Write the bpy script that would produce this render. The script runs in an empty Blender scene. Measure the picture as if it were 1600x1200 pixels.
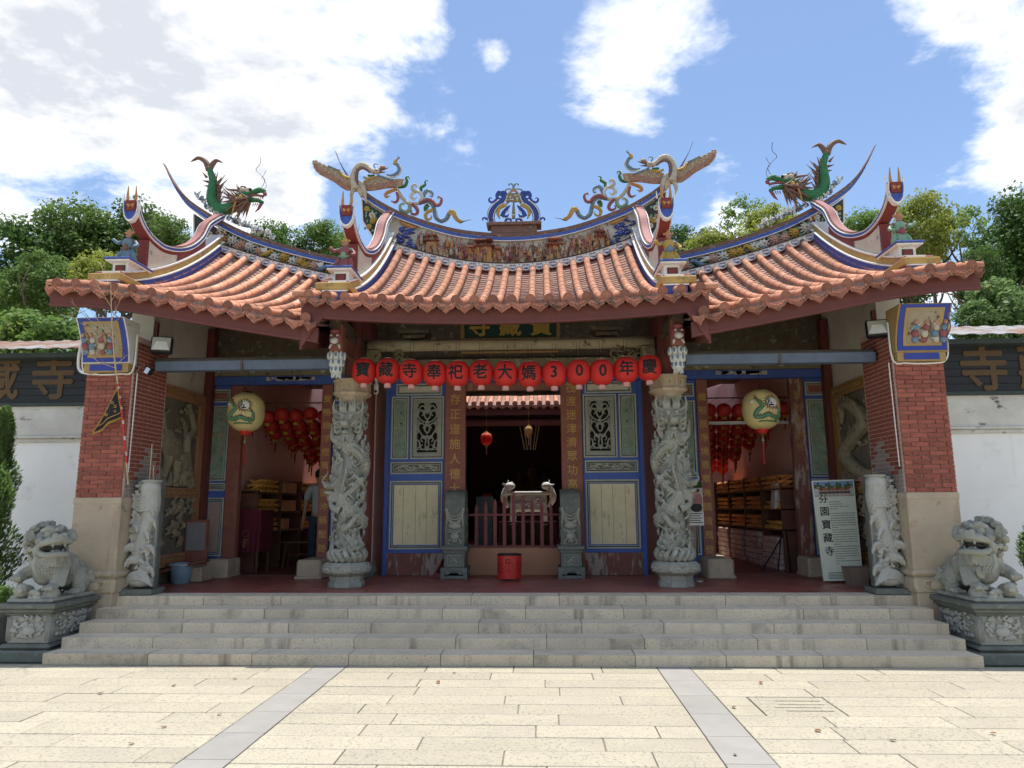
import bpy, bmesh, math, random
from mathutils import Vector, Matrix, noise as mnoise
R = math.radians
rnd = random.Random(7)
scene = bpy.context.scene
COL = scene.collection

# ------------------------------------------------------------------ camera
CAMP = Vector((0.4625, -7.789, 1.65))
YAW, PIT, ROL, FPX = R(2.38), R(9.75), R(-0.333), 1109.0
_fw = Vector((-math.sin(YAW)*math.cos(PIT), math.cos(YAW)*math.cos(PIT), math.sin(PIT)))
_r = Vector((math.cos(YAW), math.sin(YAW), 0)); _u = _r.cross(_fw)
_r, _u = math.cos(ROL)*_r+math.sin(ROL)*_u, -math.sin(ROL)*_r+math.cos(ROL)*_u
cam = bpy.data.cameras.new('camera'); camo = bpy.data.objects.new('camera', cam); COL.objects.link(camo)
cam.sensor_fit = 'HORIZONTAL'; cam.sensor_width = 36; cam.lens = 36*FPX/1600
cam.clip_start = .05; cam.clip_end = 2000
M3 = Matrix((_r, _u, -_fw)).transposed()
camo.matrix_world = Matrix.Translation(CAMP) @ M3.to_4x4()
scene.camera = camo

# ------------------------------------------------------------------ sky and sun
SUN_EL, SUN_AZ = R(80.5), R(12)      # the sun stands high, a little behind the roof ridge
world = bpy.data.worlds.new('World'); scene.world = world; world.use_nodes = True; world.cycles.sampling_method = 'MANUAL'; world.cycles.sample_map_resolution = 512
nt = world.node_tree; nt.nodes.clear()
def wn(t, **k):
    n = nt.nodes.new(t)
    for a, b in k.items(): setattr(n, a, b)
    return n
wout = wn('ShaderNodeOutputWorld'); bg = wn('ShaderNodeBackground')
sky = wn('ShaderNodeTexSky', sky_type='NISHITA', sun_disc=False)
sky.sun_elevation = SUN_EL; sky.sun_rotation = SUN_AZ
sky.air_density = 1.0; sky.dust_density = .6; sky.ozone_density = 2.2
tc = wn('ShaderNodeTexCoord')
def wmath(op, a, b=None, c=None, clamp=False):
    n = wn('ShaderNodeMath', operation=op, use_clamp=clamp)
    for i, v in enumerate((a, b, c)):
        if v is None: continue
        if isinstance(v, (int, float)): n.inputs[i].default_value = v
        else: nt.links.new(v, n.inputs[i])
    return n.outputs[0]
# clouds live on a flat layer overhead: direction / height
sep = wn('ShaderNodeSeparateXYZ'); nt.links.new(tc.outputs['Generated'], sep.inputs[0])
zz = wmath('MAXIMUM', wmath('ADD', sep.outputs[2], .12), .03)
cmb = wn('ShaderNodeCombineXYZ')
nt.links.new(wmath('DIVIDE', sep.outputs[0], zz), cmb.inputs[0]); nt.links.new(wmath('DIVIDE', sep.outputs[1], zz), cmb.inputs[1])
def wnoise(scale, detail, rough, loc, src=None):
    mp = wn('ShaderNodeMapping'); mp.inputs['Location'].default_value = loc
    nt.links.new(src or cmb.outputs[0], mp.inputs[0])
    n = wn('ShaderNodeTexNoise'); n.inputs['Scale'].default_value = scale; n.inputs['Detail'].default_value = detail
    n.inputs['Roughness'].default_value = rough; n.inputs['Distortion'].default_value = .25
    nt.links.new(mp.outputs[0], n.inputs['Vector']); return n.outputs['Fac']
big = wnoise(1.05, 2, .5, (3.1, 7.4, 0)); fine = wnoise(2.6, 7, .62, (1.3, .2, 4)); wisp = wnoise(7, 4, .65, (5, 2, 1))
# cloud banks and, where negative, clear gaps in view: unit direction and angular size; between them and outside them the noise decides
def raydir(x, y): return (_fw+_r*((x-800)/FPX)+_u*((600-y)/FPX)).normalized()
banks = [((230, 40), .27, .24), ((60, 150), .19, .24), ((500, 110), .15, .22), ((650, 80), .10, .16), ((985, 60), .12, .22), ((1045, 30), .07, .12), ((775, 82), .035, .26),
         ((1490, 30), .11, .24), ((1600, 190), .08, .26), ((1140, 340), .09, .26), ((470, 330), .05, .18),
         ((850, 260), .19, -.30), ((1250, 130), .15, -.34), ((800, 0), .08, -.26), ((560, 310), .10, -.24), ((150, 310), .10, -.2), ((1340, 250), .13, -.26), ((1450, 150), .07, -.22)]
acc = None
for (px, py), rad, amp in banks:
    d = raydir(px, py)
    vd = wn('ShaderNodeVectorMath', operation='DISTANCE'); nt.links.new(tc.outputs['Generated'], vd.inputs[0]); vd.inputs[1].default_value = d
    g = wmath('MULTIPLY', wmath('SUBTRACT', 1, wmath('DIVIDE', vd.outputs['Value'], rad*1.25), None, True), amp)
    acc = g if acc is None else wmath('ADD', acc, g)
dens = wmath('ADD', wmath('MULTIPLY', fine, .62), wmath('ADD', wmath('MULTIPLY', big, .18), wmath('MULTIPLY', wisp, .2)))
dens = wmath('ADD', wmath('MULTIPLY_ADD', dens, 1.7, -.35), wmath('ADD', acc, .0))  # cloud cover raised all round, out of view too, to add fill light
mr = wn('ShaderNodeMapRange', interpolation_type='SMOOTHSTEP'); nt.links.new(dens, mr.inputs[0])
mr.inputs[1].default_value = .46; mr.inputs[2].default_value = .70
# thick clouds have greyer bellies
mr2 = wn('ShaderNodeMapRange'); nt.links.new(wmath('ADD', dens, wmath('MULTIPLY', wisp, .25)), mr2.inputs[0]); mr2.inputs[1].default_value = .64; mr2.inputs[2].default_value = .98
cc = wn('ShaderNodeMix', data_type='RGBA'); nt.links.new(mr2.outputs[0], cc.inputs[0])
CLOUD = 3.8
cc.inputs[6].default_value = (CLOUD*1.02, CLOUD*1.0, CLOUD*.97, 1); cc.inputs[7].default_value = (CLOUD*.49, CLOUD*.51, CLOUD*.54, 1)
mx = wn('ShaderNodeMix', data_type='RGBA')
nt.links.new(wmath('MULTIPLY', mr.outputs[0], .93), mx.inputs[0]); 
skm = wn('ShaderNodeMix', data_type='RGBA', blend_type='MULTIPLY'); skm.inputs[0].default_value = 1
nt.links.new(sky.outputs[0], skm.inputs[6]); skm.inputs[7].default_value = (.43, .44, .445, 1)
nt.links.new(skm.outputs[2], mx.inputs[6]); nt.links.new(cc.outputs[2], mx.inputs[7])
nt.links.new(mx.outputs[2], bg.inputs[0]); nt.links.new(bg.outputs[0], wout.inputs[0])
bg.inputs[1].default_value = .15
sl = bpy.data.lights.new('sun', 'SUN'); sl.energy = 2.0; sl.angle = R(.55); sl.color = (1, .95, .87)
so = bpy.data.objects.new('sun', sl); COL.objects.link(so)
# Nishita: rotation 0 = +Y, clockwise from above
sd = Vector((math.sin(SUN_AZ)*math.cos(SUN_EL), math.cos(SUN_AZ)*math.cos(SUN_EL), math.sin(SUN_EL)))
so.rotation_euler = sd.to_track_quat('Z', 'Y').to_euler(); so.location = sd*40
vs = scene.view_settings; vs.view_transform = 'Standard'; vs.look = 'None'; vs.gamma = 1; vs.use_curve_mapping = False; vs.exposure = 1.5
scene.display_settings.display_device = 'sRGB'
scene.cycles.max_bounces = 6; scene.cycles.diffuse_bounces = 4; scene.cycles.use_denoising = True; scene.cycles.use_adaptive_sampling = True; scene.cycles.adaptive_threshold = .03
scene.cycles.sample_clamp_indirect = 6; scene.cycles.caustics_reflective = False; scene.cycles.caustics_refractive = False

# ------------------------------------------------------------------ measuring: a photo point at a known distance
def _ray(x, y): return _fw+_r*((x-800)/FPX)+_u*((600-y)/FPX)
def W(x, y, Y): d = _ray(x, y); return CAMP+d*((Y-CAMP.y)/d.y)
def WX(x, y, X): d = _ray(x, y); return CAMP+d*((X-CAMP.x)/d.x)
def WZ(x, y, Z): d = _ray(x, y); return CAMP+d*((Z-CAMP.z)/d.z)
def K(Y): return (Y-CAMP.y)/FPX          # metres per photo pixel at that distance
FL = .57

# ------------------------------------------------------------------ mesh builder
def spline(pts, n=6, closed=False):
    P = [Vector(p) for p in pts]; out = []
    m = len(P)
    if m < 3: return P
    for i in range(m-1 if not closed else m):
        a = P[(i-1) % m] if (closed or i > 0) else P[0]*2-P[1]
        b = P[i]; c = P[(i+1) % m]; d = P[(i+2) % m] if (closed or i+2 < m) else P[-1]*2-P[-2]
        for k in range(n):
            t = k/n
            out.append(.5*((2*b)+(c-a)*t+(2*a-5*b+4*c-d)*t*t+(3*b-a-3*c+d)*t*t*t))
    if not closed: out.append(P[-1])
    return out
class G:
    def __init__(s): s.v = []; s.f = []; s.m = []
    def add(s, vs, fs, mi=0):
        o = len(s.v); s.v += [tuple(v) for v in vs]
        s.f += [tuple(i+o for i in f) for f in fs]; s.m += [mi]*len(fs); return s
    def box(s, x0, x1, y0, y1, z0, z1, mi=0, mat=None):
        vs = [Vector((x, y, z)) for x in (x0, x1) for y in (y0, y1) for z in (z0, z1)]
        if mat is not None: vs = [mat @ v for v in vs]
        return s.add(vs, [(0,1,3,2),(4,6,7,5),(0,4,5,1),(2,3,7,6),(0,2,6,4),(1,5,7,3)], mi)
    def bev(s, x0, x1, y0, y1, z0, z1, b=.01, mi=0, mat=None):
        """box with chamfered edges"""
        cx, cy, cz = (x0+x1)/2, (y0+y1)/2, (z0+z1)/2; hx, hy, hz = (x1-x0)/2, (y1-y0)/2, (z1-z0)/2
        b = min(b, hx*.9, hy*.9, hz*.9); vs = []; ix = {}
        for sx in (-1, 1):
            for sy in (-1, 1):
                for sz in (-1, 1):
                    for k in range(3):
                        p = Vector((cx+sx*(hx-(b if k != 0 else 0)), cy+sy*(hy-(b if k != 1 else 0)), cz+sz*(hz-(b if k != 2 else 0))))
                        ix[sx, sy, sz, k] = len(vs); vs.append(mat @ p if mat is not None else p)
        fs = []
        for a in (-1, 1):
            fs.append([ix[a,-1,-1,0], ix[a,1,-1,0], ix[a,1,1,0], ix[a,-1,1,0]])
            fs.append([ix[-1,a,-1,1], ix[1,a,-1,1], ix[1,a,1,1], ix[-1,a,1,1]])
            fs.append([ix[-1,-1,a,2], ix[1,-1,a,2], ix[1,1,a,2], ix[-1,1,a,2]])
            for c in (-1, 1):
                fs.append([ix[a,c,-1,0], ix[a,c,1,0], ix[a,c,1,1], ix[a,c,-1,1]])
                fs.append([ix[a,-1,c,0], ix[a,1,c,0], ix[a,1,c,2], ix[a,-1,c,2]])
                fs.append([ix[-1,a,c,1], ix[1,a,c,1], ix[1,a,c,2], ix[-1,a,c,2]])
                for d in (-1, 1): fs.append([ix[a,c,d,0], ix[a,c,d,1], ix[a,c,d,2]])
        return s.add(vs, fs, mi)
    def tube(s, path, rad, n=8, mi=0, flat=None, cap=True):
        """rad: number or list; flat=(axis, factor) squashes the section along a world axis"""
        P = [Vector(p) for p in path]; m = len(P)
        if not isinstance(rad, (list, tuple)): rad = [rad]*m
        elif len(rad) != m:
            L = len(rad)-1; rad = [rad[min(int(i/(m-1)*L), L-1)]*(1-(i/(m-1)*L-min(int(i/(m-1)*L), L-1)))+rad[min(int(i/(m-1)*L), L-1)+1]*(i/(m-1)*L-min(int(i/(m-1)*L), L-1)) for i in range(m)]
        vs = []; up = None
        for i in range(m):
            t = (P[min(i+1, m-1)]-P[max(i-1, 0)])
            if t.length < 1e-9: t = Vector((0, 0, 1))
            t.normalize()
            if up is None:
                up = Vector((0, 1, 0)) if abs(t.y) < .9 else Vector((1, 0, 0))
            a = t.cross(up)
            if a.length < 1e-4: a = t.cross(Vector((1, 0, .3)))
            a.normalize(); b = a.cross(t).normalized(); up = b
            for k in range(n):
                w = 2*math.pi*k/n; o = (a*math.cos(w)+b*math.sin(w))*rad[i]
                if flat: o[flat[0]] *= flat[1]
                vs.append(P[i]+o)
        fs = [(i*n+k, i*n+(k+1) % n, (i+1)*n+(k+1) % n, (i+1)*n+k) for i in range(m-1) for k in range(n)]
        if cap: fs += [tuple(range(n-1, -1, -1)), tuple(range((m-1)*n, m*n))]
        return s.add(vs, fs, mi)
    def lathe(s, prof, c=(0, 0, 0), n=24, mi=0, cap=True, ph=0, ax='z', ribs=None):
        c = Vector(c); vs = []; m = len(prof)
        for r, h in prof:
            for k in range(n):
                w = 2*math.pi*(k+ph)/n; rr = r*(ribs(k) if ribs else 1)
                p = Vector((rr*math.cos(w), rr*math.sin(w), h))
                if ax == 'y': p = Vector((p.x, p.z, p.y))
                if ax == 'x': p = Vector((p.z, p.x, p.y))
                vs.append(c+p)
        fs = [(i*n+k, i*n+(k+1) % n, (i+1)*n+(k+1) % n, (i+1)*n+k) for i in range(m-1) for k in range(n)]
        if cap: fs += [tuple(range(n-1, -1, -1)), tuple(range((m-1)*n, m*n))]
        return s.add(vs, fs, mi)
    def prism(s, pts, vec, mi=0):
        P = [Vector(p) for p in pts]; n = len(P); v = Vector(vec)
        return s.add(P+[p+v for p in P], [tuple(range(n)), tuple(range(2*n-1, n-1, -1))]+[(i, (i+1) % n, n+(i+1) % n, n+i) for i in range(n)], mi)
    def ball(s, c, r, n=10, mi=0, mat=None):
        c = Vector(c); r = Vector((r, r, r)) if isinstance(r, (int, float)) else Vector(r); m = max(4, n//2+1); vs = []
        for i in range(1, m):
            a = math.pi*i/m
            for k in range(n):
                w = 2*math.pi*k/n; p = Vector((r.x*math.sin(a)*math.cos(w), r.y*math.sin(a)*math.sin(w), r.z*math.cos(a)))
                vs.append(c+(mat @ p if mat is not None else p))
        for z in (1, -1):
            p = Vector((0, 0, r.z*z)); vs.append(c+(mat @ p if mat is not None else p))
        T, B = len(vs)-2, len(vs)-1
        fs = [(i*n+k, i*n+(k+1) % n, (i+1)*n+(k+1) % n, (i+1)*n+k) for i in range(m-2) for k in range(n)]
        fs += [(T, (k+1) % n, k) for k in range(n)]+[(B, (m-2)*n+k, (m-2)*n+(k+1) % n) for k in range(n)]
        return s.add(vs, fs, mi)
    def grid(s, fn, nu, nv, mi=0):
        vs = [fn(i/nu, j/nv) for i in range(nu+1) for j in range(nv+1)]
        return s.add(vs, [(i*(nv+1)+j, (i+1)*(nv+1)+j, (i+1)*(nv+1)+j+1, i*(nv+1)+j+1) for i in range(nu) for j in range(nv)], mi)
    def ribbon(s, lo, hi, x0, x1, mi=0):
        """solid strip between two (Y,Z) curves, spanning x0..x1"""
        n = len(lo); vs = []
        for (a, b), (c, d) in zip(lo, hi): vs += [(x0, a, b), (x1, a, b), (x1, c, d), (x0, c, d)]
        fs = [(i*4+k, i*4+(k+1) % 4, i*4+4+(k+1) % 4, i*4+4+k) for i in range(n-1) for k in range(4)]
        fs += [(3, 2, 1, 0), tuple((n-1)*4+k for k in range(4))]
        return s.add(vs, fs, mi)
    def strip(s, lo, hi, y0, y1, mi=0):
        """solid strip between two (X,Z) curves, spanning y0..y1"""
        n = len(lo); vs = []
        for (a, b), (c, d) in zip(lo, hi): vs += [(a, y0, b), (a, y1, b), (c, y1, d), (c, y0, d)]
        fs = [(i*4+k, i*4+(k+1) % 4, i*4+4+(k+1) % 4, i*4+4+k) for i in range(n-1) for k in range(4)]
        fs += [(3, 2, 1, 0), tuple((n-1)*4+k for k in range(4))]
        return s.add(vs, fs, mi)

OFF = {}
def mesh(g, mats, smooth=False, normals=True):
    me = bpy.data.meshes.new('mesh'); me.from_pydata(g.v, [], g.f); me.validate()
    for m in (mats if isinstance(mats, (list, tuple)) else [mats]): me.materials.append(m)
    if len(me.polygons) == len(g.m) and len(me.materials) > 1: me.polygons.foreach_set('material_index', g.m)
    if normals:
        bm = bmesh.new(); bm.from_mesh(me); bmesh.ops.recalc_face_normals(bm, faces=bm.faces); bm.to_mesh(me); bm.free()
    if smooth: me.polygons.foreach_set('use_smooth', [True]*len(me.polygons))
    me.update(); return me
def auto_smooth(me, ang=35):
    me.polygons.foreach_set('use_smooth', [True]*len(me.polygons))
    bm = bmesh.new(); bm.from_mesh(me)
    for e in bm.edges:
        if len(e.link_faces) == 2 and e.calc_face_angle(0) > R(ang): e.smooth = False
        elif len(e.link_faces) != 2: e.smooth = False
    bm.to_mesh(me); bm.free()
def tag(o, label=None, cat=None, group=None, kind=None):
    for k, v in (('label', label), ('category', cat), ('group', group), ('kind', kind)):
        if v: o[k] = v
    return o
def O(name, g, mats, parent=None, smooth=False, at=None, remesh=None, ang=None, kind=None, label=None, smooth_it=2, normals=True):
    me = g if isinstance(g, bpy.types.Mesh) else mesh(g, mats, smooth, normals)
    me.name = name
    if remesh:
        t = bpy.data.objects.new('t', me); COL.objects.link(t)
        m = t.modifiers.new('r', 'REMESH'); m.mode = 'VOXEL'; m.voxel_size = remesh; m.use_smooth_shade = True
        if smooth_it: q = t.modifiers.new('s', 'SMOOTH'); q.iterations = smooth_it; q.factor = .5
        dg = bpy.context.evaluated_depsgraph_get(); n = bpy.data.meshes.new_from_object(t.evaluated_get(dg))
        bpy.data.objects.remove(t); me = n; me.name = name
        if not me.materials: me.materials.append(mats if not isinstance(mats, (list, tuple)) else mats[0])
        me.polygons.foreach_set('use_smooth', [True]*len(me.polygons))
    if ang is not None: auto_smooth(me, ang)
    o = bpy.data.objects.new(name, me); COL.objects.link(o)
    L = OFF[parent] if parent is not None else Vector(at or (0, 0, 0))
    if not (isinstance(g, bpy.types.Mesh)) and L.length > 0: me.transform(Matrix.Translation(-L))
    if parent is not None: o.parent = parent
    else: o.location = L
    OFF[o] = L
    return tag(o, label=label, kind=kind)
def E(name, loc, label=None, cat=None, group=None, kind=None):
    o = bpy.data.objects.new(name, None); COL.objects.link(o); o.location = loc; o.empty_display_size = .1
    OFF[o] = Vector(loc); return tag(o, label, cat, group, kind)
def copy_tree(o, parent=None):
    c = o.copy(); COL.objects.link(c); c.parent = parent; OFF[c] = OFF[o]
    for ch in list(o.children): copy_tree(ch, c)
    return c
def mir(o, label=None):
    """mirror a top-level thing, or a part of the temple, across the temple axis"""
    c = copy_tree(o, o.parent); c.location.x = -o.location.x; c.scale.x = -o.scale.x
    if o.parent is None: OFF[c] = Vector((-OFF[o].x, OFF[o].y, OFF[o].z))
    if label: c['label'] = label
    return c
def inst(name, me, parent, loc, rot=(0, 0, 0), scale=(1, 1, 1), wl=None):
    """an object that shares a mesh; loc in world coordinates"""
    o = bpy.data.objects.new(name, me); COL.objects.link(o)
    L = OFF[parent] if parent is not None else Vector((0, 0, 0))
    o.parent = parent; o.location = Vector(loc)-L; o.rotation_euler = rot; o.scale = scale
    OFF[o] = Vector(loc); return o

# ------------------------------------------------------------------ materials
def S(r, g, b):
    f = lambda c: (c/255/12.92 if c/255 <= .04045 else ((c/255+.055)/1.055)**2.4)
    return (f(r), f(g), f(b))
def mat(name, c, c2=None, sc=6, rough=.8, bump=.2, bsc=None, rand=0, spots=(), metal=0, streak=None, band=None, bdist=.01, sheen=None, trans=0, stretch=(1, 1, 1), contrast=.2, emit=0):
    m = bpy.data.materials.new(name); m.use_nodes = True; t = m.node_tree; N = t.nodes; Lk = t.links
    b = N['Principled BSDF']; b.inputs['Roughness'].default_value = rough; b.inputs['Metallic'].default_value = metal
    b.inputs['Specular IOR Level'].default_value = .35
    tcn = N.new('ShaderNodeTexCoord'); vec = tcn.outputs['Object']
    oi = N.new('ShaderNodeObjectInfo')
    if rand:
        ad = N.new('ShaderNodeVectorMath'); ad.operation = 'MULTIPLY_ADD'; Lk.new(oi.outputs['Random'], ad.inputs[0]); ad.inputs[1].default_value = (37, 23, 51); Lk.new(vec, ad.inputs[2]); vec = ad.outputs[0]
    def nz(scale, detail=4, st=(1, 1, 1), ro=.6):
        v = vec
        if st != (1, 1, 1):
            mp = N.new('ShaderNodeMapping'); mp.inputs['Scale'].default_value = st; Lk.new(vec, mp.inputs[0]); v = mp.outputs[0]
        n = N.new('ShaderNodeTexNoise'); n.inputs['Scale'].default_value = scale; n.inputs['Detail'].default_value = detail; n.inputs['Roughness'].default_value = ro
        Lk.new(v, n.inputs['Vector']); return n.outputs['Fac']
    def ramp(src, a, bb):
        r = N.new('ShaderNodeMapRange'); r.inputs[1].default_value = a; r.inputs[2].default_value = bb; Lk.new(src, r.inputs[0]); return r.outputs[0]
    def mix(f, a, bb, bt='MIX'):
        x = N.new('ShaderNodeMix'); x.data_type = 'RGBA'; x.blend_type = bt
        if isinstance(f, (int, float)): x.inputs[0].default_value = f
        else: Lk.new(f, x.inputs[0])
        for i, q in ((6, a), (7, bb)):
            if isinstance(q, tuple): x.inputs[i].default_value = (*q[:3], 1)
            else: Lk.new(q, x.inputs[i])
        return x.outputs[2]
    c2 = c2 or tuple(v*.78 for v in c)
    col = mix(ramp(nz(sc, st=stretch), .5-contrast, .5+contrast), c, c2)
    for (sc_, a, bb, ss, *st) in spots:       # colour, from, to, scale
        col = mix(ramp(nz(ss, 5, st[0] if st else (1, 1, 1), .65), a, bb), col, sc_)
    if streak: col = mix(ramp(nz(streak[1], 3, (1, 1, .08)), streak[2], streak[3]), col, streak[0])
    if rand:
        mr = N.new('ShaderNodeMapRange'); Lk.new(oi.outputs['Random'], mr.inputs[0]); mr.inputs[3].default_value = 1-rand; mr.inputs[4].default_value = 1+rand
        cb = N.new('ShaderNodeCombineXYZ')
        for i in range(3): Lk.new(mr.outputs[0], cb.inputs[i])
        col = mix(1.0, col, cb.outputs[0], 'MULTIPLY')
    if isinstance(col, tuple): b.inputs['Base Color'].default_value = (*col, 1)
    else: Lk.new(col, b.inputs['Base Color'])
    if bump:
        bn = N.new('ShaderNodeBump'); bn.inputs['Strength'].default_value = bump; bn.inputs['Distance'].default_value = bdist
        Lk.new(nz(bsc or sc*4, 3, stretch), bn.inputs['Height']); Lk.new(bn.outputs[0], b.inputs['Normal'])
    if trans:
        tr = N.new('ShaderNodeBsdfTranslucent'); ms = N.new('ShaderNodeMixShader'); ms.inputs[0].default_value = trans
        if not isinstance(col, tuple): Lk.new(col, tr.inputs[0])
        Lk.new(b.outputs[0], ms.inputs[1]); Lk.new(tr.outputs[0], ms.inputs[2]); Lk.new(ms.outputs[0], N['Material Output'].inputs[0])
    return m
GRIME = (.045, .04, .032)
m_paver = mat('granite_paving', (.455, .415, .315), (.395, .36, .28), 2, .9, .8, 70, .07, [((.27, .25, .21), .545, .61, 42), ((.40, .36, .29), .54, .68, 1.6), ((.36, .33, .28), .60, .75, .5)], bdist=.006)
m_strip = mat('smooth_grey_paving', (.335, .32, .295), (.29, .28, .26), 4, .75, .15, 60, .06)
m_joint = mat('paving_joint', (.25, .23, .185), (.18, .165, .135), 9, .95, .3)
m_step = mat('granite_step', (.62, .53, .39), (.52, .445, .34), 4, .85, .4, 110, .10, [((.24, .21, .17), .56, .66, 70), ((.22, .19, .155), .54, .80, 2.2)], streak=((.15, .125, .10), 6, .56, .80), bdist=.003)
m_tread = mat('worn_granite_tread', (.76, .665, .51), (.68, .595, .46), 3, .8, .4, 90, .06, [((.36, .33, .28), .57, .66, 60), ((.50, .46, .39), .56, .75, 2.0)], bdist=.003)
m_stepjoint = mat('step_joint', (.10, .09, .075), bump=.2)
m_floor = mat('red_floor_tile', (.40, .125, .09), (.29, .095, .075), 5, .38, .1, 40, .14, [((.33, .16, .13), .56, .75, 2.0)])
m_grout = mat('floor_grout', (.40, .33, .29), rough=.9)
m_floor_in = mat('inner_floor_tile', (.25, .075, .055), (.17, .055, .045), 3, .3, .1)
m_brick = mat('brick', (.33, .105, .07), (.235, .07, .052), 14, .85, .35, 60, .22, [((.46, .20, .14), .62, .74, 7), ((.12, .04, .035), .62, .72, 5)], bdist=.004)
m_mortar = mat('brick_mortar', (.66, .50, .42), (.52, .36, .30), 10, .95, .3)
m_greybrick = mat('grey_weathered_brick', (.34, .30, .27), (.26, .22, .19), 9, .9, .3, 50, .15)
m_stone = mat('tan_stone', (.50, .41, .29), (.40, .32, .235), 3, .85, .4, 40, 0, [((.30, .16, .11), .58, .76, 2.5), ((.20, .18, .15), .60, .75, 8)], streak=((.2, .17, .13), 4, .55, .8))
m_carve = mat('grey_green_stone', (.345, .345, .29), (.26, .265, .225), 5, .78, .35, 60, 0, [((.46, .46, .41), .56, .72, 9), ((.15, .155, .13), .60, .74, 6)], bdist=.004)
m_carve2 = mat('pale_grey_stone', (.46, .45, .40), (.36, .355, .315), 6, .8, .35, 60, 0, [((.24, .24, .21), .58, .75, 5)], bdist=.004)
m_drumstone = mat('dark_green_stone', (.155, .17, .145), (.11, .12, .105), 6, .6, .25, 50, 0, [((.22, .24, .205), .58, .7, 10)], bdist=.004)
m_roll = mat('roll_tile', (.58, .27, .16), (.48, .205, .12), 3, .8, .3, 14, .30, [((.62, .40, .30), .55, .72, 5), ((.17, .115, .09), .57, .72, 2.2)], bdist=.004)
m_pan = mat('pan_tile', (.33, .19, .15), (.22, .125, .10), 9, .85, .4, 30, 0, [((.46, .33, .27), .56, .7, 6, (.3, 1, 1)), ((.12, .075, .06), .60, .7, 7, (.3, 1, 1))], bdist=.004)
m_mort = mat('roof_mortar', (.36, .33, .28), (.20, .18, .15), 9, .95, .5, 40, 0, [((.09, .08, .065), .57, .7, 8)])
m_drip = mat('drip_tile', (.44, .175, .105), (.30, .125, .085), 22, .85, .7, 30, .28, [((.11, .08, .06), .50, .66, 9), ((.50, .32, .25), .61, .7, 16)], bdist=.008)
m_maroon = mat('maroon_paint', (.165, .05, .042), (.13, .042, .036), 4, .6, .12, 20, 0, [((.35, .27, .24), .74, .78, 9)])
m_post = mat('dark_red_post', (.16, .042, .034), (.12, .034, .028), 4, .5, .1)
m_brown = mat('brown_red_paint', (.29, .115, .08), (.22, .08, .06), 5, .7, .25, 30, 0, [((.33, .17, .13), .60, .72, 6, (1, 1, .25)), ((.60, .54, .48), .745, .77, 12, (1, 1, .4))])
m_brownworn = mat('worn_peeling_wood', (.22, .09, .065), (.17, .07, .055), 5, .85, .4, 30, 0, [((.36, .28, .24), .50, .56, 5, (1, 1, .3)), ((.16, .12, .10), .60, .68, 9, (1, 1, .25))])
m_tan = mat('tan_brown_paint', (.42, .21, .12), (.36, .18, .105), 4, .7, .15, 30, 0, [((.6, .5, .42), .73, .76, 10, (.3, 1, 1))])
m_blue = mat('blue_paint', (.065, .125, .42), (.055, .105, .36), 4, .55, .15, 25, 0, [((.55, .56, .55), .715, .74, 11), ((.03, .05, .16), .6, .8, 3)])
m_bluegrey = mat('faded_blue_gutter', (.11, .15, .22), (.085, .115, .17), 5, .55, .15, 30, 0, [((.10, .09, .075), .58, .75, 5, (.3, 1, 1))])
m_gutter = mat('gutter_top', (.13, .115, .095), (.09, .08, .065), 6, .7)
m_trim = mat('grey_green_trim', (.46, .47, .39), (.36, .37, .31), 6, .7, .2)
m_trimdark = mat('dark_blue_line', (.03, .04, .075), rough=.7)
m_cream = mat('cream_panel', (.72, .64, .41), (.62, .55, .35), 4, .75, .25, 20, 0, [((.26, .22, .13), .57, .72, 7, (1, 1, .4)), ((.60, .56, .42), .6, .72, 5), ((.05, .04, .03), .73, .76, 14, (1, 1, .3))])
m_relief = mat('green_relief_panel', (.28, .37, .28), (.17, .24, .18), 7, .75, .7, 13, 0, [((.33, .26, .18), .57, .62, 9), ((.36, .42, .33), .60, .66, 13), ((.05, .07, .05), .60, .66, 11)], bdist=.03)
m_pinkrelief = mat('pink_relief_panel', (.42, .31, .25), (.35, .25, .20), 7, .8, .6, 16, 0, bdist=.02)
m_greenstrip = mat('dull_green_panel', (.16, .17, .13), (.10, .11, .085), 8, .7, .5, 18, bdist=.02)
m_lattice = mat('lattice_carving', (.36, .37, .31), (.28, .29, .25), 9, .7, .3, 30)
m_black = mat('black_void', (.008, .007, .006), rough=.9, bump=0)
m_darkwood = mat('dark_old_wood', (.14, .11, .075), (.085, .068, .05), 7, .8, .4, 20, 0, [((.26, .24, .16), .58, .7, 9)])
m_beam = mat('painted_round_beam', (.44, .39, .25), (.33, .285, .18), 4, .75, .3, 20, 0, [((.42, .39, .27), .57, .62, 4.5), ((.10, .09, .06), .60, .70, 6), ((.20, .09, .07), .66, .69, 5)])
m_beam2 = mat('olive_painted_beam', (.26, .23, .13), (.18, .16, .095), 5, .75, .35, 20, 0, [((.40, .37, .24), .57, .63, 8), ((.035, .035, .03), .58, .66, 7)])
m_gold = mat('gold_paint', (.50, .33, .08), (.42, .26, .06), 10, .55, .1)
m_goldold = mat('faded_gold_paint', (.36, .22, .07), (.24, .14, .055), 14, .7, .1)
m_goldfaint = mat('worn_gold_paint', (.24, .12, .065), (.18, .08, .055), 14, .8, .1)
m_plaqueg = mat('plaque_green', (.022, .062, .052), (.017, .05, .042), 5, .5)
m_red = mat('lantern_red', (.78, .05, .04), (.70, .042, .036), 5, .55, .1, 20, .06, trans=.35)
m_redpleat = m_red
m_lred = mat('small_lantern_red', (.62, .045, .032), (.54, .036, .028), 5, .45, .1, 20, .14, trans=.3)
m_letter = mat('lettering_gold', (.56, .36, .10), (.40, .23, .07), 14, .6, .1)
m_ink = mat('black_ink', (.012, .011, .011), rough=.6, bump=0)
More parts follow.
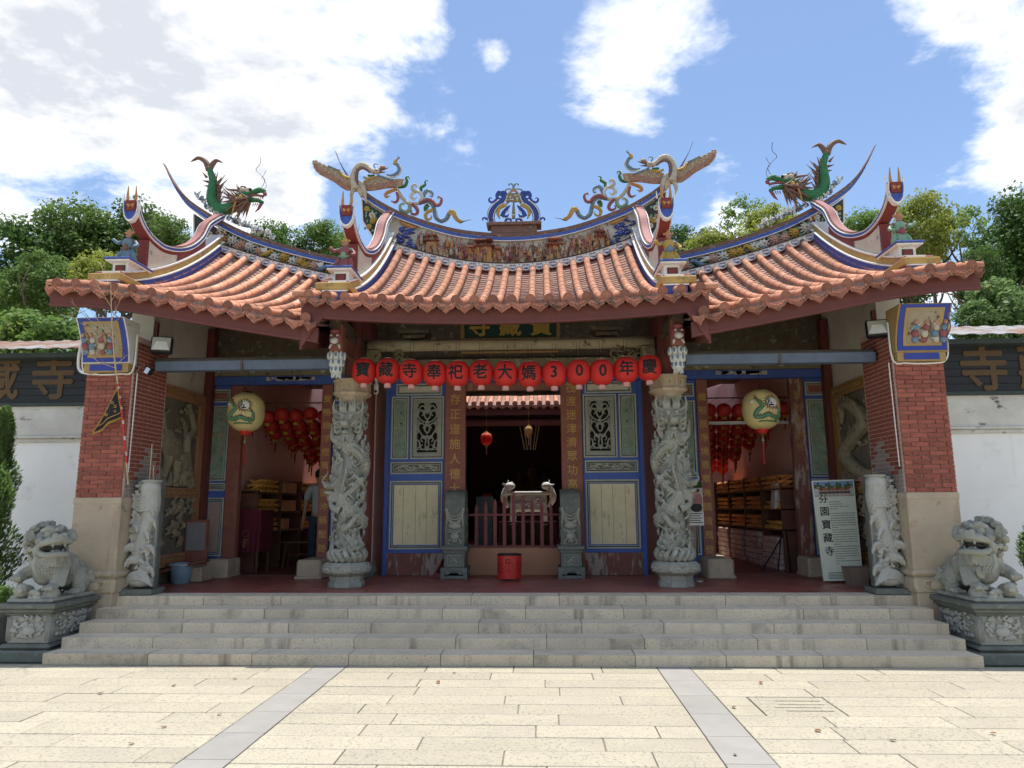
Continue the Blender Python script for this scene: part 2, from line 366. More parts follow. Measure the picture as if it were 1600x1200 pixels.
m_pinktassel = mat('pale_pink_tassel', (.60, .34, .31), (.5, .26, .24), 20, .8, .2)
m_yellow = mat('lantern_yellow', (.82, .71, .36), (.74, .61, .26), 5, .6, .2, 14, 0, trans=.3)
m_yellab = mat('yellow_label', (.50, .33, .04), rough=.6)
m_tassel = mat('red_tassel', (.32, .018, .016), rough=.7)
m_white = mat('white_plaster', (.86, .86, .85), (.80, .80, .79), 2, .9, .12, 30, 0, [((.66, .65, .61), .60, .80, 3)], streak=((.60, .59, .55), 3, .58, .8))
m_plaster = mat('old_plaster', (.68, .645, .56), (.57, .53, .45), 3, .9, .2, 20, 0, [((.24, .18, .11), .62, .78, 2.2)])
m_stainwhite = mat('stained_white_cap', (.66, .65, .60), (.52, .50, .46), 3, .9, .2, 20, 0, [((.10, .09, .08), .62, .72, 4, (1, 1, 2.5))])
m_pinkwall = mat('pink_wall', (.74, .46, .40), (.66, .40, .345), 2.5, .85, .08, 20)
m_rust = mat('rusty_sheet', (.30, .30, .305), (.24, .24, .245), 2, .65, .15, 30, 0, [((.21, .105, .065), .44, .55, 1.3), ((.13, .07, .05), .54, .68, 4)])
m_board = mat('black_board', (.018, .020, .022), (.010, .011, .012), 5, .5, .25, 30, stretch=(.25, 1, 3))
m_boardfr = mat('dark_green_frame', (.045, .065, .057), (.03, .042, .038), 6, .6)
m_rblue = mat('ridge_blue', (.065, .12, .42), (.05, .09, .32), 6, .6, .15, 30, 0, [((.03, .035, .06), .64, .75, 7), ((.4, .42, .45), .70, .76, 9)])
m_rwhite = mat('ridge_white', (.80, .79, .75), (.70, .69, .65), 6, .8, .15, 30, 0, [((.12, .11, .10), .64, .76, 6)])
m_ryellow = mat('ridge_yellow', (.46, .30, .09), (.36, .23, .075), 6, .7, .2, 30, 0, [((.12, .10, .06), .60, .72, 5)])
m_rred = mat('ridge_dark_red', (.235, .045, .04), (.18, .036, .032), 6, .7, .15)
m_rpink = mat('ridge_pink', (.38, .165, .155), (.30, .125, .12), 5, .7, .15, 30, 0, [((.2, .15, .14), .64, .76, 6)])
m_coping = mat('coping_brown', (.22, .12, .095), (.13, .085, .07), 9, .9, .5, 30, 0, [((.30, .27, .22), .58, .70, 8)])
m_frieze = mat('frieze_white', (.60, .57, .51), (.46, .45, .41), 8, .85, .4, 25, 0, [((.22, .25, .24), .58, .66, 9)])
m_friezedk = mat('frieze_dark', (.035, .038, .038), (.06, .065, .06), 6, .8)
m_floral = mat('floral_plaster', (.60, .55, .45), (.50, .46, .38), 6, .8, .25, 20, 0, [((.16, .27, .16), .61, .64, 11), ((.55, .2, .18), .68, .70, 13)])
m_gdrag = mat('green_glaze', (.035, .20, .07), (.02, .12, .045), 30, .4, .8, 55, bdist=.02)
m_bglaze = mat('brown_glaze', (.20, .115, .08), (.13, .075, .06), 20, .6, .5, 40)
m_cglaze = mat('cream_glaze', (.52, .47, .37), (.38, .33, .25), 18, .6, .7, 40, bdist=.02)
m_feather = mat('tan_feather', (.50, .40, .27), (.32, .23, .15), 30, .7, .8, 60, bdist=.02)
m_yglaze = mat('yellow_glaze', (.50, .34, .06), (.36, .22, .05), 20, .5, .5, 40)
m_bluegl = mat('blue_glaze', (.04, .07, .30), (.03, .05, .22), 12, .5, .2, 40)
m_slate = mat('slate_glaze', (.16, .25, .33), (.10, .165, .23), 20, .5, .5, 40)
m_wine = mat('wine_glaze', (.30, .09, .09), (.20, .06, .065), 20, .5, .5, 40)
m_pale = mat('pale_glaze', (.62, .62, .58), (.50, .51, .48), 18, .6, .4, 40)
m_leafgl = mat('leaf_glaze', (.10, .27, .13), (.28, .40, .30), 20, .5, .4, 40)
m_orange = mat('orange_glaze', (.48, .25, .08), (.40, .19, .06), 15, .6, .3)
m_skinp = mat('figure_pink', (.48, .28, .21), (.34, .16, .12), 20, .7, .4)
m_metalblk = mat('black_metal', (.015, .015, .016), rough=.45, bump=.05)
m_glass = mat('lamp_glass', (.40, .40, .34), (.30, .30, .26), 10, .15, .05)
m_chrome = mat('chrome', (.6, .6, .6), rough=.2, metal=1, bump=0)
m_whiteplastic = mat('white_plastic', (.66, .66, .63), rough=.45, bump=.02)
m_bucket = mat('blue_plastic', (.22, .32, .40), (.19, .28, .36), 5, .5, .05)
m_pinbin = mat('bright_red_metal', (.55, .028, .024), (.47, .024, .02), 6, .4, .05)
m_cloth = mat('wine_cloth', (.13, .012, .028), (.10, .01, .022), 5, .8, .2)
m_shelf = mat('shelf_wood', (.15, .06, .035), (.10, .042, .027), 5, .6, .2, 20, stretch=(1, .2, 1))
m_goldpaper = mat('gold_paper', (.75, .42, .09), (.62, .32, .07), 18, .55, .5, 50, .2)
m_orangepaper = mat('orange_paper', (.75, .32, .10), (.64, .25, .08), 18, .6, .5, 50, .15)
m_pinkpack = mat('pink_white_packs', (.70, .52, .48), (.56, .34, .31), 16, .5, .4, 40, .15, [((.72, .66, .63), .6, .66, 22)])
m_orangebox = mat('orange_carton', (.68, .34, .16), (.6, .29, .14), 5, .7, .1, 20, .1)
m_board2 = mat('info_board_green', (.76, .80, .66), (.70, .74, .60), 4, .5, .05, 20, 0, [((.66, .66, .56), .66, .72, 9)])
m_bark = mat('bark', (.13, .10, .075), (.075, .06, .045), 8, .95, .6, 20)
m_twig = mat('dry_twig', (.55, .42, .26), (.44, .33, .2), 12, .85, .2)
m_flag = mat('black_flag', (.012, .013, .018), (.02, .02, .028), 6, .7, .2)
m_fringe = mat('gold_fringe', (.48, .29, .05), (.36, .21, .04), 25, .7, .5)
def leafmat(n, a, b, sp=None):
    a, b, sp = (tuple(v*1.25 for v in q) for q in (a, b, sp))
    return mat(n, a, b, 1.1, .55, 0, None, .16, [(sp, .58, .70, .6)] if sp else (), trans=.5, contrast=.3)
m_leaf1 = leafmat('leaf_dark', (.085, .155, .035), (.05, .10, .025), (.15, .20, .045))
m_leaf2 = leafmat('leaf_mid', (.135, .215, .05), (.085, .15, .036), (.22, .26, .06))
m_leaf3 = leafmat('leaf_yellow_green', (.27, .30, .055), (.18, .23, .045), (.38, .34, .07))
m_leaf4 = leafmat('leaf_juniper', (.15, .24, .07), (.09, .15, .05), (.27, .31, .10))

# ------------------------------------------------------------------ lettering
def glyphs(chars, size, mt, name='lettering', vertical=True, pitch=1.05, bold=.012, depth=.004, sub=0, fat=0):
    """flat lettering in the XZ plane facing -Y, centred; returns a mesh"""
    G_ = G()
    n = len(chars)
    for i, ch in enumerate(chars):
        if ch == ' ': continue
        cu = bpy.data.curves.new('g', 'FONT'); cu.body = ch; cu.size = 1; cu.offset = 0; cu.extrude = 0; cu.resolution_u = 3
        t = bpy.data.objects.new('g', cu); COL.objects.link(t)
        dg = bpy.context.evaluated_depsgraph_get(); me = bpy.data.meshes.new_from_object(t.evaluated_get(dg))
        bpy.data.objects.remove(t); bpy.data.curves.remove(cu)
        if not me.vertices: continue
        xs = [v.co.x for v in me.vertices]; ys = [v.co.y for v in me.vertices]; cx, cy = (min(xs)+max(xs))/2, (min(ys)+max(ys))/2
        ox = 0 if vertical else (i-(n-1)/2)*pitch; oz = ((n-1)/2-i)*pitch if vertical else 0
        vs = [((v.co.x-cx+ox)*size, 0, (v.co.y-cy+oz)*size) for v in me.vertices]
        for q, (fx, fz) in enumerate(((0, 0), (1, 0), (-1, 0), (0, 1), (0, -1)) if fat else ((0, 0),)):
            G_.add([(x+fx*fat*size, q*.0006, z+fz*fat*size) for x, y, z in vs], [tuple(p.vertices) for p in me.polygons])
        bpy.data.meshes.remove(me)
    me = mesh(G_, mt)
    bm = bmesh.new(); bm.from_mesh(me)
    for _ in range(sub): 
        ed = [e for e in bm.edges if e.calc_length() > size*.16]
        bmesh.ops.subdivide_edges(bm, edges=ed, cuts=1); bmesh.ops.triangulate(bm, faces=bm.faces)
    if depth:
        r = bmesh.ops.extrude_face_region(bm, geom=bm.faces[:])
        bmesh.ops.translate(bm, verts=[v for v in r['geom'] if isinstance(v, bmesh.types.BMVert)], vec=(0, -depth, 0))
    bmesh.ops.recalc_face_normals(bm, faces=bm.faces); bm.to_mesh(me); bm.free()
    return me
# ================================================================== the setting
g = G(); g.box(-150, 150, -120, 200, -.5, -.035)
tag(O('ground', g, m_paver), kind='structure')
g = G(); g.box(-8.05, 8.05, -5.2, .02, -.03, -.012)
plaza = O('plaza', g, m_joint); tag(plaza, kind='structure')
def slab_mesh(L, D, H, b, mt, name='slab'):
    g = G(); g.bev(-L/2, L/2, -D/2, D/2, -H, 0, b); me = mesh(g, mt); me.name = name; return me
SL = {L: slab_mesh(L, .279, .05, .004, m_paver) for L in (.8, .9, 1.0, 1.1, 1.2, 1.3)}
for row in range(18):
    y = -.143-row*.287
    for a, b in ((-8, -1.955), (-1.615, 1.615), (1.955, 8)):
        x = a-rnd.uniform(0, .6); first = True
        while x < b-.02:
            L = rnd.choice((.9, 1.0, 1.1, 1.2, 1.3)); x0 = max(x, a); x1 = min(x+L, b)
            if b-x1 < .3: x1 = b
            key = min(SL, key=lambda k: abs(k-(x1-x0)))
            if not (a > 0 and row in (4, 5) and x0 < 2.85 and x1 > 2.2):
                inst('paving_slab', SL[key], plaza, ((x0+x1)/2, y, rnd.uniform(-.0025, .0015)), (0, 0, 0), ((x1-x0-.009)/key, 1, 1))
            else:
                for q0, q1 in ((x0, 2.21), (2.86, x1)):
                    if q1-q0 > .08:
                        k2 = min(SL, key=lambda k: abs(k-(q1-q0))); inst('paving_slab', SL[k2], plaza, ((q0+q1)/2, y, 0), (0, 0, 0), ((q1-q0-.009)/k2, 1, 1))
            x = x1
sm = slab_mesh(.33, .552, .05, .003, m_strip)
for sx in (-1, 1):
    for i in range(9): inst('paving_strip_slab', sm, plaza, (sx*1.785, -.285-i*.56, .001))
# drain cover: a slab with four slots
cov = E('drain_cover', (2.535, -1.46, 0), 'square stone drain cover with four slots set in the paving', 'drain cover')
g = G(); zs = [-1.745, -1.60, -1.575, -1.50, -1.478, -1.41, -1.388, -1.30, -1.276, -1.176]
for i in range(0, 10, 2): g.bev(2.222, 2.848, zs[i], zs[i+1], -.05, .002, .003)
for i in range(1, 9, 2):
    w = rnd.uniform(.05, .13)
    g.box(2.224, 2.30+w, zs[i]-.004, zs[i+1]+.004, -.045, 0); g.box(2.68+w, 2.846, zs[i]-.004, zs[i+1]+.004, -.045, 0)
O('cover_slab', g, m_paver, cov); g = G(); g.box(2.21, 2.86, -1.755, -1.165, -.06, -.02); O('slot_shadow', g, m_black, cov)
# fallen leaves
g0 = G(); g0.grid(lambda u, v: ((u-.5)*.07*(1-abs(v-.5)*1.6), (v-.5)*.085, .006+.018*abs(u-.5)+.012*v), 4, 4); lm = mesh(g0, mat('dry_leaf', (.28, .12, .05), (.2, .1, .04), 20, .8, .1), True)
for (px, py) in ((157, 1084), (205, 1163), (272, 1072), (367, 1061), (685, 1067), (710, 1052), (1148, 1180), (1189, 1068), (1278, 1143), (1147, 1106), (1395, 1158), (1552, 1147), (343, 1117), (256, 1137)):
    p = WZ(px, py, .003); o = inst('fallen_leaf', lm, None, p, (0, rnd.uniform(-.3, .3), rnd.uniform(0, 6)), (1,)*3); s_ = rnd.uniform(.4, .65); o.scale = (s_,)*3
    tag(o, 'small dry brown leaf lying on the pale paving', 'leaf', 'fallen leaves on the plaza')

RIS, TRD, HW = .114, .29, 4.93
g = G()
for i in range(5): g.box(-HW+.01, HW-.01, i*TRD+.008, 6, i*RIS-.02, (i+1)*RIS-.008)
g.box(-5.9, 5.9, 1.2, 20, -.3, .545)
steps = tag(O('steps', g, m_stepjoint), kind='structure')
for i in range(5):
    x = -HW
    while x < HW-.01:
        L = rnd.uniform(.9, 1.25); x1 = min(x+L, HW)
        if HW-x1 < .45: x1 = HW
        g = G(); dz = rnd.uniform(-.002, .002)
        g.bev(x+.002, x1-.002, i*TRD+rnd.uniform(-.003, .003), i*TRD+.33, i*RIS-.004, (i+1)*RIS+dz*.4, .006)
        g.m = [1 if all(g.v[q][2] > (i+1)*RIS-.003+dz*.4 for q in f) else 0 for f in g.f]
        O('step_stone', g, [m_step, m_tread], steps); x = x1
# porch floor
g = G(); g.box(-5.3, 5.3, 1.46, 3.9, .545, .566)
floor = tag(O('porch_floor', g, m_grout), kind='structure')
tm = slab_mesh(.276, .276, .02, .002, m_floor)
for r_ in range(8):
    for c in range(-18, 19):
        x = c*.282+(.141 if r_ % 2 else 0)
        if abs(x) > 4.95: continue
        inst('floor_tile', tm, floor, (x, 1.64+r_*.282, .57+rnd.uniform(-.001, .0005)))
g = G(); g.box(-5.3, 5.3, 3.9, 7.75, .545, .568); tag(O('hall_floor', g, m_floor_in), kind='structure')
g = G(); g.box(-5.3, 5.3, 7.75, 10.6, .545, .564); tag(O('courtyard_floor', g, m_paver), kind='structure')  # pale stone chosen to bounce light into the hall and side rooms
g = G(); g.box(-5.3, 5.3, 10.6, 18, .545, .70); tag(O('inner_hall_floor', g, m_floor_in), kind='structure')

# ================================================================== the temple
T = E('temple_hall', (0, 2.4, FL), 'ornate old temple hall with upswept tiled roofs, carved columns and blue doors', 'temple')
# roof surfaces -------------------------------------------------
Y0, Y1 = .62, 3.9
def prof(t): return .42*t+.58*t*t
def ease(pts, x):
    for (a, b), (c, d) in zip(pts, pts[1:]):
        if x <= c: return b+(d-b)*(x-a)/(c-a)
    return pts[-1][1]
_we = [(2.2, 3.73), (3.1, 3.885), (3.9, 4.03), (4.72, 4.19), (5.3, 4.265), (5.8, 4.29)]
def ze(kind, x):
    x = abs(x); return 3.955+.02*x*x if kind == 'c' else ease(_we, x)
def zr(kind, x):
    x = abs(x)
    if kind == 'c': return 5.61+.10*x*x
    u = x-2.3; return 5.30+.1825*u+.0317*u*u
def roofz(kind, x, y):
    t = (y-Y0)/(Y1-Y0); a = ze(kind, x)+.13; return a+(zr(kind, x)-a)*prof(t)
def slope(kind, x, y): return math.atan((roofz(kind, x, y+.02)-roofz(kind, x, y-.02))/.04)

# piers ----------------------------------------------------------
brick_me = {}
for L in (.205, .135, .10):
    g = G(); g.bev(-L/2, L/2, -.03, .03, -.0245, .0245, .003); brick_me[L] = mesh(g, m_brick)
def pier(sx):
    P = E('brick_pier', (sx*5.16, 1.07, FL)); P.parent = T; P.location = Vector((sx*5.16, 1.07, FL))-OFF[T]
    g = G(); g.box(min(sx*4.865, sx*5.455), max(sx*4.865, sx*5.455), 1.092, 1.95, 1.78, 3.9); O('mortar_core', g, m_mortar, P)
    n = 29; h = 1.60/n
    for i in range(n):
        z = 1.785+h*(i+.5); x = 4.862+(0 if i % 2 else -.105)
        while x < 5.458:
            x0, x1 = max(x, 4.862), min(x+.21, 5.458); w = x1-x0
            if w > .03:
                k = min(brick_me, key=lambda q: abs(q-w)); inst('brick', brick_me[k], P, (sx*(x0+x1)/2, 1.10+rnd.uniform(-.003, .002), z), (0, 0, 0), ((w-.007)/k, 1, (h-.007)/.049))
            x += .21
    g = G()
    for i in range(n+8):
        z = 1.785+h*(i+.5); y = 1.135+(0 if i % 2 else -.1)
        while y < 1.94:
            y0, y1 = max(y, 1.135), min(y+.2, 1.94)
            if y1-y0 > .03: g.bev(min(sx*4.861, sx*4.885), max(sx*4.861, sx*4.885), y0+.003, y1-.003, z-h/2+.003, z+h/2-.003, .003)
            y += .2
    g.m = [0 if max(g.v[i][2] for i in f) > 2.25+.25*math.sin(9*g.v[f[0]][1]) else 1 for f in g.f]
    O('side_bricks', g, [m_brick, m_greybrick], P, kind='stuff')
    g = G(); a, b = sorted((sx*4.85, sx*5.465)); g.bev(a, b, 1.065, 1.95, .86, 1.755, .015); g.bev(a-.004, b+.004, 1.06, 1.95, 1.70, 1.785, .008); O('stone_base', g, m_stone, P)
    g = G(); a, b = sorted((sx*4.83, sx*5.49)); g.bev(a, b, 1.03, 1.97, .60, .80, .03); g.bev(a-.02, b+.02, 1.02, 1.98, .80, .88, .03); g.bev(a+.02, b-.02, 1.04, 1.97, .0, .61, .01)
    O('plinth', g, m_stone, P)
    g = G(); g.ball((sx*5.16, 1.03, .70), (.17, .03, .075), 12)
    for q in (-1, 1): g.tube(spline([(sx*5.16+q*.1, 1.03, .66), (sx*5.16+q*.2, 1.025, .69), (sx*5.16+q*.22, 1.025, .75), (sx*5.16+q*.16, 1.025, .75)]), .018, 6)
    O('plinth_carving', g, m_stone, P, True)
    # painted corbel
    g = G(); yz = [(.985-.30*(k/8)**1.8, 3.50+.56*k/8) for k in range(9)]
    a, b = 4.85, 5.485
    def sh(i, y, z0, z1, k0=0, k1=8):
        pts = []
        for k in range(13):
            t = k/12; z = z0+(z1-z0)*t; f = max(0, (z-3.50)/.56); pts.append((.985-.20*f**1.8-y, z))
        return pts
    def rib(x0, x1, z0, z1, proud, mi):
        fr = sh(0, proud, z0, z1); bk = [(1.15, z) for (_, z) in fr]
        xx = sorted((sx*x0, sx*x1)); g.ribbon(fr, bk, xx[0], xx[1], mi)
    rib(a, b, 3.50, 4.06, 0, 3 if sx < 0 else 0); rib(a+.02, b-.02, 3.515, 4.05, .010, 1); rib(a+.085, b-.085, 3.57, 4.01, .016, 0); rib(a+.125, b-.125, 3.60, 3.99, .019, 2)
    xx = sorted((sx*(a+.02), sx*(b-.03))); g.box(xx[0], xx[1], 1.0, 1.2, 3.385, 3.50, 0); g.box(xx[0]+.08, xx[1]-.08, .992, 1.1, 3.405, 3.485, 1)
    # cut the frame: the picture field is carved below the frame
    O('painted_corbel', g, [mat('corbel_ochre', (.40, .27, .10), (.32, .21, .09), 6, .75), mat('corbel_blue', (.035, .06, .33), (.03, .05, .25), 6, .6), mat('corbel_ground', (.36, .30, .20), (.26, .21, .14), 8, .8, .3, 20), m_stainwhite], P, False)
    g = G(); rr = random.Random(3 if sx < 0 else 4)
    fig = []
    for k, xx in enumerate((.16, .27, .40, .50)):
        x = sx*(a+.07+xx); f = lambda z: .985-.20*max(0, (z-3.5)/.56)**1.8-.024
        for z, r, mi in ((3.65, .045, k % 3), (3.72, .05, (k+1) % 3), (3.79, .04, k % 3), (3.85, .026, 3)): g.ball((x+rr.uniform(-.01, .01), f(z), z), (r, .022, r*1.15), 8, mi)
        if k in (1, 3): g.tube(spline([(x+.03, f(3.7), 3.66), (x+.07, f(3.8), 3.8), (x+.02, f(3.9), 3.93), (x+.06, f(3.95), 3.97)]), .009, 5, 4)
    for k in range(26): x = sx*(a+.15+rr.random()*.4); z = 3.61+rr.random()*.36; g.ball((x, .985-.20*max(0, (z-3.5)/.56)**1.8-.022, z), rr.uniform(.01, .022), 6, rr.choice((2, 4, 4, 5)))
    O('corbel_figures', g, [m_slate, m_wine, m_cglaze, m_skinp, m_bglaze, m_leafgl], P, True)
    return P
for sx in (-1, 1): pier(sx)

m_relbg = mat('relief_ground', (.17, .15, .115), (.12, .105, .085), 4, .85, .3, 20, 0, [((.30, .22, .11), .56, .7, 3)])
# side walls, left and right of the porch -----------------------
def sidewall(sx):
    P = E('side_wall', (sx*5.28, 4, FL)); P.parent = T; P.location = Vector((sx*5.28, 4, FL))-OFF[T]
    g = G(); ys = [1.9+.2*k for k in range(11)]+[4.1]
    pts = [(sx*5.12, 1.951, .57), (sx*5.12, 7.8, .57), (sx*5.12, 7.8, 4.2), (sx*5.12, 4.2, 6.1)]+[(sx*5.12, y, roofz('w', 5.12, y)-.1) for y in (3.6, 3.0, 2.4, 1.951)]
    g.prism(pts, (sx*.33, 0, 0)); O('plaster_wall', g, m_plaster, P)
    X = sx*5.105
    def b(g, y0, y1, z0, z1, d, mi=0): q = sorted((X, X-sx*d)); g.box(q[0], q[1], y0, y1, z0, z1, mi)
    g = G(); b(g, 2.0, 3.55, .80, .98, .06); b(g, 2.0, 3.55, 1.80, 1.95, .06); b(g, 2.0, 3.55, 3.28, 3.46, .06); b(g, 2.0, 2.14, .98, 3.28, .055); b(g, 3.40, 3.55, .98, 3.28, .055)
    O('carved_frame', g, m_tan if sx < 0 else m_goldold, P)
    g = G(); b(g, 2.14, 3.40, 1.95, 3.28, .012); b(g, 2.14, 3.40, .98, 1.80, .012); b(g, 2.0, 3.6, .57, .80, .03)
    O('stone_panel', g, m_relbg, P)
    # meander studs on the frame
    for (z0, z1) in ((.84, .94), (1.83, 1.92), (3.33, 3.42)):
        y = 2.1; g = G()
        while y < 3.45:
            b(g, y, y+.075, z0, z0+.014, .068); b(g, y, y+.012, z0, z1, .068); b(g, y, y+.05, z1-.014, z1, .068); b(g, y+.04, y+.052, z0+.03, z1, .068); y += .1
        O('meander', g, m_goldold, P)
    g = G(); rr = random.Random(11+sx)
    def at(y, z, d=.0): return Vector((X-sx*(.014+d), y, z))
    if sx < 0:      # tiger under a pine, rocks below
        g.ball(at(2.62, 2.52, .03), (.06, .30, .22), 14); g.ball(at(2.45, 2.62, .04), (.06, .2, .2), 12); g.ball(at(2.95, 2.32, .05), (.07, .2, .17), 12); g.ball(at(3.05, 2.2, .07), (.07, .13, .12), 12)
        for (a_, b_) in (((2.5, 2.4), (2.4, 2.08)), ((2.75, 2.35), (2.75, 2.05)), ((2.95, 2.25), (3.0, 1.99))): g.tube([at(*a_, .04), at(*b_, .04)], [.09, .05], 8)
        g.tube(spline([at(2.4, 2.7, .03), at(2.3, 2.95, .03), at(2.45, 3.1, .03)]), [.05, .025], 8)
        g.tube(spline([at(3.25, 1.97, .02), at(3.0, 2.6, .03), at(3.2, 2.9, .03), at(3.0, 3.26, .02)]), [.09, .05], 8)
        for k in range(26): g.ball(at(rr.uniform(2.7, 3.3), rr.uniform(2.75, 3.2), .03), (.02, rr.uniform(.04, .08), rr.uniform(.03, .06)), 7)
    else:           # dragon coiling through clouds
        pts = [at(2.3, 2.05, .04), at(2.8, 2.15, .05), at(3.15, 2.4, .05), at(2.75, 2.62, .06), at(2.4, 2.8, .05), at(2.7, 3.05, .05), at(3.1, 3.12, .05), at(3.2, 2.85, .05)]
        g.tube(spline(pts, 8), [.05, .11, .12, .1, .11, .10, .08, .03], 10)
        for k in range(22): p = spline(pts, 8)[k*2+6]; g.tube([p+Vector((-sx*.05, 0, .06)), p+Vector((-sx*.07, .0, .16))], [.03, .004], 5)
        for k in range(24): g.ball(at(rr.uniform(2.25, 3.35), rr.uniform(2.0, 3.2), .02), (.03, rr.uniform(.03, .07), rr.uniform(.03, .06)), 7)
    for k in range(40):
        y = rr.uniform(2.2, 3.35); z = rr.uniform(1.02, 1.75); w = rr.uniform(.05, .13)
        g.tube(spline([at(y, z, .02), at(y+w, z+w*.4, .04), at(y+w*.6, z+w, .03), at(y, z+w*.7, .03)]), [.02, .035, .015], 6)
    for k in range(12): y = 2.2+k*.1; g.tube([at(y, 1.97, .02), at(y+.03, 2.0+rr.uniform(.05, .25), .03)], [.06, .02], 6)
    O('stone_relief', g, mat('dark_relief_stone', (.30, .255, .175), (.19, .16, .11), 9, .8, .5, 40, 0, [((.40, .28, .12), .56, .66, 4), ((.06, .055, .04), .58, .68, 12)]), P, remesh=.014)
    g = G(); q = sorted((sx*5.10, sx*4.98)); g.box(q[0], q[1], 3.56, 3.70, .57, 4.6); O('corner_post', g, m_post, P)
    g = G(); q = sorted((sx*5.10, sx*5.06)); g.box(q[0], q[1], 1.951, 2.0, .57, 4.3); O('edge_board', g, m_post, P)
for sx in (-1, 1): sidewall(sx)

# door wall: framed panels --------------------------------------
def frame(g, x0, x1, z0, z1, w, y, d, mi):
    """four bars butted end to end, front face at y-d"""
    g.bev(x0, x1, y-d, y, z1-w, z1, .004, mi); g.bev(x0, x1, y-d, y, z0, z0+w, .004, mi)
    g.bev(x0, x0+w, y-d, y, z0+w, z1-w, .004, mi); g.bev(x1-w, x1, y-d, y, z0+w, z1-w, .004, mi)
def panel(name, parent, x0, x1, z0, z1, y, field, inner=True, field_d=.004):
    g = G(); frame(g, x0, x1, z0, z1, .026, y, .024, 0); frame(g, x0+.026, x1-.026, z0+.026, z1-.026, .014, y, .012, 1); frame(g, x0+.04, x1-.04, z0+.04, z1-.04, .012, y, .020, 0)
    if inner: frame(g, x0+.052, x1-.052, z0+.052, z1-.052, .016, y, .008, 2)
    o = O(name, g, [m_trim, m_trimdark, m_blue], parent)
    k = .068 if inner else .052
    g = G(); g.box(x0+k, x1-k, y-field_d, y, z0+k, z1-k); O('panel_field', g, field, o)
    return o
YD = 3.72
def scroll_relief(g, x0, x1, z0, z1, y, n, seed, r=.006, mi=0):
    q = random.Random(seed)
    for k in range(n):
        x = q.uniform(x0, x1); z = q.uniform(z0, z1); w = q.uniform(.02, .05); s_ = q.choice((-1, 1))
        pts = [(min(max(x+s_*w*1.3*a, x0), x1), y, min(max(z+w*b, z0), z1)) for a, b in ((-1, -1), (0, -.3), (.7, .6), (.2, 1.1), (-.3, .6))]
        g.tube(spline(pts, 3), [r, r*1.6, r*.6], 5, mi)
def central_doors():
    D = E('door_leaf', (-1.6, YD, FL)); D.parent = T; D.location = Vector((-1.6, YD, FL))-OFF[T]
    g = G(); g.bev(-2.03, -1.12, YD, YD+.06, .92, 3.66, .004); g.bev(-2.10, -2.03, YD-.02, YD+.07, .57, 3.66, .006); O('blue_board', g, m_blue, D)
    g = G(); g.bev(-2.03, -1.12, YD-.012, YD+.05, .572, .918, .005); O('base_board', g, m_brownworn, D)
    panel('lower_panel', D, -2.0, -1.15, .98, 2.06, YD, m_cream)
    g = G()
    for x in (-1.78, -1.58, -1.40): g.box(x-.002, x+.002, YD-.0055, YD-.003, 1.06, 1.985)
    O('board_gap', g, m_black, D)
    p = panel('strip_panel', D, -2.0, -1.15, 2.17, 2.366, YD, m_greenstrip, False)
    g = G(); scroll_relief(g, -1.92, -1.23, 2.23, 2.31, YD-.008, 16, 5); g.tube(spline([(-1.93, YD-.008, 2.24), (-1.8, YD-.008, 2.30), (-1.58, YD-.008, 2.26), (-1.36, YD-.008, 2.30), (-1.22, YD-.008, 2.24)]), .008, 5); O('strip_carving', g, m_trim, D, True)
    panel('side_panel', D, -2.0, -1.715, 2.41, 3.44, YD, m_relief, False)
    g = G(); scroll_relief(g, -1.935, -1.78, 2.5, 3.36, YD-.008, 26, 8, .007); O('side_carving', g, m_relief, D, True)
    q = panel('lattice_panel', D, -1.68, -1.135, 2.41, 3.44, YD, m_black, False, .002)
    # open lattice: symmetrical scrolls inside a border
    g = G(); cx = -1.4075; x0, x1, z0, z1 = -1.595, -1.22, 2.55, 3.35; y = YD-.014
    frame(g, -1.628, -1.187, 2.462, 3.388, .045, YD-.002, .012, 0)
    frame(g, -1.583, -1.232, 2.507, 3.343, .012, YD-.004, .012, 0)
    hw = .175
    L = [[(0, .02), (.03, .10), (.02, .2), (.06, .26), (.10, .2), (.07, .16)], [(.02, .2), (.10, .30), (.15, .40), (.11, .47), (.05, .44), (.07, .38)],
         [(0, .30), (.04, .36), (.02, .46), (.0, .5)], [(.02, .48), (.10, .52), (.155, .60), (.12, .68), (.06, .64), (.09, .59)], [(0, .52), (.05, .6), (.03, .70), (.08, .76), (.13, .72), (.11, .68)],
         [(.02, .72), (.06, .82), (.14, .80), (.16, .74)], [(0, .62), (.02, .70), (.0, .78)], [(.17, .05), (.12, .09), (.13, .17), (.17, .2)], [(.17, .30), (.14, .34), (.17, .38)], [(.17, .46), (.13, .49), (.17, .53)], [(.17, .62), (.15, .68), (.17, .72)],
         [(.02, .05), (.08, .04), (.11, .09), (.07, .12)], [(0, .24), (.05, .22), (.09, .28)]]
    for s_ in (-1, 1):
        for pl in L: g.tube(spline([(cx+s_*a, y, 2.525+b) for a, b in pl], 4), [.011, .014, .009], 6, 0, (1, .6))
    for z in (2.60, 2.78, 2.96, 3.02, 3.22, 3.31): g.ball((cx, y, z), (.03, .012, .022), 8)
    g.box(cx-.16, cx+.16, y-.006, y+.006, 2.555, 2.570); g.box(cx-.10, cx+.10, y-.006, y+.006, 3.20, 3.215)
    O('lattice', g, m_lattice, q, True)
    panel('top_panel', D, -1.93, -1.17, 3.46, 3.655, YD, m_floral, False)
    return D
D = central_doors(); mir(D)
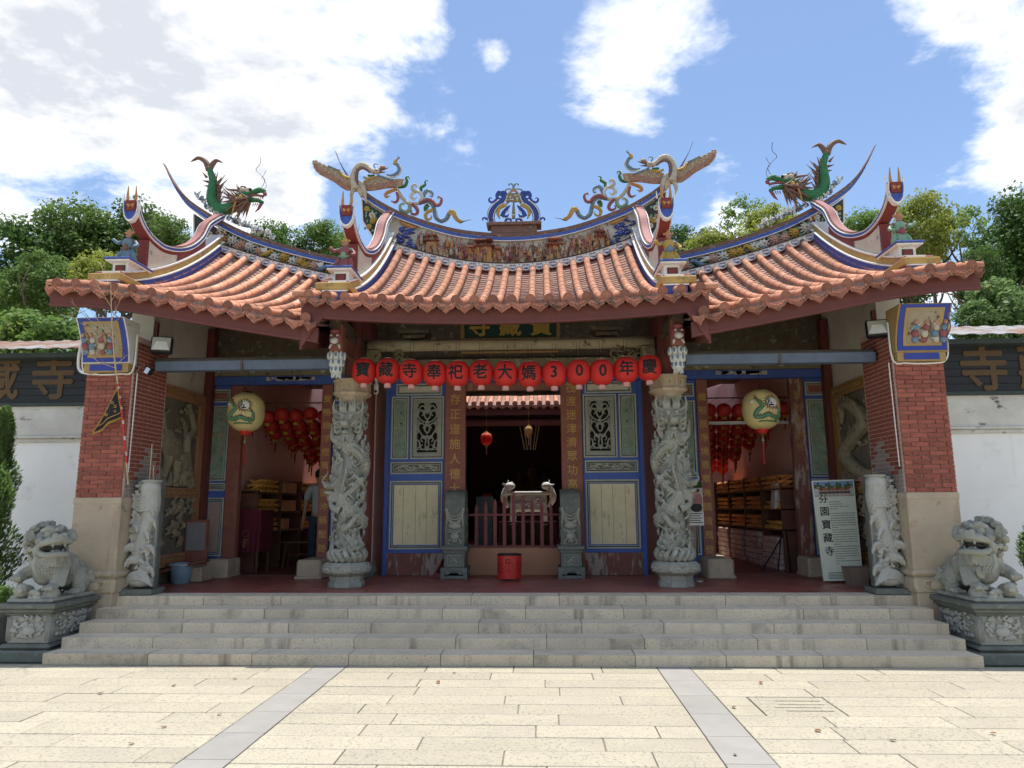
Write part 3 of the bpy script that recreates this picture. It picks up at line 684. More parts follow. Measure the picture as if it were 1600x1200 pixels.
# brown pilasters of the central doorway, with couplets
def pilaster(x0, x1, z0, z1, y, mt, text, tm, size, ztop, pitch):
    P = E('pilaster', ((x0+x1)/2, y, FL)); P.parent = T; P.location = Vector(((x0+x1)/2, y, FL))-OFF[T]
    g = G(); g.bev(x0, x1, y, y+.14, z0, z1, .008); O('pilaster_board', g, mt, P)
    n = len(text or '')
    for i_, ch in enumerate(text or ''):
        me = glyphs(ch, size, tm, depth=.003, fat=.012)
        inst('gold_character', me, P, ((x0+x1)/2, y-.001, ztop-size*pitch*(i_+.5)))
pilaster(-1.115, -.775, .60, 3.66, YD-.05, m_brown, '存正道施人德大配乾坤', m_letter, .185, 3.50, 1.31)
pilaster(.775, 1.115, .60, 3.66, YD-.05, m_brown, '筏渡迷津濟眾功高同日月', m_letter, .175, 3.66, 1.27)
# lintels and beams over the centre
g = G(); g.bev(-2.10, 2.10, YD-.06, YD+.06, 3.665, 3.86, .006); O('lintel', g, m_blue, T)
g = G(); g.bev(-2.10, 2.10, YD-.04, YD+.05, 3.865, 4.06, .01)
for x in (-.95, -.62, .62, .95, -1.6, 1.6): g.bev(x-.07, x+.07, YD-.055, YD, 3.88, 4.045, .006)
O('painted_tie_beam', g, m_beam2, T)
zb = W(800, 538, 2.6).z
g = G(); g.tube([(x, 2.6, zb) for x in [-2.15+.43*k for k in range(11)]], .088, 16); O('round_beam', g, m_beam, T, True)
g = G(); g.box(-.72, .72, 2.56, 2.60, zb-.135, zb-.112); O('gold_batten', g, m_goldold, T)
for s_ in (-1, 1):
    g = G()
    for k, (px, pz) in enumerate(((1.95, -.02), (1.75, -.05), (1.6, .02))):
        for j in range(5):
            a = rnd.uniform(0, 6); x = s_*px; z = zb-.16+pz
            g.tube(spline([(x, 2.55, z), (x+.08*math.cos(a), 2.52, z+.06*math.sin(a)), (x+.12*math.cos(a+.8), 2.55, z+.11*math.sin(a+.8)), (x+.06*math.cos(a+1.6), 2.56, z+.1*math.sin(a+1.4))], 4), [.012, .016, .006], 5)
    g.bev(s_*2.05-.10, s_*2.05+.10, 2.50, 2.72, zb-.26, zb-.06, .02)
    O('beam_bracket', g, m_beam2, T, False)
# dark upper wall with bracket blocks
g = G(); g.box(-5.1, 5.1, 3.80, 3.88, 3.99, 5.4)
g.box(-2.1, 2.1, 3.78, 3.85, 3.99, 5.4); O('upper_wall', g, m_darkwood, T)
for s_ in (-1, 1):
    for x in (-1.45, 1.45) if s_ < 0 else ():
        g = G(); z = 4.10
        for k in range(3): w = .10+.07*k; g.bev(x-w, x+w, 2.62-.05*k, 2.9, z+zb-4.05+.07*k, z+zb-4.05+.055+.07*k, .008)
        O('bracket_set', g, m_darkwood, T)
# wing walls ------------------------------------------------------
def wing(sx):
    D = E('wing_front', (sx*4.0, YD, FL)); D.parent = T; D.location = Vector((sx*4.0, YD, FL))-OFF[T]
    def q(a, b): return sorted((sx*a, sx*b))
    for xa, xb in ((4.70, 5.12), (2.52, 2.97)): g = G(); a, b = q(xa, xb); g.bev(a, b, YD, YD+.06, .57, 3.66, .004); O('blue_board', g, m_blue, D)
    for (xa, xb) in ((4.715, 5.045), (2.60, 2.94)):
        a, b = q(xa, xb)
        panel('small_top_panel', D, a, b, 3.38, 3.60, YD, m_brown, False)
        panel('relief_panel', D, a, b, 2.08, 3.32, YD, m_relief, False)
        g = G(); scroll_relief(g, a+.07, b-.07, 2.2, 3.2, YD-.008, 34, 21+sx, .008); O('relief_carving', g, m_relief, D, True, kind='stuff')
        panel('strip_panel', D, a, b, 1.92, 2.05, YD, m_greenstrip, False)
        panel('lower_panel', D, a, b, .88, 1.81, YD, m_pinkrelief)
    g = G(); a, b = q(2.52, 5.12); g.bev(a, b, YD-.05, YD+.05, 3.665, 3.81, .006); O('lintel', g, m_blue, D)
    g = G(); g.bev(a, b, YD-.06, YD+.05, 3.815, 3.99, .01); O('painted_beam', g, m_beam2, D)
    for x in (3.15, 4.35):
        g = G(); g.lathe([(.055, 0), (.055, .02), (.03, .03)], (sx*x, YD-.06, 3.9), 6, ax='y'); g.v = [(vx, 2*(YD-.06)-vy, vz) for vx, vy, vz in g.v]; O('hexagon_boss', g, m_trim, D)
    g = G(); a, b = q(3.3, 4.1); 
    for k in range(26): x = rnd.uniform(a, b); g.bev(x-.03, x+.05, YD-.054, YD-.048, 3.74+rnd.uniform(-.02, .02), 3.79, .002)
    O('peeling_paper', g, m_frieze, D)
for sx in (-1, 1): wing(sx)
pilaster(-3.16, -2.98, .60, 3.66, YD-.04, m_brown, '寶鴨繞浮煙萬古瀰沖稱聖跡', m_letter, .135, 3.52, 1.62)
pilaster(2.97, 3.15, .60, 3.66, YD-.04, m_brown, '藏形居淨境恩覃海國清風發', m_letter, .135, 3.48, 1.62)
pilaster(-4.70, -4.49, .60, 3.66, YD-.04, m_brown, '寶乘千代靈爽御方域', m_goldfaint, .12, 3.1, 1.75)
pilaster(4.46, 4.68, .60, 3.66, YD-.04, m_brownworn, '寶相現慈容', m_goldold, .13, 3.5, 1.62)
for sx in (-1, 1):
    for (xa, xb, y0) in ((2.90, 3.28, 3.12), (4.42, 4.80, 3.3)):
        g = G(); a, b = sorted((sx*xa, sx*xb)); g.bev(a, b, y0, 3.80, .572, .86, .03); g.bev(a-.02, b+.02, y0-.02, 3.8, .572, .62, .015); O('door_stone', g, m_stone, T)
# dark red posts behind the carved columns
for sx in (-1, 1):
    g = G(); g.lathe([(.15, .75), (.15, 4.6)], (sx*2.36, 3.42, 0), 20); O('round_post', g, m_post, T, ang=40)
    g = G(); g.lathe([(.17, .57), (.21, .62), (.23, .70), (.2, .78), (.16, .80)], (sx*2.36, 3.42, 0), 20); O('post_base', g, m_drumstone, T, ang=40)
    g = G(); g.lathe([(.12, 3.44), (.12, 4.6)], (sx*2.25, 2.2, 0), 16); O('upper_post', g, m_post, T, ang=40)
    # tie beam from column to wall
    g = G(); g.bev(sx*2.25-.07, sx*2.25+.07, 1.2, 3.7, 3.95, 4.15, .01); O('cross_beam', g, m_darkwood, T)
# threshold of the centre doorway
g = G(); g.bev(-.775, .775, YD-.02, YD+.07, .572, 1.0, .008); O('threshold_board', g, m_tan, T)
g = G(); g.bev(-.775, .775, YD-.0, YD+.1, 3.53, 3.664, .008); O('door_head', g, m_brown, T)

# interior rooms ---------------------------------------------------
for sx in (-1, 1):
    g = G(); a, b = sorted((sx*4.80, sx*5.1)); g.box(a, b, 3.88, 9.6, .57, 4.5); O('pink_wall', g, m_pinkwall, T)
    g = G(); a, b = sorted((sx*2.30, sx*2.45)); g.box(a, b, 3.88, 7.7, .57, 4.5); O('partition_wall', g, m_pinkwall, T)
    g = G(); a, b = sorted((sx*2.30, sx*5.1)); g.box(a, b, 3.88, 8.1, 4.32, 4.42); O('wing_ceiling', g, m_darkwood, T)  # stops short of the rear wall; opening shaped to let more daylight in
    g = G(); a, b = sorted((sx*2.30, sx*5.1)); g.box(a, b, 9.6, 9.7, .57, 6.4); O('rear_wall', g, m_pinkwall, T)
g = G(); g.box(-2.3, 2.3, 3.88, 7.7, 4.6, 4.7); O('centre_ceiling', g, m_darkwood, T)
g = G(); g.box(-2.3, 2.3, 7.5, 7.7, 4.05, 4.6); O('rear_beam', g, m_darkwood, T)
# ================================================================== roofs
TR = .055        # roll tile radius
def rolltile_mesh():
    g = G(); n = 9; vs = []
    for (r, y) in ((1.05, 0), (1.05, .05), (1.0, .08), (.96, 1.02)):
        for k in range(n):
            w = R(-35)+R(250)*k/(n-1); vs.append((r*math.cos(w), y, r*math.sin(w)))
    fs = [(i*n+k, i*n+k+1, (i+1)*n+k+1, (i+1)*n+k) for i in range(3) for k in range(n-1)]
    fs.append(tuple(range(n))); g.add(vs, fs); me = mesh(g, m_roll); auto_smooth(me, 40); return me
RT = rolltile_mesh()
g = G(); g.lathe([(1.12, 0), (1.12, .35), (0.2, .36)], (0, 0, 0), 16, ax='y'); g.lathe([(.98, -.06), (1.14, -.06), (1.14, .1), (.98, .1)], (0, 0, 0), 16, ax='y', cap=False)
g.lathe([(.25, -.05), (.62, -.05), (.62, .05)], (0, 0, 0), 10, ax='y'); EM = mesh(g, m_drip); auto_smooth(EM, 40)
g = G(); hw = .118
pts = [(-hw, .035), (-hw, -.015), (-.095, -.045), (-.055, -.062), (-.03, -.085), (0, -.112), (.03, -.085), (.055, -.062), (.095, -.045), (hw, -.015), (hw, .035), (.06, .012), (0, .005), (-.06, .012)]
g.prism([(a, 0, b) for a, b in pts], (0, .022, 0)); rim = [(a*.92, -.005, b*.92-.002) for a, b in pts[:11]]
g.tube(rim, .007, 5); 
for a, b in ((0, -.04), (-.035, -.03), (.035, -.03), (0, -.07), (-.07, -.015), (.07, -.015)): g.ball((a, -.002, b), (.018, .010, .014), 6)
DM = mesh(g, m_drip)
NSEG = 13
def roof(kind, xs, x_lo, x_hi, verge):
    """xs: roll row positions; verge: |x| beyond which rows stop short at the verge ridge"""
    cx = (x_lo+x_hi)/2
    P = E('main_roof' if kind == 'c' else 'wing_roof', (cx, Y0, 4.0)); P.parent = T; P.location = Vector((cx, Y0, 4.0))-OFF[T]
    up = G()
    def end_t(x): return 1.0 if abs(x) < verge else .20
    for x in xs:
        te = end_t(x); n = NSEG if te == 1 else 3; mo = G()
        prev = None
        for i in range(n):
            ta, tb = i/NSEG, (i+1)/NSEG
            ya, yb = Y0+(Y1-Y0)*ta, Y0+(Y1-Y0)*tb
            za, zb_ = roofz(kind, x, ya)+.062, roofz(kind, x, yb)+.062
            L = math.hypot(yb-ya, zb_-za); ang = math.atan2(zb_-za, yb-ya)
            if i < 6: inst('roll_tile', RT, P, (x+rnd.uniform(-.003, .003), ya, za), (ang, 0, 0), (TR, L, TR))
            else:
                M = Matrix.Translation((x, ya, za)) @ Matrix.Rotation(ang, 4, 'X') @ Matrix.Diagonal((TR, L, TR, 1))
                up.add([M @ v.co for v in RT.vertices], [tuple(p.vertices) for p in RT.polygons])
            # mortar bed
            mo.add([(x-.046, ya, za-.075), (x+.046, ya, za-.075), (x+.046, yb, zb_-.075), (x-.046, yb, zb_-.075), (x-.046, ya, za), (x+.046, ya, za), (x+.046, yb, zb_), (x-.046, yb, zb_)], [(0, 3, 7, 4), (1, 5, 6, 2), (0, 4, 5, 1)])
        O('mortar_bed', mo, m_mort, P, normals=False)
        z0 = roofz(kind, x, Y0)+.062
        inst('tile_end', EM, P, (x, Y0-.012, z0), (R(6), 0, 0), (TR, TR, TR))
    O('roll_tiles_upper', up, m_roll, P, ang=40, kind='stuff', normals=False)
    # pan tiles: concave, in small overlapping steps
    pn = G(); edges = [x_lo]+list(xs)+[x_hi]
    for a, b in zip(edges, edges[1:]):
        if b-a < .05: continue
        xm = (a+b)/2; te = end_t(xm); ns = int(34*te); 
        for k in range(ns):
            t0, t1 = k/34, (k+1.25)/34
            y0, y1 = Y0-.01+(Y1-Y0)*t0, Y0-.01+(Y1-Y0)*min(t1, 1.0)
            row = []
            for (yy, dz) in ((y0, .014), (y1, -.004)):
                for j in range(4):
                    x = a+(b-a)*j/3; row.append((x, yy, roofz(kind, x, yy)+dz-.018*(1-((j-1.5)/1.5)**2)+rnd.uniform(-.002, .002)))
            row += [(x, y, z-.016) for x, y, z in row[:4]]
            pn.add(row, [(0, 1, 5, 4), (1, 2, 6, 5), (2, 3, 7, 6), (8, 9, 1, 0), (9, 10, 2, 1), (10, 11, 3, 2)])
    O('pan_tiles', pn, m_pan, P, kind='stuff', normals=False)
    for a, b in zip(edges, edges[1:]):
        if b-a < .1: continue
        xm = (a+b)/2; inst('drip_tile', DM, P, (xm, Y0-.035, roofz(kind, xm, Y0)-.005), (R(-8)+rnd.uniform(-.05, .05), rnd.uniform(-.03, .03)-math.atan((ze(kind, xm+.1)-ze(kind, xm-.1))/.2)*(1), 0), ((b-a)/.232, 1, 1))
    # underside boards and fascia
    g = G(); xs_ = [x_lo+(x_hi-x_lo)*k/14 for k in range(15)]
    g.grid(lambda u, v: (x_lo+(x_hi-x_lo)*u, Y0+.10+(Y1-Y0-.1)*v, roofz(kind, x_lo+(x_hi-x_lo)*u, Y0+.10+(Y1-Y0-.1)*v)-.10), 14, 12); O('soffit_boards', g, m_darkwood, P, normals=False)
    g = G(); g.strip([(x, ze(kind, x)-.07) for x in xs_], [(x, ze(kind, x)+.10) for x in xs_], Y0+.07, Y0+.11)
    g.strip([(x, ze(kind, x)-.09) for x in xs_], [(x, ze(kind, x)-.06) for x in xs_], Y0+.055, Y0+.12)
    O('fascia_board', g, m_maroon, P)
    # rafters under the boards
    g = G(); x = x_lo+.15
    while x < x_hi-.1:
        g.ribbon([(Y0+.12+(3.0)*k/6, roofz(kind, x, Y0+.12+3.0*k/6)-.155) for k in range(7)], [(Y0+.12+3.0*k/6, roofz(kind, x, Y0+.12+3.0*k/6)-.105) for k in range(7)], x-.03, x+.03); x += .22
    O('rafters', g, m_maroon, P, kind='stuff')
    # rear slope
    g = G(); g.grid(lambda u, v: (x_lo+(x_hi-x_lo)*u, Y1+.35+3.6*v, zr(kind, x_lo+(x_hi-x_lo)*u)+.05-(1.75*v-.25*v*v)), 8, 6); g.grid(lambda u, v: (x_lo+(x_hi-x_lo)*u, Y1+.35+3.6*v, zr(kind, x_lo+(x_hi-x_lo)*u)-.05-(1.75*v-.25*v*v)), 8, 6); O('rear_slope', g, m_pan, P, normals=False)
    return P
xc = [-2.415+.23*k for k in range(22)]
RC = roof('c', xc, -2.52, 2.52, 2.30)
xw = [2.44+.2475*k for k in range(14)]
RWR = roof('w', xw, 2.30, 5.78, 5.42)
RWL = roof('w', [-x for x in reversed(xw)], -5.78, -2.30, 5.42)
# the return boards where the centre eave steps down to the wings
for sx in (-1, 1):
    g = G(); x = sx*2.50
    g.prism([(x, Y0+.08, ze('c', 2.5)-.10), (x, Y0+.08, 3.58), (x, Y0+1.6, 3.95), (x, Y0+1.6, roofz('c', 2.5, Y0+1.6)-.11), (x, Y0+.08, roofz('c', 2.5, Y0+.08)-.06)], (sx*.03, 0, 0)); O('return_board', g, m_maroon, RC)
    g = G(); g.prism([(x+sx*.00, Y0+.05, ze('c', 2.5)-.08), (x, Y0+.05, 3.60), (x-sx*.26, Y0+.05, ze('c', 2.5)-.10)], (0, .03, 0)); O('return_bracket', g, m_maroon, RC)
    # outermost corner tile pointing sideways at the roof corner
    Ms = [Matrix.Translation((sx*(5.74+.0*k), Y0+.06, roofz('w', 5.7, Y0)+.05)) for k in range(1)]
    o = inst('corner_tile', RT, RWR if sx > 0 else RWL, (sx*5.62, Y0+.10, roofz('w', 5.7, Y0)+.085), (0, 0, -sx*R(90)), (TR, .22, TR))
    o = inst('corner_tile', RT, RC, (sx*2.42, Y0+.10, roofz('c', 2.5, Y0)+.085), (0, 0, -sx*R(90)), (TR, .22, TR))

# valance with painted smiling faces under the ridges --------------
def valance(kind, xs, P, x_lo, x_hi):
    g = G(); fc = G(); y = Y1-.055
    up = lambda x: zr(kind, x)+.135
    cen = [(a+b)/2 for a, b in zip(xs, xs[1:])]
    cen = [c for c in cen if x_lo < c < x_hi]; pit = abs(xs[1]-xs[0])
    for c in cen:
        pts = []
        for k in range(13):
            t = -1+2*k/12; x = c+t*pit/2; z = zr(kind, x)+.095-.09*math.sqrt(max(0, 1-t*t*.98))*(1 if abs(t) < .98 else 0); pts.append((x, z))
        g.strip(pts, [(x, up(x)) for x, _ in pts], y, y+.05, 0)
        tilt = math.atan((zr(kind, c+.1)-zr(kind, c-.1))/.2)
        def F(a, b): return (c+(a*math.cos(tilt)-b*math.sin(tilt)), y-.003, zr(kind, c)+.075+.72*(a*math.sin(tilt)+b*math.cos(tilt)))
        for pl in ([(-.055, .03), (-.03, .05), (0, .03), (.03, .05), (.055, .03), (.058, -.01), (.04, -.045), (0, -.065), (-.04, -.045), (-.058, -.01), (-.055, .03)],
                   [(-.04, .015), (-.022, .028), (-.010, .012)], [(.04, .015), (.022, .028), (.010, .012)], [(-.035, -.018), (-.015, -.033), (.015, -.033), (.035, -.018)], [(-.022, -.04), (0, -.05), (.022, -.04)]):
            fc.tube(spline([F(*q) for q in pl], 3), .0042, 4)
        fc.ball((c+pit/2, y-.002, zr(kind, c+pit/2)+.118), .008, 6)
    o = O('scalloped_valance', g, m_rwhite, P); O('face_drawings', fc, m_bluegl, o, normals=False)
    g = G(); xx = [x_lo+(x_hi-x_lo)*k/20 for k in range(21)]
    g.strip([(x, zr(kind, x)-.05) for x in xx], [(x, zr(kind, x)+.12) for x in xx], Y1-.003, Y1+.3); O('valance_backing', g, m_rred, P)
    g = G(); g.strip([(x, up(x)) for x in xx], [(x, up(x)+.016) for x in xx], Y1-.07, Y1+.05); O('valance_line', g, m_friezedk, P)
valance('c', xc, RC, -2.2, 2.2); valance('w', xw, RWR, 2.62, 5.3); valance('w', [-x for x in reversed(xw)], RWL, -5.3, -2.62)

# main ridges ---------------------------------------------------
_cop_c = [(0, 6.35), (.6, 6.39), (1.17, 6.50), (1.9, 6.76), (2.3, 6.97), (2.6, 7.18), (2.9, 7.46), (3.12, 7.80), (3.22, 8.03)]
_cop_w = [(2.45, 5.89), (2.9, 5.95), (3.5, 6.08), (4.1, 6.25), (4.7, 6.46), (5.25, 6.74), (5.75, 7.06), (6.05, 7.34), (6.25, 7.62), (6.40, 7.88)]
def curve(pts, n=8): return [(p.x, p.y) for p in spline([Vector((a, b, 0)) for a, b in pts], n)]
CC = curve([(-a, b) for a, b in reversed(_cop_c[1:])]+_cop_c); CW = curve(_cop_w)
def at_curve(c, x):
    for (a, b), (d, e) in zip(c, c[1:]):
        if a <= x <= d: return b+(e-b)*(x-a)/(d-a+1e-9)
    return c[-1][1] if x > c[-1][0] else c[0][1]
YR = 4.1
def ridge(kind, sx, cv, lim):
    P = E('main_ridge' if kind == 'c' else 'wing_ridge', (sx*4 if kind == 'w' else 0, YR, 5.6)); P.parent = T; P.location = OFF[P]-OFF[T]
    def xs(c): return [(sx*a, b) for a, b in c]
    N = len(cv)
    def taper(x):
        a = abs(x); e = cv[-1][0]; return max(.12, min(1, (e-a)/(.55)))
    lay = [(-.055, 0, .12, 0), (-.064, -.055, .095, 1), (-.130, -.064, .105, 2), (-.142, -.130, .115, 1)]
    g = G()
    for lo, hi, hw, mi in lay:
        # the swallowtail gets thinner towards its tip
        pts = [(sx*a, b, taper(a)) for a, b in cv]; vs = []
        for x, z, t in pts:
            zl, zh, w = z+lo*t, z+hi*t, hw*(.35+.65*t); vs += [(x, YR-w, zl), (x, YR+w, zl), (x, YR+w, zh), (x, YR-w, zh)]
        fs = [(i*4+k, i*4+(k+1) % 4, i*4+4+(k+1) % 4, i*4+4+k) for i in range(N-1) for k in range(4)]+[(3, 2, 1, 0), tuple((N-1)*4+k for k in range(4))]
        g.add(vs, fs, mi)
    O('ridge_coping', g, [m_coping, m_rwhite, m_rblue], P)
    # ridge wall between valance and coping
    inner = [(a, b) for a, b in cv if abs(a) <= lim]
    g = G(); g.strip([(sx*a, zr(kind, a)+.12) for a, b in inner], [(sx*a, b-.13) for a, b in inner], YR-.04, YR+.06); O('frieze_wall', g, m_frieze if kind == 'c' else m_friezedk, P)
    return P
RGC = ridge('c', 1, CC, 2.25); RGR = ridge('w', 1, CW, 5.3); RGL = ridge('w', -1, CW, 5.3)
# under the swallowtails: floral gable pieces outside the verge
for kind, lim, cv, P, sg in (('c', 2.25, CC, RGC, (-1, 1)), ('w', 5.3, CW, RGR, (1,)), ('w', 5.3, CW, RGL, (-1,))):
    for s_ in sg:
        a0, a1 = lim, lim+.42
        zt = lambda a: at_curve(cv, a)-.18
        g = G(); g.prism([(s_*a0, YR-.05, zt(a0)-.62), (s_*(a0+.2), YR-.05, zt(a0+.2)-.58), (s_*(a1), YR-.05, zt(a1)-.40), (s_*(a1+.03), YR-.05, zt(a1+.03)+.0), (s_*(a0+.2), YR-.05, zt(a0+.2)), (s_*a0, YR-.05, zt(a0))], (0, .1, 0)); O('gable_fan', g, m_friezedk, P)
        g = G(); g.tube([(s_*a0, YR-.06, zt(a0)-.62), (s_*(a0+.2), YR-.06, zt(a0+.2)-.58), (s_*a1, YR-.06, zt(a1)-.40), (s_*(a1+.03), YR-.06, zt(a1+.03)-.02)], .014, 6); O('gable_trim', g, m_rwhite, P)
        g = G(); rr = random.Random(int(9+s_+lim))
        for k in range(7):
            x = s_*(a0+.08+rr.random()*.27); z = zt(abs(x))-.10-rr.random()*.38
            for j in range(8): w = j*math.pi/4; g.ball((x+.03*math.cos(w), YR-.075, z+.03*math.sin(w)), (.024, .02, .024), 6, 0 if k % 2 else 1)
            g.ball((x, YR-.09, z), .024, 6, 1)
        for k in range(24):
            x = s_*(a0+.05+rr.random()*.33); z = zt(abs(x))-.06-rr.random()*.45; g.ball((x, YR-.06, z), (.022, .012, .03), 6, 2)
        O('gable_flowers', g, [m_pale, m_yglaze, m_leafgl], P, True)

# verge ridges ----------------------------------------------------
def verge(kind, xv, P, outer):
    """one verge ridge on the +X side; X grows outward"""
    V = E('verge_ridge', (xv, 2.4, 5.0)); V.parent = T; V.location = OFF[V]-OFF[T]
    k = zr(kind, xv)-zr('w', 5.25)
    e = ze(kind, xv)-ze('w', 5.25)
    def dz(y): t = (y-Y0)/(Y1-Y0); return e+(k-e)*max(0, min(1, t))
    ys = [.98+(Y1+.05-.98)*i/16 for i in range(17)]
    rz = lambda y: roofz(kind, xv, y)
    g = G(); wx = .15
    def layer(a, b, w, mi, y_lo=.98):
        yy = [y_lo+(Y1+.05-y_lo)*i/16 for i in range(17)]; g.ribbon([(y, rz(y)+a) for y in yy], [(y, rz(y)+b) for y in yy], xv-w, xv+w, mi)
    layer(-.03, .125, .14, 0, .92); layer(.125, .145, .155, 1, .90); layer(.145, .245, .105, 2, 1.08); layer(.245, .27, .12, 1, 1.05)
    O('verge_bands', g, [m_rblue, m_rwhite, m_ryellow], V)
    # raised wall and its sweeping moulding
    C0 = [(4.0, 6.80), (3.75, 6.62), (3.5, 6.42), (3.3, 6.12), (3.0, 5.86), (2.62, 5.66), (2.2, 5.54), (1.9, 5.54), (1.7, 5.59), (1.54, 5.68), (1.44, 5.80), (1.40, 5.92)]
    C = [(y, z+dz(y)*(1 if y > 2 else .9)) for y, z in C0]; C = curve(C, 5)
    wall = [(y, z) for y, z in C if 1.75 <= y <= 3.45]
    g = G(); g.ribbon([(y, rz(y)+.26) for y, z in wall], [(y, z-.06) for y, z in wall], xv-.065, xv+.065, 0); O('verge_wall', g, m_rred, V)
    for s_ in (-1, 1):
        w2 = [(y, z) for y, z in wall if y < 2.55]; 
        g = G(); g.ribbon([(y, rz(y)+.275) for y, z in w2], [(y, z-.10) for y, z in w2], xv+s_*.068-.006, xv+s_*.068+.006); O('floral_panel', g, m_floral, V)
    g = G(); front = [(y, z) for y, z in wall if y < 1.95]; g.box(xv-.065, xv+.065, 1.72, 1.76, rz(1.74)+.25, front[-1][1]-.1 if front else 5.6); O('front_panel', g, m_rred, V)
    def offs(d):
        out = []
        for i, (y, z) in enumerate(C):
            a, b = C[max(0, i-1)], C[min(len(C)-1, i+1)]; t = Vector((b[0]-a[0], b[1]-a[1])).normalized(); out.append((y+t.y*-d*-1, z-t.x*d))
        return out
    L = len(C)
    def mould(d0, d1, w, mi, i0=0, i1=L, flare=0):
        lo, hi = offs(d0)[i0:i1], offs(d1)[i0:i1]; n = len(lo); vs = []
        for i, ((a, b), (c, d)) in enumerate(zip(lo, hi)):
            f = i/(n-1); ww = w*(1+flare*max(0, f-.55)*1.6); vs += [(xv-ww, a, b), (xv+ww, a, b), (xv+ww, c, d), (xv-ww, c, d)]
        fs = [(i*4+k_, i*4+(k_+1) % 4, i*4+4+(k_+1) % 4, i*4+4+k_) for i in range(n-1) for k_ in range(4)]+[(3, 2, 1, 0), tuple((n-1)*4+k_ for k_ in range(4))]
        gg.add(vs, fs, mi)
    gg = G(); mould(-.075, -.045, .07, 0); mould(-.045, -.032, .095, 1); mould(-.032, .008, .088, 2); mould(.008, .020, .095, 1); mould(.020, .032, .075, 4); mould(.032, .046, .055, 3, 0, int(L*.5))
    O('swept_moulding', gg, [m_rred, m_rwhite, m_rblue, m_rpink, m_coping], V)
    # horned front end: a U of blue and white with spikes
    yt, zt = C[-1]; g = G()
    y = yt-.035
    U = [(a_*.56, b_*.8) for a_, b_ in ((-.18, .24), (-.185, .10), (-.15, -.03), (-.08, -.11), (0, -.135), (.08, -.11), (.15, -.03), (.185, .10), (.19, .26))]
    Ui = [(a*.80, b*.75+.055) for a, b in U]; Um = [(a*.93, b*.92+.02) for a, b in U]
    def ring(o, i, y0, y1, mi):
        n = len(o)
        for q in range(n-1): g.prism([(xv+o[q][0], y0, zt-.22+o[q][1]), (xv+o[q+1][0], y0, zt-.22+o[q+1][1]), (xv+i[q+1][0], y0, zt-.22+i[q+1][1]), (xv+i[q][0], y0, zt-.22+i[q][1])], (0, y1-y0, 0), mi)
    ring(U, Um, y-.02, y+.06, 1); ring(Um, Ui, y-.006, y+.06, 0)
    g.prism([(xv+a, y+.012, zt-.22+b) for a, b in Ui[1:-1]], (0, .05, 0), 0)
    g.prism([(xv-.062, y-.01, zt-.155), (xv+.062, y-.01, zt-.155), (xv+.07, y-.01, zt-.09), (xv-.07, y-.01, zt-.09)], (0, .05, 0), 3)
    for s_ in (-1, 1):
        g.tube(spline([(xv+s_*.01, y, zt-.10), (xv+s_*.045, y, zt-.06), (xv+s_*.06, y, zt+.05), (xv+s_*.055, y-.01, zt+.2)], 4), [.032, .028, .02, .005], 6, 2)
        g.tube([(xv+s_*.117, y+.02, zt), (xv+s_*.122, y+.02, zt+.10)], [.014, .005], 5, 1)
    O('horned_end', g, [m_rblue, m_rwhite, m_orange, m_rred], V)
    # stepped shrine box at the foot
    g = G(); b0 = rz(1.3)
    x0, x1 = xv-.14-.0, xv+.20
    g.bev(x0-.05, x1+.07, .98, 1.75, rz(1.3)+.04, rz(1.3)+.14, .01, 3); g.bev(x0, x1+.03, 1.06, 1.75, rz(1.3)+.14, rz(1.3)+.19, .01, 4)
    zb_ = rz(1.3)+.19
    g.box(x0+.06, x1-.06, 1.30, 1.74, zb_, zb_+.20, 1); g.box(x0+.10, x1-.10, 1.29, 1.31, zb_+.035, zb_+.165, 0); g.box(x0+.115, x1-.115, 1.283, 1.30, zb_+.05, zb_+.15, 2)
    g.bev(x0+.0, x1+.0, 1.20, 1.78, zb_+.20, zb_+.225, .008, 1); g.bev(x0-.01, x1+.01, 1.18, 1.80, zb_+.225, zb_+.25, .008, 5)
    O('shrine_box', g, [m_friezedk, m_rwhite, m_rred, m_ryellow, m_rpink, m_rblue], V)
    return V, zb_+.25
VW, zsh_w = verge('w', 5.25, None, True); VWl = mir(VW)
VC, zsh_c = verge('c', 2.19, None, True); VCl = mir(VC)
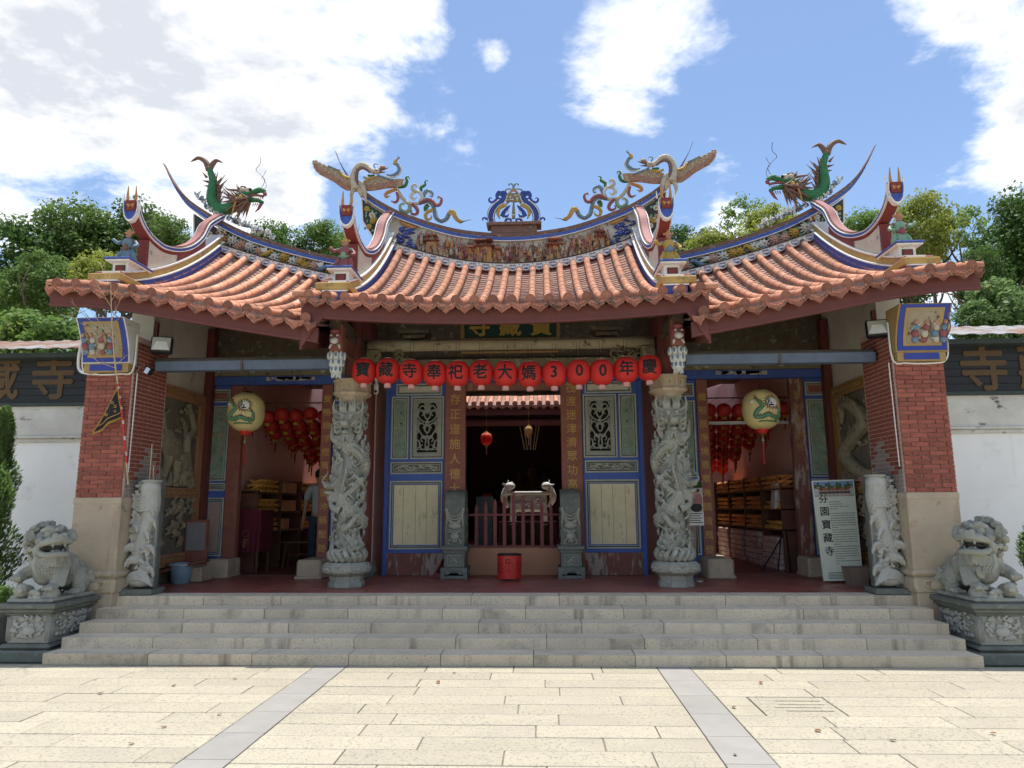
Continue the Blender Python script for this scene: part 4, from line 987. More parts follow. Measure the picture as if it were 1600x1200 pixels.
# ================================================================== columns, gutters, pendants
for sx, (xa, xb, z) in ((-1, (-4.75, -2.36, 3.53)), (1, (2.36, 4.80, 3.52))):
    g = G(); g.prism([(xa, 1.40, z+.07), (xa, 1.43, z-.05), (xa, 1.57, z-.05), (xa, 1.60, z+.07)], (xb-xa, 0, 0)); gt = O('gutter', g, m_bluegrey, T)
    g = G(); g.tube([(xa-.02, 1.50, z+.085), (xb, 1.50, z+.075)], .055, 10); g.box((xa+xb)/2-.015, (xa+xb)/2+.015, 1.395, 1.605, z-.055, z+.075); O('gutter_lip', g, m_gutter, gt)
for sx in (-1, 1):
    c = Vector((sx*2.24, 1.32, 0))
    L = E('lotus_pendant', (c.x, c.y, 3.4)); L.parent = T; L.location = OFF[L]-OFF[T]
    g = G(); g.bev(c.x-.085, c.x+.085, c.y-.085, c.y+.085, 3.66, 4.05, .02); g.box(c.x-.03, c.x+.03, c.y, 2.2, 3.72, 3.95); O('pendant_post', g, m_brown, L)
    g = G()
    for ring in range(3):
        for k in range(9):
            w = 2*math.pi*(k+.5*ring)/9; r = .105-.022*ring
            M = Matrix.Rotation(w, 3, 'Z')
            g.ball(c+M @ Vector((r, 0, 3.62-.09*ring)), (.022, .036, .055), 8, 0, M); g.ball(c+M @ Vector((r+.012, 0, 3.62-.09*ring)), (.016, .02, .035), 6, 1, M)
    g.lathe([(.09, 3.66), (.085, 3.50), (.05, 3.36)], c, 12, 0)
    for k in range(7): w = 2*math.pi*k/7; g.tube([c+Vector((.05*math.cos(w), .05*math.sin(w), 3.40)), c+Vector((.055*math.cos(w), .055*math.sin(w), 3.33))], [.016, .012], 5, 0)
    O('lotus_petals', g, [m_pale, m_slate], L, True)
    g = G(); g.ball(c+Vector((0, -.07, 3.86)), (.095, .08, .10), 12, 0); g.ball(c+Vector((0, -.15, 3.80)), (.06, .05, .045), 10, 1); g.ball(c+Vector((0, -.13, 3.93)), (.07, .05, .04), 10, 0)
    for s_ in (-1, 1): g.ball(c+Vector((s_*.04, -.15, 3.87)), .018, 8, 1); g.tube([c+Vector((s_*.05, -.1, 3.76)), c+Vector((s_*.07, -.12, 3.70))], [.025, .008], 6, 1)
    O('pendant_mask', g, [m_wine, m_pale], L, True)

def dragon_column():
    c = Vector((2.25, 2.2, 0)); P = E('dragon_column', (2.25, 2.2, FL)); P.parent = T; P.location = OFF[P]-OFF[T]
    g = G(); g.lathe([(.235, .57), (.25, .575), (.25, .63), (.225, .65), (.235, .72), (.30, .755), (.335, .79), (.335, .86), (.29, .90), (.20, .91)], c, 8, ph=.5); O('column_base', g, m_carve, P)
    g = G()
    for k in range(8):
        w = 2*math.pi*(k+.0)/8+math.pi/8; M = Matrix.Rotation(w, 3, 'Z'); M2 = M.to_4x4(); M2.translation = c
        w0 = 2*math.pi*k/8; M2 = Matrix.Translation(c) @ Matrix.Rotation(w0, 4, 'Z')
        g.box(.300, .316, -.10, .10, .775, .785, 0, M2); g.box(.303, .316, -.10, .10, .852, .862, 0, M2); g.ball((M2 @ Vector((.305, 0, .818))), (.022, .022, .022), 6)
        g.tube(spline([M2 @ Vector((.31, -.07, .80)), M2 @ Vector((.312, -.02, .84)), M2 @ Vector((.312, .03, .80)), M2 @ Vector((.31, .07, .84))], 3), .009, 5)
    O('base_carving', g, m_carve2, P, True)
    g = G(); g.lathe([(.18, 3.10), (.19, 3.18), (.26, 3.22), (.275, 3.24), (.27, 3.26), (.25, 3.27), (.25, 3.40), (.275, 3.405), (.275, 3.44), (.1, 3.445)], c, 8, ph=.5)
    for k in range(8):
        M2 = Matrix.Translation(c) @ Matrix.Rotation(2*math.pi*k/8, 4, 'Z')
        for q in (-.075, .075): g.box(.225, .245, q-.008, q+.008, 3.275, 3.395, 0, M2)
        g.ball(M2 @ Vector((.235, 0, 3.335)), (.02, .02, .035), 6); g.box(.225, .242, -.05, .05, 3.30, 3.312, 0, M2)
    O('capital', g, m_stone, P)
    # shaft with a dragon winding round it, heads, claws and clouds
    rr = random.Random(5); g = G(); g.lathe([(.162, .90), (.158, 3.14)], c, 16)
    def cyl(w, z, r): return c+Vector((r*math.cos(w), r*math.sin(w), z))
    A0 = R(-80)
    path = []
    for k in range(90):
        t = k/89; w = A0+R(60)+t*2*math.pi*2.15; z = 1.10+1.62*t+.07*math.sin(t*17); path.append(cyl(w, z, .168+.02*math.sin(t*11)))
    g.tube(path, [.045, .075, .085, .09, .088, .08], 10)
    for k in range(2, 88, 1):   # dorsal fins
        p = path[k]; d = (p-c); d.z = 0; d.normalize(); g.tube([p+d*.055+Vector((0, 0, .03)), p+d*.10+Vector((0, 0, .055))], [.026, .006], 4)
    def head(w, z, s, tilt):
        o = cyl(w, z, .175); M = Matrix.Translation(o) @ Matrix.Rotation(w-math.pi/2, 4, 'Z') @ Matrix.Rotation(tilt, 4, 'Y') @ Matrix.Scale(s, 4)
        # local: +Y outward, Z up, X sideways
        def B(p, r): g.ball(M @ Vector(p), tuple(v*s for v in r), 10, 0, M.to_3x3().normalized())
        def Tb(ps, r): g.tube(spline([M @ Vector(p) for p in ps], 4), [v*s for v in r], 6)
        B((0, .0, .02), (.10, .10, .11)); B((0, .10, -.04), (.065, .10, .05)); B((0, .17, -.03), (.055, .045, .045)); B((0, .11, -.13), (.05, .08, .03)); B((0, .05, -.15), (.07, .07, .05))
        for q in (-1, 1):
            B((q*.05, .09, .05), (.03, .03, .03)); B((q*.055, .085, .085), (.04, .035, .018)); B((q*.028, .20, -.01), (.02, .02, .02)); B((q*.10, .0, .0), (.025, .05, .05))
            Tb([(q*.05, .03, .1), (q*.09, .02, .18), (q*.07, .03, .26)], [.022, .016, .006]); Tb([(q*.07, .15, -.05), (q*.14, .16, .0), (q*.15, .10, .09), (q*.2, .08, .12)], [.014, .012, .006])
            for j in range(5): Tb([(q*.08, -.01, -.1+.05*j), (q*(.14+.01*j), .02, -.12+.07*j), (q*(.17), .03, -.04+.08*j)], [.03, .022, .006])
            for j in range(3): Tb([(q*(.02+.025*j), .02, .1), (q*(.03+.03*j), .05, .18), (q*(.015+.03*j), .03, .27+.02*j)], [.026, .02, .005])
            for j in range(4): Tb([(q*(.015+.018*j), .10-.02*j, -.15), (q*(.02+.02*j), .11-.02*j, -.21), (q*(.03+.02*j), .10, -.25)], [.018, .013, .004])
    head(A0-R(10), 2.82, 1.15, 0); head(A0+R(35), 1.98, 1.05, R(15)); head(A0-R(50), 1.12, .7, R(-20)); head(A0+R(180), 2.3, 1, 0)
    def claw(w, z, dw, dz):
        pts = [cyl(w, z, .2), cyl(w+dw*.5, z+dz*.3, .26), cyl(w+dw, z+dz, .25)]; g.tube(spline(pts, 4), [.06, .042, .035], 8)
        for j in range(4): a = -.9+.6*j; g.tube(spline([pts[2], cyl(w+dw*1.1+a*.14, z+dz+.05*math.cos(a)*(1 if dz > 0 else -1), .28), cyl(w+dw*1.1+a*.25, z+dz+.09*math.cos(a)*(1 if dz > 0 else -1), .25)], 3), [.02, .017, .006], 5)
    claw(A0+.2, 1.6, .8, .16); claw(A0-.3, 2.45, -.8, -.12); claw(A0-.1, 1.35, -.7, .15); claw(A0+.6, 2.55, .5, .2); claw(A0+2.6, 1.7, .8, .2)
    for k in range(210):    # clouds and flames: small curls all over
        w = rr.uniform(0, 2*math.pi) if k > 120 else A0+rr.uniform(-1.9, 1.9); z = rr.uniform(.96, 3.08); s_ = rr.uniform(.03, .06); q = rr.choice((-1, 1)); r = .172+rr.uniform(0, .035)
        pts = [cyl(w+q*a*s_*5, z+b*s_, r+cc_*.02) for a, b, cc_ in ((-1.1, -1.2, 0), (-.2, -.6, 1.2), (.6, .3, 1.6), (.3, 1.1, 1.5), (-.3, .8, 1.4), (-.2, .3, 1.8))]
        g.tube(spline(pts, 3), [s_*.30, s_*.42, s_*.25], 6)
    for k in range(70): w = A0+rr.uniform(-2.2, 2.2); z = rr.uniform(.95, 3.1); g.ball(cyl(w, z, .20), rr.uniform(.02, .04), 7)
    for k in range(4, 86):     # scales along the coils
        p = path[k]; tdir = (path[k+1]-path[k-1]).normalized(); d = p-c; d.z = 0; d.normalize(); sd_ = tdir.cross(d)
        for j in (-2, -1, 0, 1, 2): a = j*.5+(.25 if k % 2 else 0); g.ball(p+(d*math.cos(a)+sd_*math.sin(a))*.082, .0135, 6)
    for k in range(16): w = k*2*math.pi/16; g.tube(spline([cyl(w, .93, .20), cyl(w+.15, .99, .25), cyl(w+.3, 1.05, .24), cyl(w+.2, 1.08, .23)], 3), [.045, .035, .015], 6)
    O('dragon_shaft', g, m_carve, P, remesh=.0066, smooth_it=0)
    return P
DC = dragon_column(); mir(DC)

# ================================================================== lanterns
def lr(z, R0=.163, H=.17): return R0*max(0.0, 1-(abs(z)/(H*1.06))**2.7)**.5
def lantern_mesh(R0, H, n=72, ribs=24, mt=None, amp=.018):
    g = G(); prof_ = [(max(lr(H*(-1+2*k/14), R0, H), R0*.3), H*(-1+2*k/14)) for k in range(15)]
    g.lathe(prof_, (0, 0, 0), n, ribs=lambda k: 1-amp*abs(math.sin(math.pi*k*ribs/n))); return g
g = lantern_mesh(.163, .17); LBODY = mesh(g, m_red, True)
g = G(); g.lathe([(.055, .158), (.058, .175), (.04, .178)], (0, 0, 0), 20); LCAP = mesh(g, m_pale)
g = G(); g.lathe([(.075, -.160), (.078, -.150), (.06, -.168)], (0, 0, 0), 20); LCOL = mesh(g, m_yellab)
g = G(); g.lathe([(.045, -.165), (.046, -.225)], (0, 0, 0), 16, ribs=lambda k: 1-.08*(k % 2)); LTAS = mesh(g, m_pinktassel)
g = G(); 
for q in (-1, 1): g.tube([(q*.022, 0, .17), (q*.022, 0, .42)], .0022, 4)
LCORD = mesh(g, m_metalblk)
ltxt = '寶藏寺奉祀老大媽300年慶'; lpx = [(569, 580), (606, 580), (643, 582), (680, 584), (715, 584), (752, 583), (790, 584), (828, 585), (866, 584), (904, 582), (940, 582), (978, 578), (1014, 575)]
seen = {}
for i, (ch, (px, py)) in enumerate(zip(ltxt, lpx)):
    p = W(px, py, 1.5)
    mean = dict(zip('寶藏寺奉祀老大媽年慶', 'treasure store temple offer worship old great mother year celebrate'.split()))
    lab = {'0': ['red ribbed paper lantern bearing the digit zero, next to the digit three', 'red ribbed paper lantern bearing the digit zero, next to the year character'][seen.get('0', 0) % 2], '3': 'red ribbed paper lantern bearing the digit three'}.get(ch) or 'red ribbed paper lantern bearing the black character for %s (%s)' % (mean[ch], ch)
    seen[ch] = seen.get(ch, 0)+1
    L = E('red_lantern', p, lab, 'lantern', 'red lettered lanterns strung under the central eave'); L.rotation_euler = (0, 0, rnd.uniform(-.12, .12))
    for nm, me in (('lantern_body', LBODY), ('top_cap', LCAP), ('bottom_collar', LCOL), ('tassel', LTAS), ('hanging_cord', LCORD)):
        o = inst(nm, me, L, p); 
        if nm == 'lantern_body': BO = o
    me = glyphs(ch, .21, m_ink, depth=0, sub=3, fat=.022)
    for v in me.vertices:
        x, z = v.co.x, v.co.z; r = lr(z)+.007-v.co.y; a = max(-1.4, min(1.4, x/max(r, .05))); v.co = (r*math.sin(a), -r*math.cos(a), z)
    o = inst('character', me, BO, p)
g = G(); wp = [W(px, py-22, 1.5) for px, py in lpx]; wp = [Vector((-2.25, 1.5, wp[0].z+.28))]+[Vector((p.x, 1.5, p.z+.27+.0*p.x)) for p in wp]+[Vector((2.25, 1.5, wp[-1].z+.28))]
g.tube(wp, .003, 4); tag(O('hanging_wire', g, m_metalblk, at=(0, 1.5, 3.8)), 'thin dark wire stretched between the columns carrying the lettered lanterns', 'wire')

def big_lantern(px, py, lab, seed):
    p = W(px, py, 2.6); Y = E('yellow_lantern', p, lab, 'lantern', 'large painted yellow lanterns of the side bays'); rr = random.Random(seed)
    R0, H = .265, .285
    g = lantern_mesh(R0, H, 90, 30, None, .012); g.v = [tuple(Vector(v)+p) for v in g.v]; B = O('lantern_body', g, m_yellow, Y, True)
    g = G(); g.lathe([(.09, H-.03), (.095, H+.0), (.07, H+.02), (.03, H+.03)], p, 20); O('top_cap', g, m_chrome, Y)
    g = G(); g.lathe([(.08, -H+.01), (.085, -H-.02), (.06, -H-.06), (.03, -H-.065)], p, 20); O('bottom_cap', g, m_pinbin, Y)
    g = G(); g.tube([p+Vector((0, 0, H)), p+Vector((0, 0, H+.75))], .004, 5); O('hanging_cord', g, m_metalblk, Y)
    g = G(); g.tube([p+Vector((0, 0, -H-.06)), p+Vector((0, 0, -H-.20))], .004, 5, 1); g.ball(p+Vector((0, 0, -H-.16)), .018, 8, 2); g.tube([p+Vector((0, 0, -H-.2)), p+Vector((-.005, 0, -H-.50))], [.012, .018], 6, 0); O('tassel', g, [m_tassel, m_gold, m_leafgl], Y)
    def sf(x, z, d=.003): r = lr(z, R0, H)+d; a = x/max(r, .08); return p+Vector((r*math.sin(a), -r*math.cos(a), z))
    g = G()          # painted dragon: body, face, flames
    body = [(-.16, .14), (-.11, .10), (-.06, .02), (-.13, -.05), (-.15, -.12), (-.06, -.13), (.02, -.10), (.10, -.13), (.19, -.14), (.20, -.05), (.15, .0)]
    sp = spline([Vector((a, b, 0)) for a, b in body], 6); g.tube([sf(v.x, v.y) for v in sp], [.014, .030, .034, .032, .032, .028, .014], 6, 0); g.tube([sf(v.x+.006, v.y-.02, .006) for v in sp], .009, 4, 1)
    for k in range(0, len(sp), 2): v = sp[k]; g.tube([sf(v.x, v.y+.02, .006), sf(v.x+rr.uniform(-.02, .02), v.y+.05, .004)], [.009, .003], 4, 2)
    fx, fz = .07, .07; 
    for k in range(16): w = 2*math.pi*k/16; g.tube([sf(fx+.07*math.cos(w), fz+.06*math.sin(w), .005), sf(fx+.12*math.cos(w+.2), fz+.11*math.sin(w+.2), .004)], [.016, .003], 5, 2 if k % 2 else 0)
    g.ball(sf(fx, fz, .0), (.085, .018, .075), 14, 1)
    for q in (-1, 1): g.ball(sf(fx+q*.032, fz+.018, .012), (.017, .01, .012), 8, 3); g.ball(sf(fx+q*.035, fz+.045, .01), (.03, .012, .012), 8, 0); g.ball(sf(fx+q*.045, fz-.01, .01), (.018, .012, .016), 8, 4)
    g.ball(sf(fx, fz-.005, .016), (.016, .014, .014), 8, 2); g.ball(sf(fx, fz-.035, .012), (.04, .012, .012), 8, 3)
    g.ball(sf(-.20, .09), (.026, .012, .026), 10, 1)
    for k in range(9): g.tube([sf(-.1+.03*k, -.2, .003), sf(-.08+.03*k, -.185+.01*(k % 2), .003), sf(-.06+.03*k, -.2, .003)], .009, 4, 0)
    O('painted_dragon', g, [mat('paint_green', (.06, .15, .08), (.12, .25, .14), 25), m_pale, mat('paint_red', (.45, .08, .06)), m_ink, m_slate], B, True)
big_lantern(385, 644, 'large yellow dragon-painted lantern in the bay with the blue bucket below', 1)
big_lantern(1189, 640, 'large yellow dragon-painted lantern in the bay with the leaning info board', 2)

# clusters of small red lanterns inside both side rooms
g = G(); g.lathe([(max(lr(.115*(-1+2*k/8), .125, .115), .035), .115*(-1+2*k/8)) for k in range(9)], (0, 0, 0), 16); SB = mesh(g, m_lred, True)
g = G(); g.lathe([(.045, -.105), (.046, -.155)], (0, 0, 0), 10); SC = mesh(g, m_yellab)
g = G(); g.tube([(0, 0, -.15), (0, 0, -.19), (0, 0, -.24)], [.004, .02, .012], 6); g.ball((0, 0, -.265), (.026, .012, .03), 8); g.tube([(0, 0, -.28), (0, 0, -.36)], [.010, .014], 5); STS = mesh(g, m_tassel)
for sx in (-1, 1):
    lab = 'small round red lantern with yellow tag, hung in rows above the %s' % ('wine-cloth table' if sx < 0 else 'white packs')
    for r_ in range(9):
        for c in range(9):
            x = sx*(4.60-c*.255-(.127 if r_ % 2 else 0)); y = 4.40+r_*.55; z = 3.24-.095*r_+rnd.uniform(-.03, .03)
            if abs(x) < 2.7: continue
            px_ = None
            # keep only lanterns seen through the doorway
            d = Vector((x, y, z))-CAMP; xd = CAMP.x+d.x*(3.72-CAMP.y)/d.y
            if not (2.9 < abs(xd) < 4.75): continue
            L = E('small_red_lantern', (x, y, z), lab, 'lantern', 'rows of small red lanterns in the side room'); L.rotation_euler = (0, 0, rnd.uniform(0, 3))
            inst('lantern_body', SB, L, (x, y, z)); inst('label_collar', SC, L, (x, y, z)); inst('tassel', STS, L, (x, y, z))
    g = G()
    for c in range(7): x = sx*(4.62-c*.30); g.tube([(x, 4.2, 3.42), (x, 9.2, 3.42)], .004, 4)
    for y in (4.3, 6, 8): g.tube([(sx*4.75, y, 3.44), (sx*2.5, y, 3.44)], .012, 6)
    tag(O('lantern_rack', g, m_shelf, at=(sx*3.7, 6.5, 3.4)), 'ceiling rack of thin wires carrying red lanterns over the %s' % ('wine-cloth table' if sx < 0 else 'stacked white packs'), 'rack')
# white curtain rail seen in the right-hand room
g = G(); g.box(3.0, 4.7, 4.30, 4.34, 2.99, 3.04); tag(O('curtain_rail', g, m_whiteplastic, at=(3.8, 4.3, 3)), 'pale perforated rail under the first row of red lanterns', 'rail')

# name plaque above the centre ----------------------------------------
PL = E('name_plaque', (0, 3.2, 4.45), 'dark green plaque with gold characters and gold frame above the round beam', 'plaque')
a = W(722, 512, 3.2); b = W(873, 512, 3.2); zbm = W(800, 526, 3.2).z-.05
g = G(); g.box(a.x, b.x, 3.2, 3.24, zbm, zbm+.62); O('plaque_board', g, m_plaqueg, PL)
g = G(); frame(g, a.x-.02, b.x+.02, zbm-.03, zbm+.64, .06, 3.2, .025, 0); O('plaque_frame', g, m_goldold, PL)
me = glyphs('寺藏寶', .36, m_gold, vertical=False, pitch=1.36, depth=.02, fat=.025); inst('gold_characters', me, PL, ((a.x+b.x)/2, 3.195, zbm+.235))

# ================================================================== things on the porch
# drum stones either side of the doorway
def drum():
    D = E('drum_stone', (.89, 3.35, FL), 'tall dark green carved drum stone beside the doorway', 'drum stone', 'pair of drum stones at the doorway')
    c = .885
    g = G(); g.bev(c-.185, c+.185, 3.16, 3.68, .57, .62, .01)
    for q in (-1, 1):   # feet with scalloped apron
        pts = [(c+q*.20, 3.15, .57), (c+q*.20, 3.15, .74), (c, 3.15, .74), (c, 3.15, .69), (c+q*.05, 3.15, .67), (c+q*.09, 3.15, .63), (c+q*.13, 3.15, .645), (c+q*.155, 3.15, .60), (c+q*.16, 3.15, .57)]
        g.prism(pts, (0, .05, 0))
    g.bev(c-.195, c+.195, 3.19, 3.69, .65, .74, .008); g.bev(c-.155, c+.155, 3.20, 3.68, .74, .95, .006); g.bev(c-.175, c+.175, 3.18, 3.69, .95, .99, .006); g.bev(c-.205, c+.205, 3.15, 3.70, .99, 1.055, .012)
    O('drum_base', g, m_drumstone, D)
    g = G(); frame(g, c-.105, c+.105, .765, .925, .012, 3.20, .012, 0); g.tube(spline([(c-.07, 3.195, .80), (c, 3.185, .86), (c+.06, 3.19, .89)], 4), [.012, .02, .008], 6); g.tube(spline([(c-.03, 3.195, .79), (c+.02, 3.19, .84), (c+.07, 3.19, .80)], 4), [.008, .014, .006], 6)
    for k in range(14): g.ball((c+rnd.uniform(-.08, .08), 3.197, .78+rnd.random()*.13), rnd.uniform(.006, .012), 6)
    O('base_relief', g, m_carve, D, True)
    # tall rounded body: hood curving back at the top
    g = G(); f = [(3.24, 1.055), (3.235, 1.3), (3.235, 1.6)]+[(3.42-.185*math.cos(R(a)), 1.70+.20*math.sin(R(a))) for a in range(0, 95, 12)]; bk = [(3.68, z) for y, z in f]; 
    g.ribbon(f, bk, c-.15, c+.15); O('drum_body', g, m_drumstone, D, ang=30)
    g = G()
    for k in range(4):  # cloth swags and lion mask
        w = .13-.012*k; z = 1.60-.05*k; g.tube(spline([(c-w, 3.228, z), (c-w*.5, 3.22, z-.075), (c, 3.215, z-.10), (c+w*.5, 3.22, z-.075), (c+w, 3.228, z)], 4), .014, 6)
    for q in (-1, 1): g.tube(spline([(c+q*.13, 3.23, 1.62), (c+q*.115, 3.22, 1.5), (c+q*.135, 3.225, 1.36)], 4), [.03, .022, .012], 6)
    g.ball((c, 3.225, 1.355), (.10, .03, .05), 12); g.ball((c, 3.215, 1.20), (.075, .05, .07), 12); g.ball((c, 3.19, 1.165), (.035, .03, .022), 8); g.ball((c, 3.20, 1.125), (.055, .03, .02), 8)
    for q in (-1, 1): g.ball((c+q*.033, 3.185, 1.22), .016, 8); g.tube(spline([(c+q*.02, 3.19, 1.24), (c+q*.06, 3.20, 1.27), (c+q*.10, 3.22, 1.24)], 3), [.016, .02, .008], 6); g.tube(spline([(c+q*.06, 3.21, 1.16), (c+q*.1, 3.22, 1.10), (c+q*.06, 3.22, 1.08)], 3), [.016, .014, .006], 6)
    for z in (1.30, 1.28): g.tube(spline([(c-.11, 3.23, z), (c, 3.215, z-.02), (c+.11, 3.23, z)], 3), .01, 5)
    O('drum_carving', g, m_carve, D, True)
    g = G()
    for q in (-1, 1):
        for k in range(10): g.ball((c+q*.152, 3.30+rnd.random()*.3, 1.1+rnd.random()*.5), (.02, .04, .05), 7)
    O('side_carving', g, m_drumstone, D, True)
    return D
DS = drum(); mir(DS)
# picket fence across the doorway
PF = E('picket_fence', (0, 3.72, 1.0), 'low maroon picket fence with stepped pickets across the central doorway', 'fence')
m_picket = mat('picket_paint', (.20, .05, .05), (.16, .04, .042), 5, .6, .12, 20, .1, [((.6, .52, .5), .74, .77, 16)])
tops = [1.63, 1.65, 1.69, 1.735, 1.78, 1.83, 1.785, 1.74, 1.695, 1.65, 1.61]
for k, zt in enumerate(tops):
    x = -.745+1.49*k/10; zt = zt+.03; g = G(); w = .027 if 0 < k < 10 else .016
    g.prism([(x-w, 3.70, 1.03), (x+w, 3.70, 1.03), (x+w, 3.70, zt-.07), (x+w*.55, 3.70, zt-.045), (x+w*.75, 3.70, zt-.03), (x, 3.70, zt), (x-w*.75, 3.70, zt-.03), (x-w*.55, 3.70, zt-.045), (x-w, 3.70, zt-.07)], (0, .03, 0)); O('picket', g, m_picket, PF)
for z in (1.005, 1.50): g = G(); g.bev(-.765, .765, 3.692, 3.738, z-.002, z+.028, .003); O('rail', g, m_picket, PF)
# red burner bin on castors
bc = WZ(796, 905, FL); bc.y = 3.02; bc.x = W(796, 880, 3.02).x
B = E('burner_bin', (bc.x, bc.y, FL), 'bright red perforated metal burner bin on castors before the doorway', 'bin')
zt = W(796, 866, 3.02).z; zb2 = W(796, 902, 3.02).z-.01; rb = .178
g = G(); g.lathe([(rb, zb2), (rb, zb2+.06), (rb+.003, zb2+.062), (rb+.003, zb2+.068), (rb, zb2+.07), (rb, zt-.06), (rb+.003, zt-.058), (rb+.003, zt-.052), (rb, zt-.05), (rb, zt), (rb-.01, zt), (rb-.01, zb2+.02), (0.01, zb2+.02)], (bc.x, bc.y, 0), 40); O('bin_body', g, m_pinbin, B, ang=40)
g = G(); g.lathe([(rb+.004, zt-.012), (rb+.006, zt+.008), (rb-.012, zt+.008), (rb-.014, zt-.02)], (bc.x, bc.y, 0), 40); O('bin_rim', g, m_metalblk, B)
g = G()
for k in range(24):
    for j in range(6):
        if (k+j) % 2 == 0 or k % 3 == 0:
            w = 2*math.pi*k/24; z = zb2+.10+j*(zt-zb2-.2)/5.5; M = Matrix.Translation((bc.x, bc.y, z)) @ Matrix.Rotation(w, 4, 'Z'); g.box(rb-.002, rb+.0015, -.006, .006, -.009, .009, 0, M)
O('vent_holes', g, m_black, B, kind='stuff')
for k in range(3):
    w = R(-100)+k*2*math.pi/3; cx, cy = bc.x+.12*math.cos(w), bc.y+.12*math.sin(w); g = G(); g.lathe([(.022, -.012), (.022, .012)], (cx, cy, FL+.023), 12, ax='x'); g.box(cx-.016, cx+.016, cy-.01, cy+.01, FL+.024, zb2+.022); O('castor', g, m_metalblk, B)
g = G(); g.tube([(bc.x-.01+.03*math.cos(w*.52), bc.y-rb-.006, zt-.09+.03*math.sin(w*.52)) for w in range(13)], .0035, 5); O('ring_handle', g, m_metalblk, B)
# maroon wedge ramp leaning against the drum stone
g = G(); p0 = WZ(668, 903, FL); g.prism([(-1.24, 3.30, .572), (-1.10, 3.30, .572), (-1.10, 3.30, .63), (-1.17, 3.30, .66)], (.0, .3, 0)); g.prism([(-1.25, 3.26, .574), (-1.225, 3.26, .574), (-1.09, 3.26, .80), (-1.09, 3.26, .845)], (0, .35, 0))
tag(O('wedge_ramp', g, m_picket, at=(-1.17, 3.4, FL)), 'small dark red wooden wedge leaning beside a drum stone', 'wedge')

# carved wave slabs by the piers ---------------------------------------
def wave_slab():
    P = E('wave_slab', (4.70, 1.45, FL), 'pale stone slab', 'carved slab', 'pair of carved wave slabs')
    g = G(); g.bev(4.53, 4.86, 1.42, 1.52, .64, 2.02, .01); O('slab_back', g, m_drumstone, P)
    g = G(); g.bev(4.45, 4.88, 1.20, 1.55, .572, .645, .012); O('slab_foot', g, m_drumstone, P)
    rr = random.Random(12); g = G(); g.box(4.545, 4.84, 1.40, 1.44, .66, 2.0)
    def Pt(x, y, z): return Vector((x, y, z))
    # fish: tail at the foot, belly, round open mouth at the top
    fish = [(4.64, 1.36, .95), (4.72, 1.33, 1.12), (4.66, 1.32, 1.32), (4.60, 1.31, 1.52), (4.58, 1.30, 1.72), (4.60, 1.30, 1.88)]
    g.tube(spline([Pt(*q) for q in fish], 5), [.04, .07, .085, .095, .11, .115], 12)
    g.ball((4.60, 1.29, 1.90), (.125, .12, .12), 14); g.lathe([(.125, 1.985), (.13, 2.0), (.10, 2.01)], (4.60, 1.30, 0), 16)
    for k in range(15):    # leaf-like fins up the other side
        z = 1.0+.065*k; s_ = .06+.03*math.sin(k*1.3)
        for j in range(3): g.tube(spline([Pt(4.74, 1.36, z), Pt(4.77+.02*j, 1.31, z+s_*.6), Pt(4.80+.012*j, 1.32, z+s_*(1.1-.25*j))], 4), [.022, .02, .005], 5)
        g.tube(spline([Pt(4.70, 1.34, z), Pt(4.73, 1.29, z+.03), Pt(4.76, 1.29, z+.075)], 3), [.018, .016, .004], 5)
    def wave(x, z, w, q):   # a breaking crest with fringed foam
        pts = [Pt(x-q*w, 1.38, z-w*.9), Pt(x-q*w*.4, 1.33, z-.1*w), Pt(x+q*w*.2, 1.27, z+.35*w), Pt(x+q*w*.75, 1.24, z+.2*w), Pt(x+q*w*.85, 1.24, z-.15*w)]
        sp = spline(pts, 6)
        for k in range(3): g.tube([v+Vector((0, .012*k, -.022*k)) for v in sp], [.02, .03, .035, .025, .012], 7)
        for v in sp[10::1]: g.ball(v+Vector((rr.uniform(-.01, .01), -.015, rr.uniform(-.02, .01))), rr.uniform(.012, .02), 6)
        for v in sp[14::2]: g.tube(spline([v, v+Vector((q*.02, -.02, -.03)), v+Vector((q*.01, -.02, -.06))], 3), [.012, .01, .004], 5)
    wave(4.60, 1.46, .14, -1); wave(4.66, 1.30, .12, -1); wave(4.60, 1.12, .15, -1); wave(4.70, .98, .13, 1); wave(4.58, .86, .14, -1); wave(4.76, 1.15, .10, 1); wave(4.70, .78, .12, -1); wave(4.78, 1.40, .08, -1); wave(4.60, 1.62, .09, -1)
    for k in range(6):
        z = .68+.018*k; g.tube(spline([Pt(4.47+.01*k, 1.26, z), Pt(4.60, 1.22+.01*k, z+.08+.004*k), Pt(4.74, 1.25, z+.07), Pt(4.84, 1.30, z)], 5), .016, 6)
    for k in range(5):
        for j in range(7): w = R(20+23*j); g.ball((4.60+.09*math.cos(w)*(1), 1.31-.07*math.sin(w), 1.58+.045*k), .018, 6)
    g.ball((4.66, 1.32, .74), (.17, .09, .08), 12)
    for k in range(150):      # fronds and spray over the whole front
        x = rr.uniform(4.57, 4.83); z = rr.uniform(.85, 1.80); l = rr.uniform(.05, .10); q = 1 if x > 4.68 else -1; y = 1.29+.25*abs(x-4.66)
        for j in range(3):
            a = R(40+25*j+rr.uniform(-15, 15)); g.tube(spline([Pt(x, y+.03, z), Pt(x+q*math.cos(a)*l*.5, y-.025, z+math.sin(a)*l*.6), Pt(x+q*math.cos(a)*l*.9, y-.01, z+math.sin(a)*l)], 3), [.013, .013, .004], 5)
    for k in range(7):
        for j in range(9): w = R(200+18*j+(9 if k % 2 else 0)); g.ball((4.60+.112*math.cos(w), 1.30+.105*math.sin(w), 1.62+.036*k), (.017, .017, .02), 6)
    O('wave_carving', g, m_carve2, P, remesh=.0058, smooth_it=0)
    return P
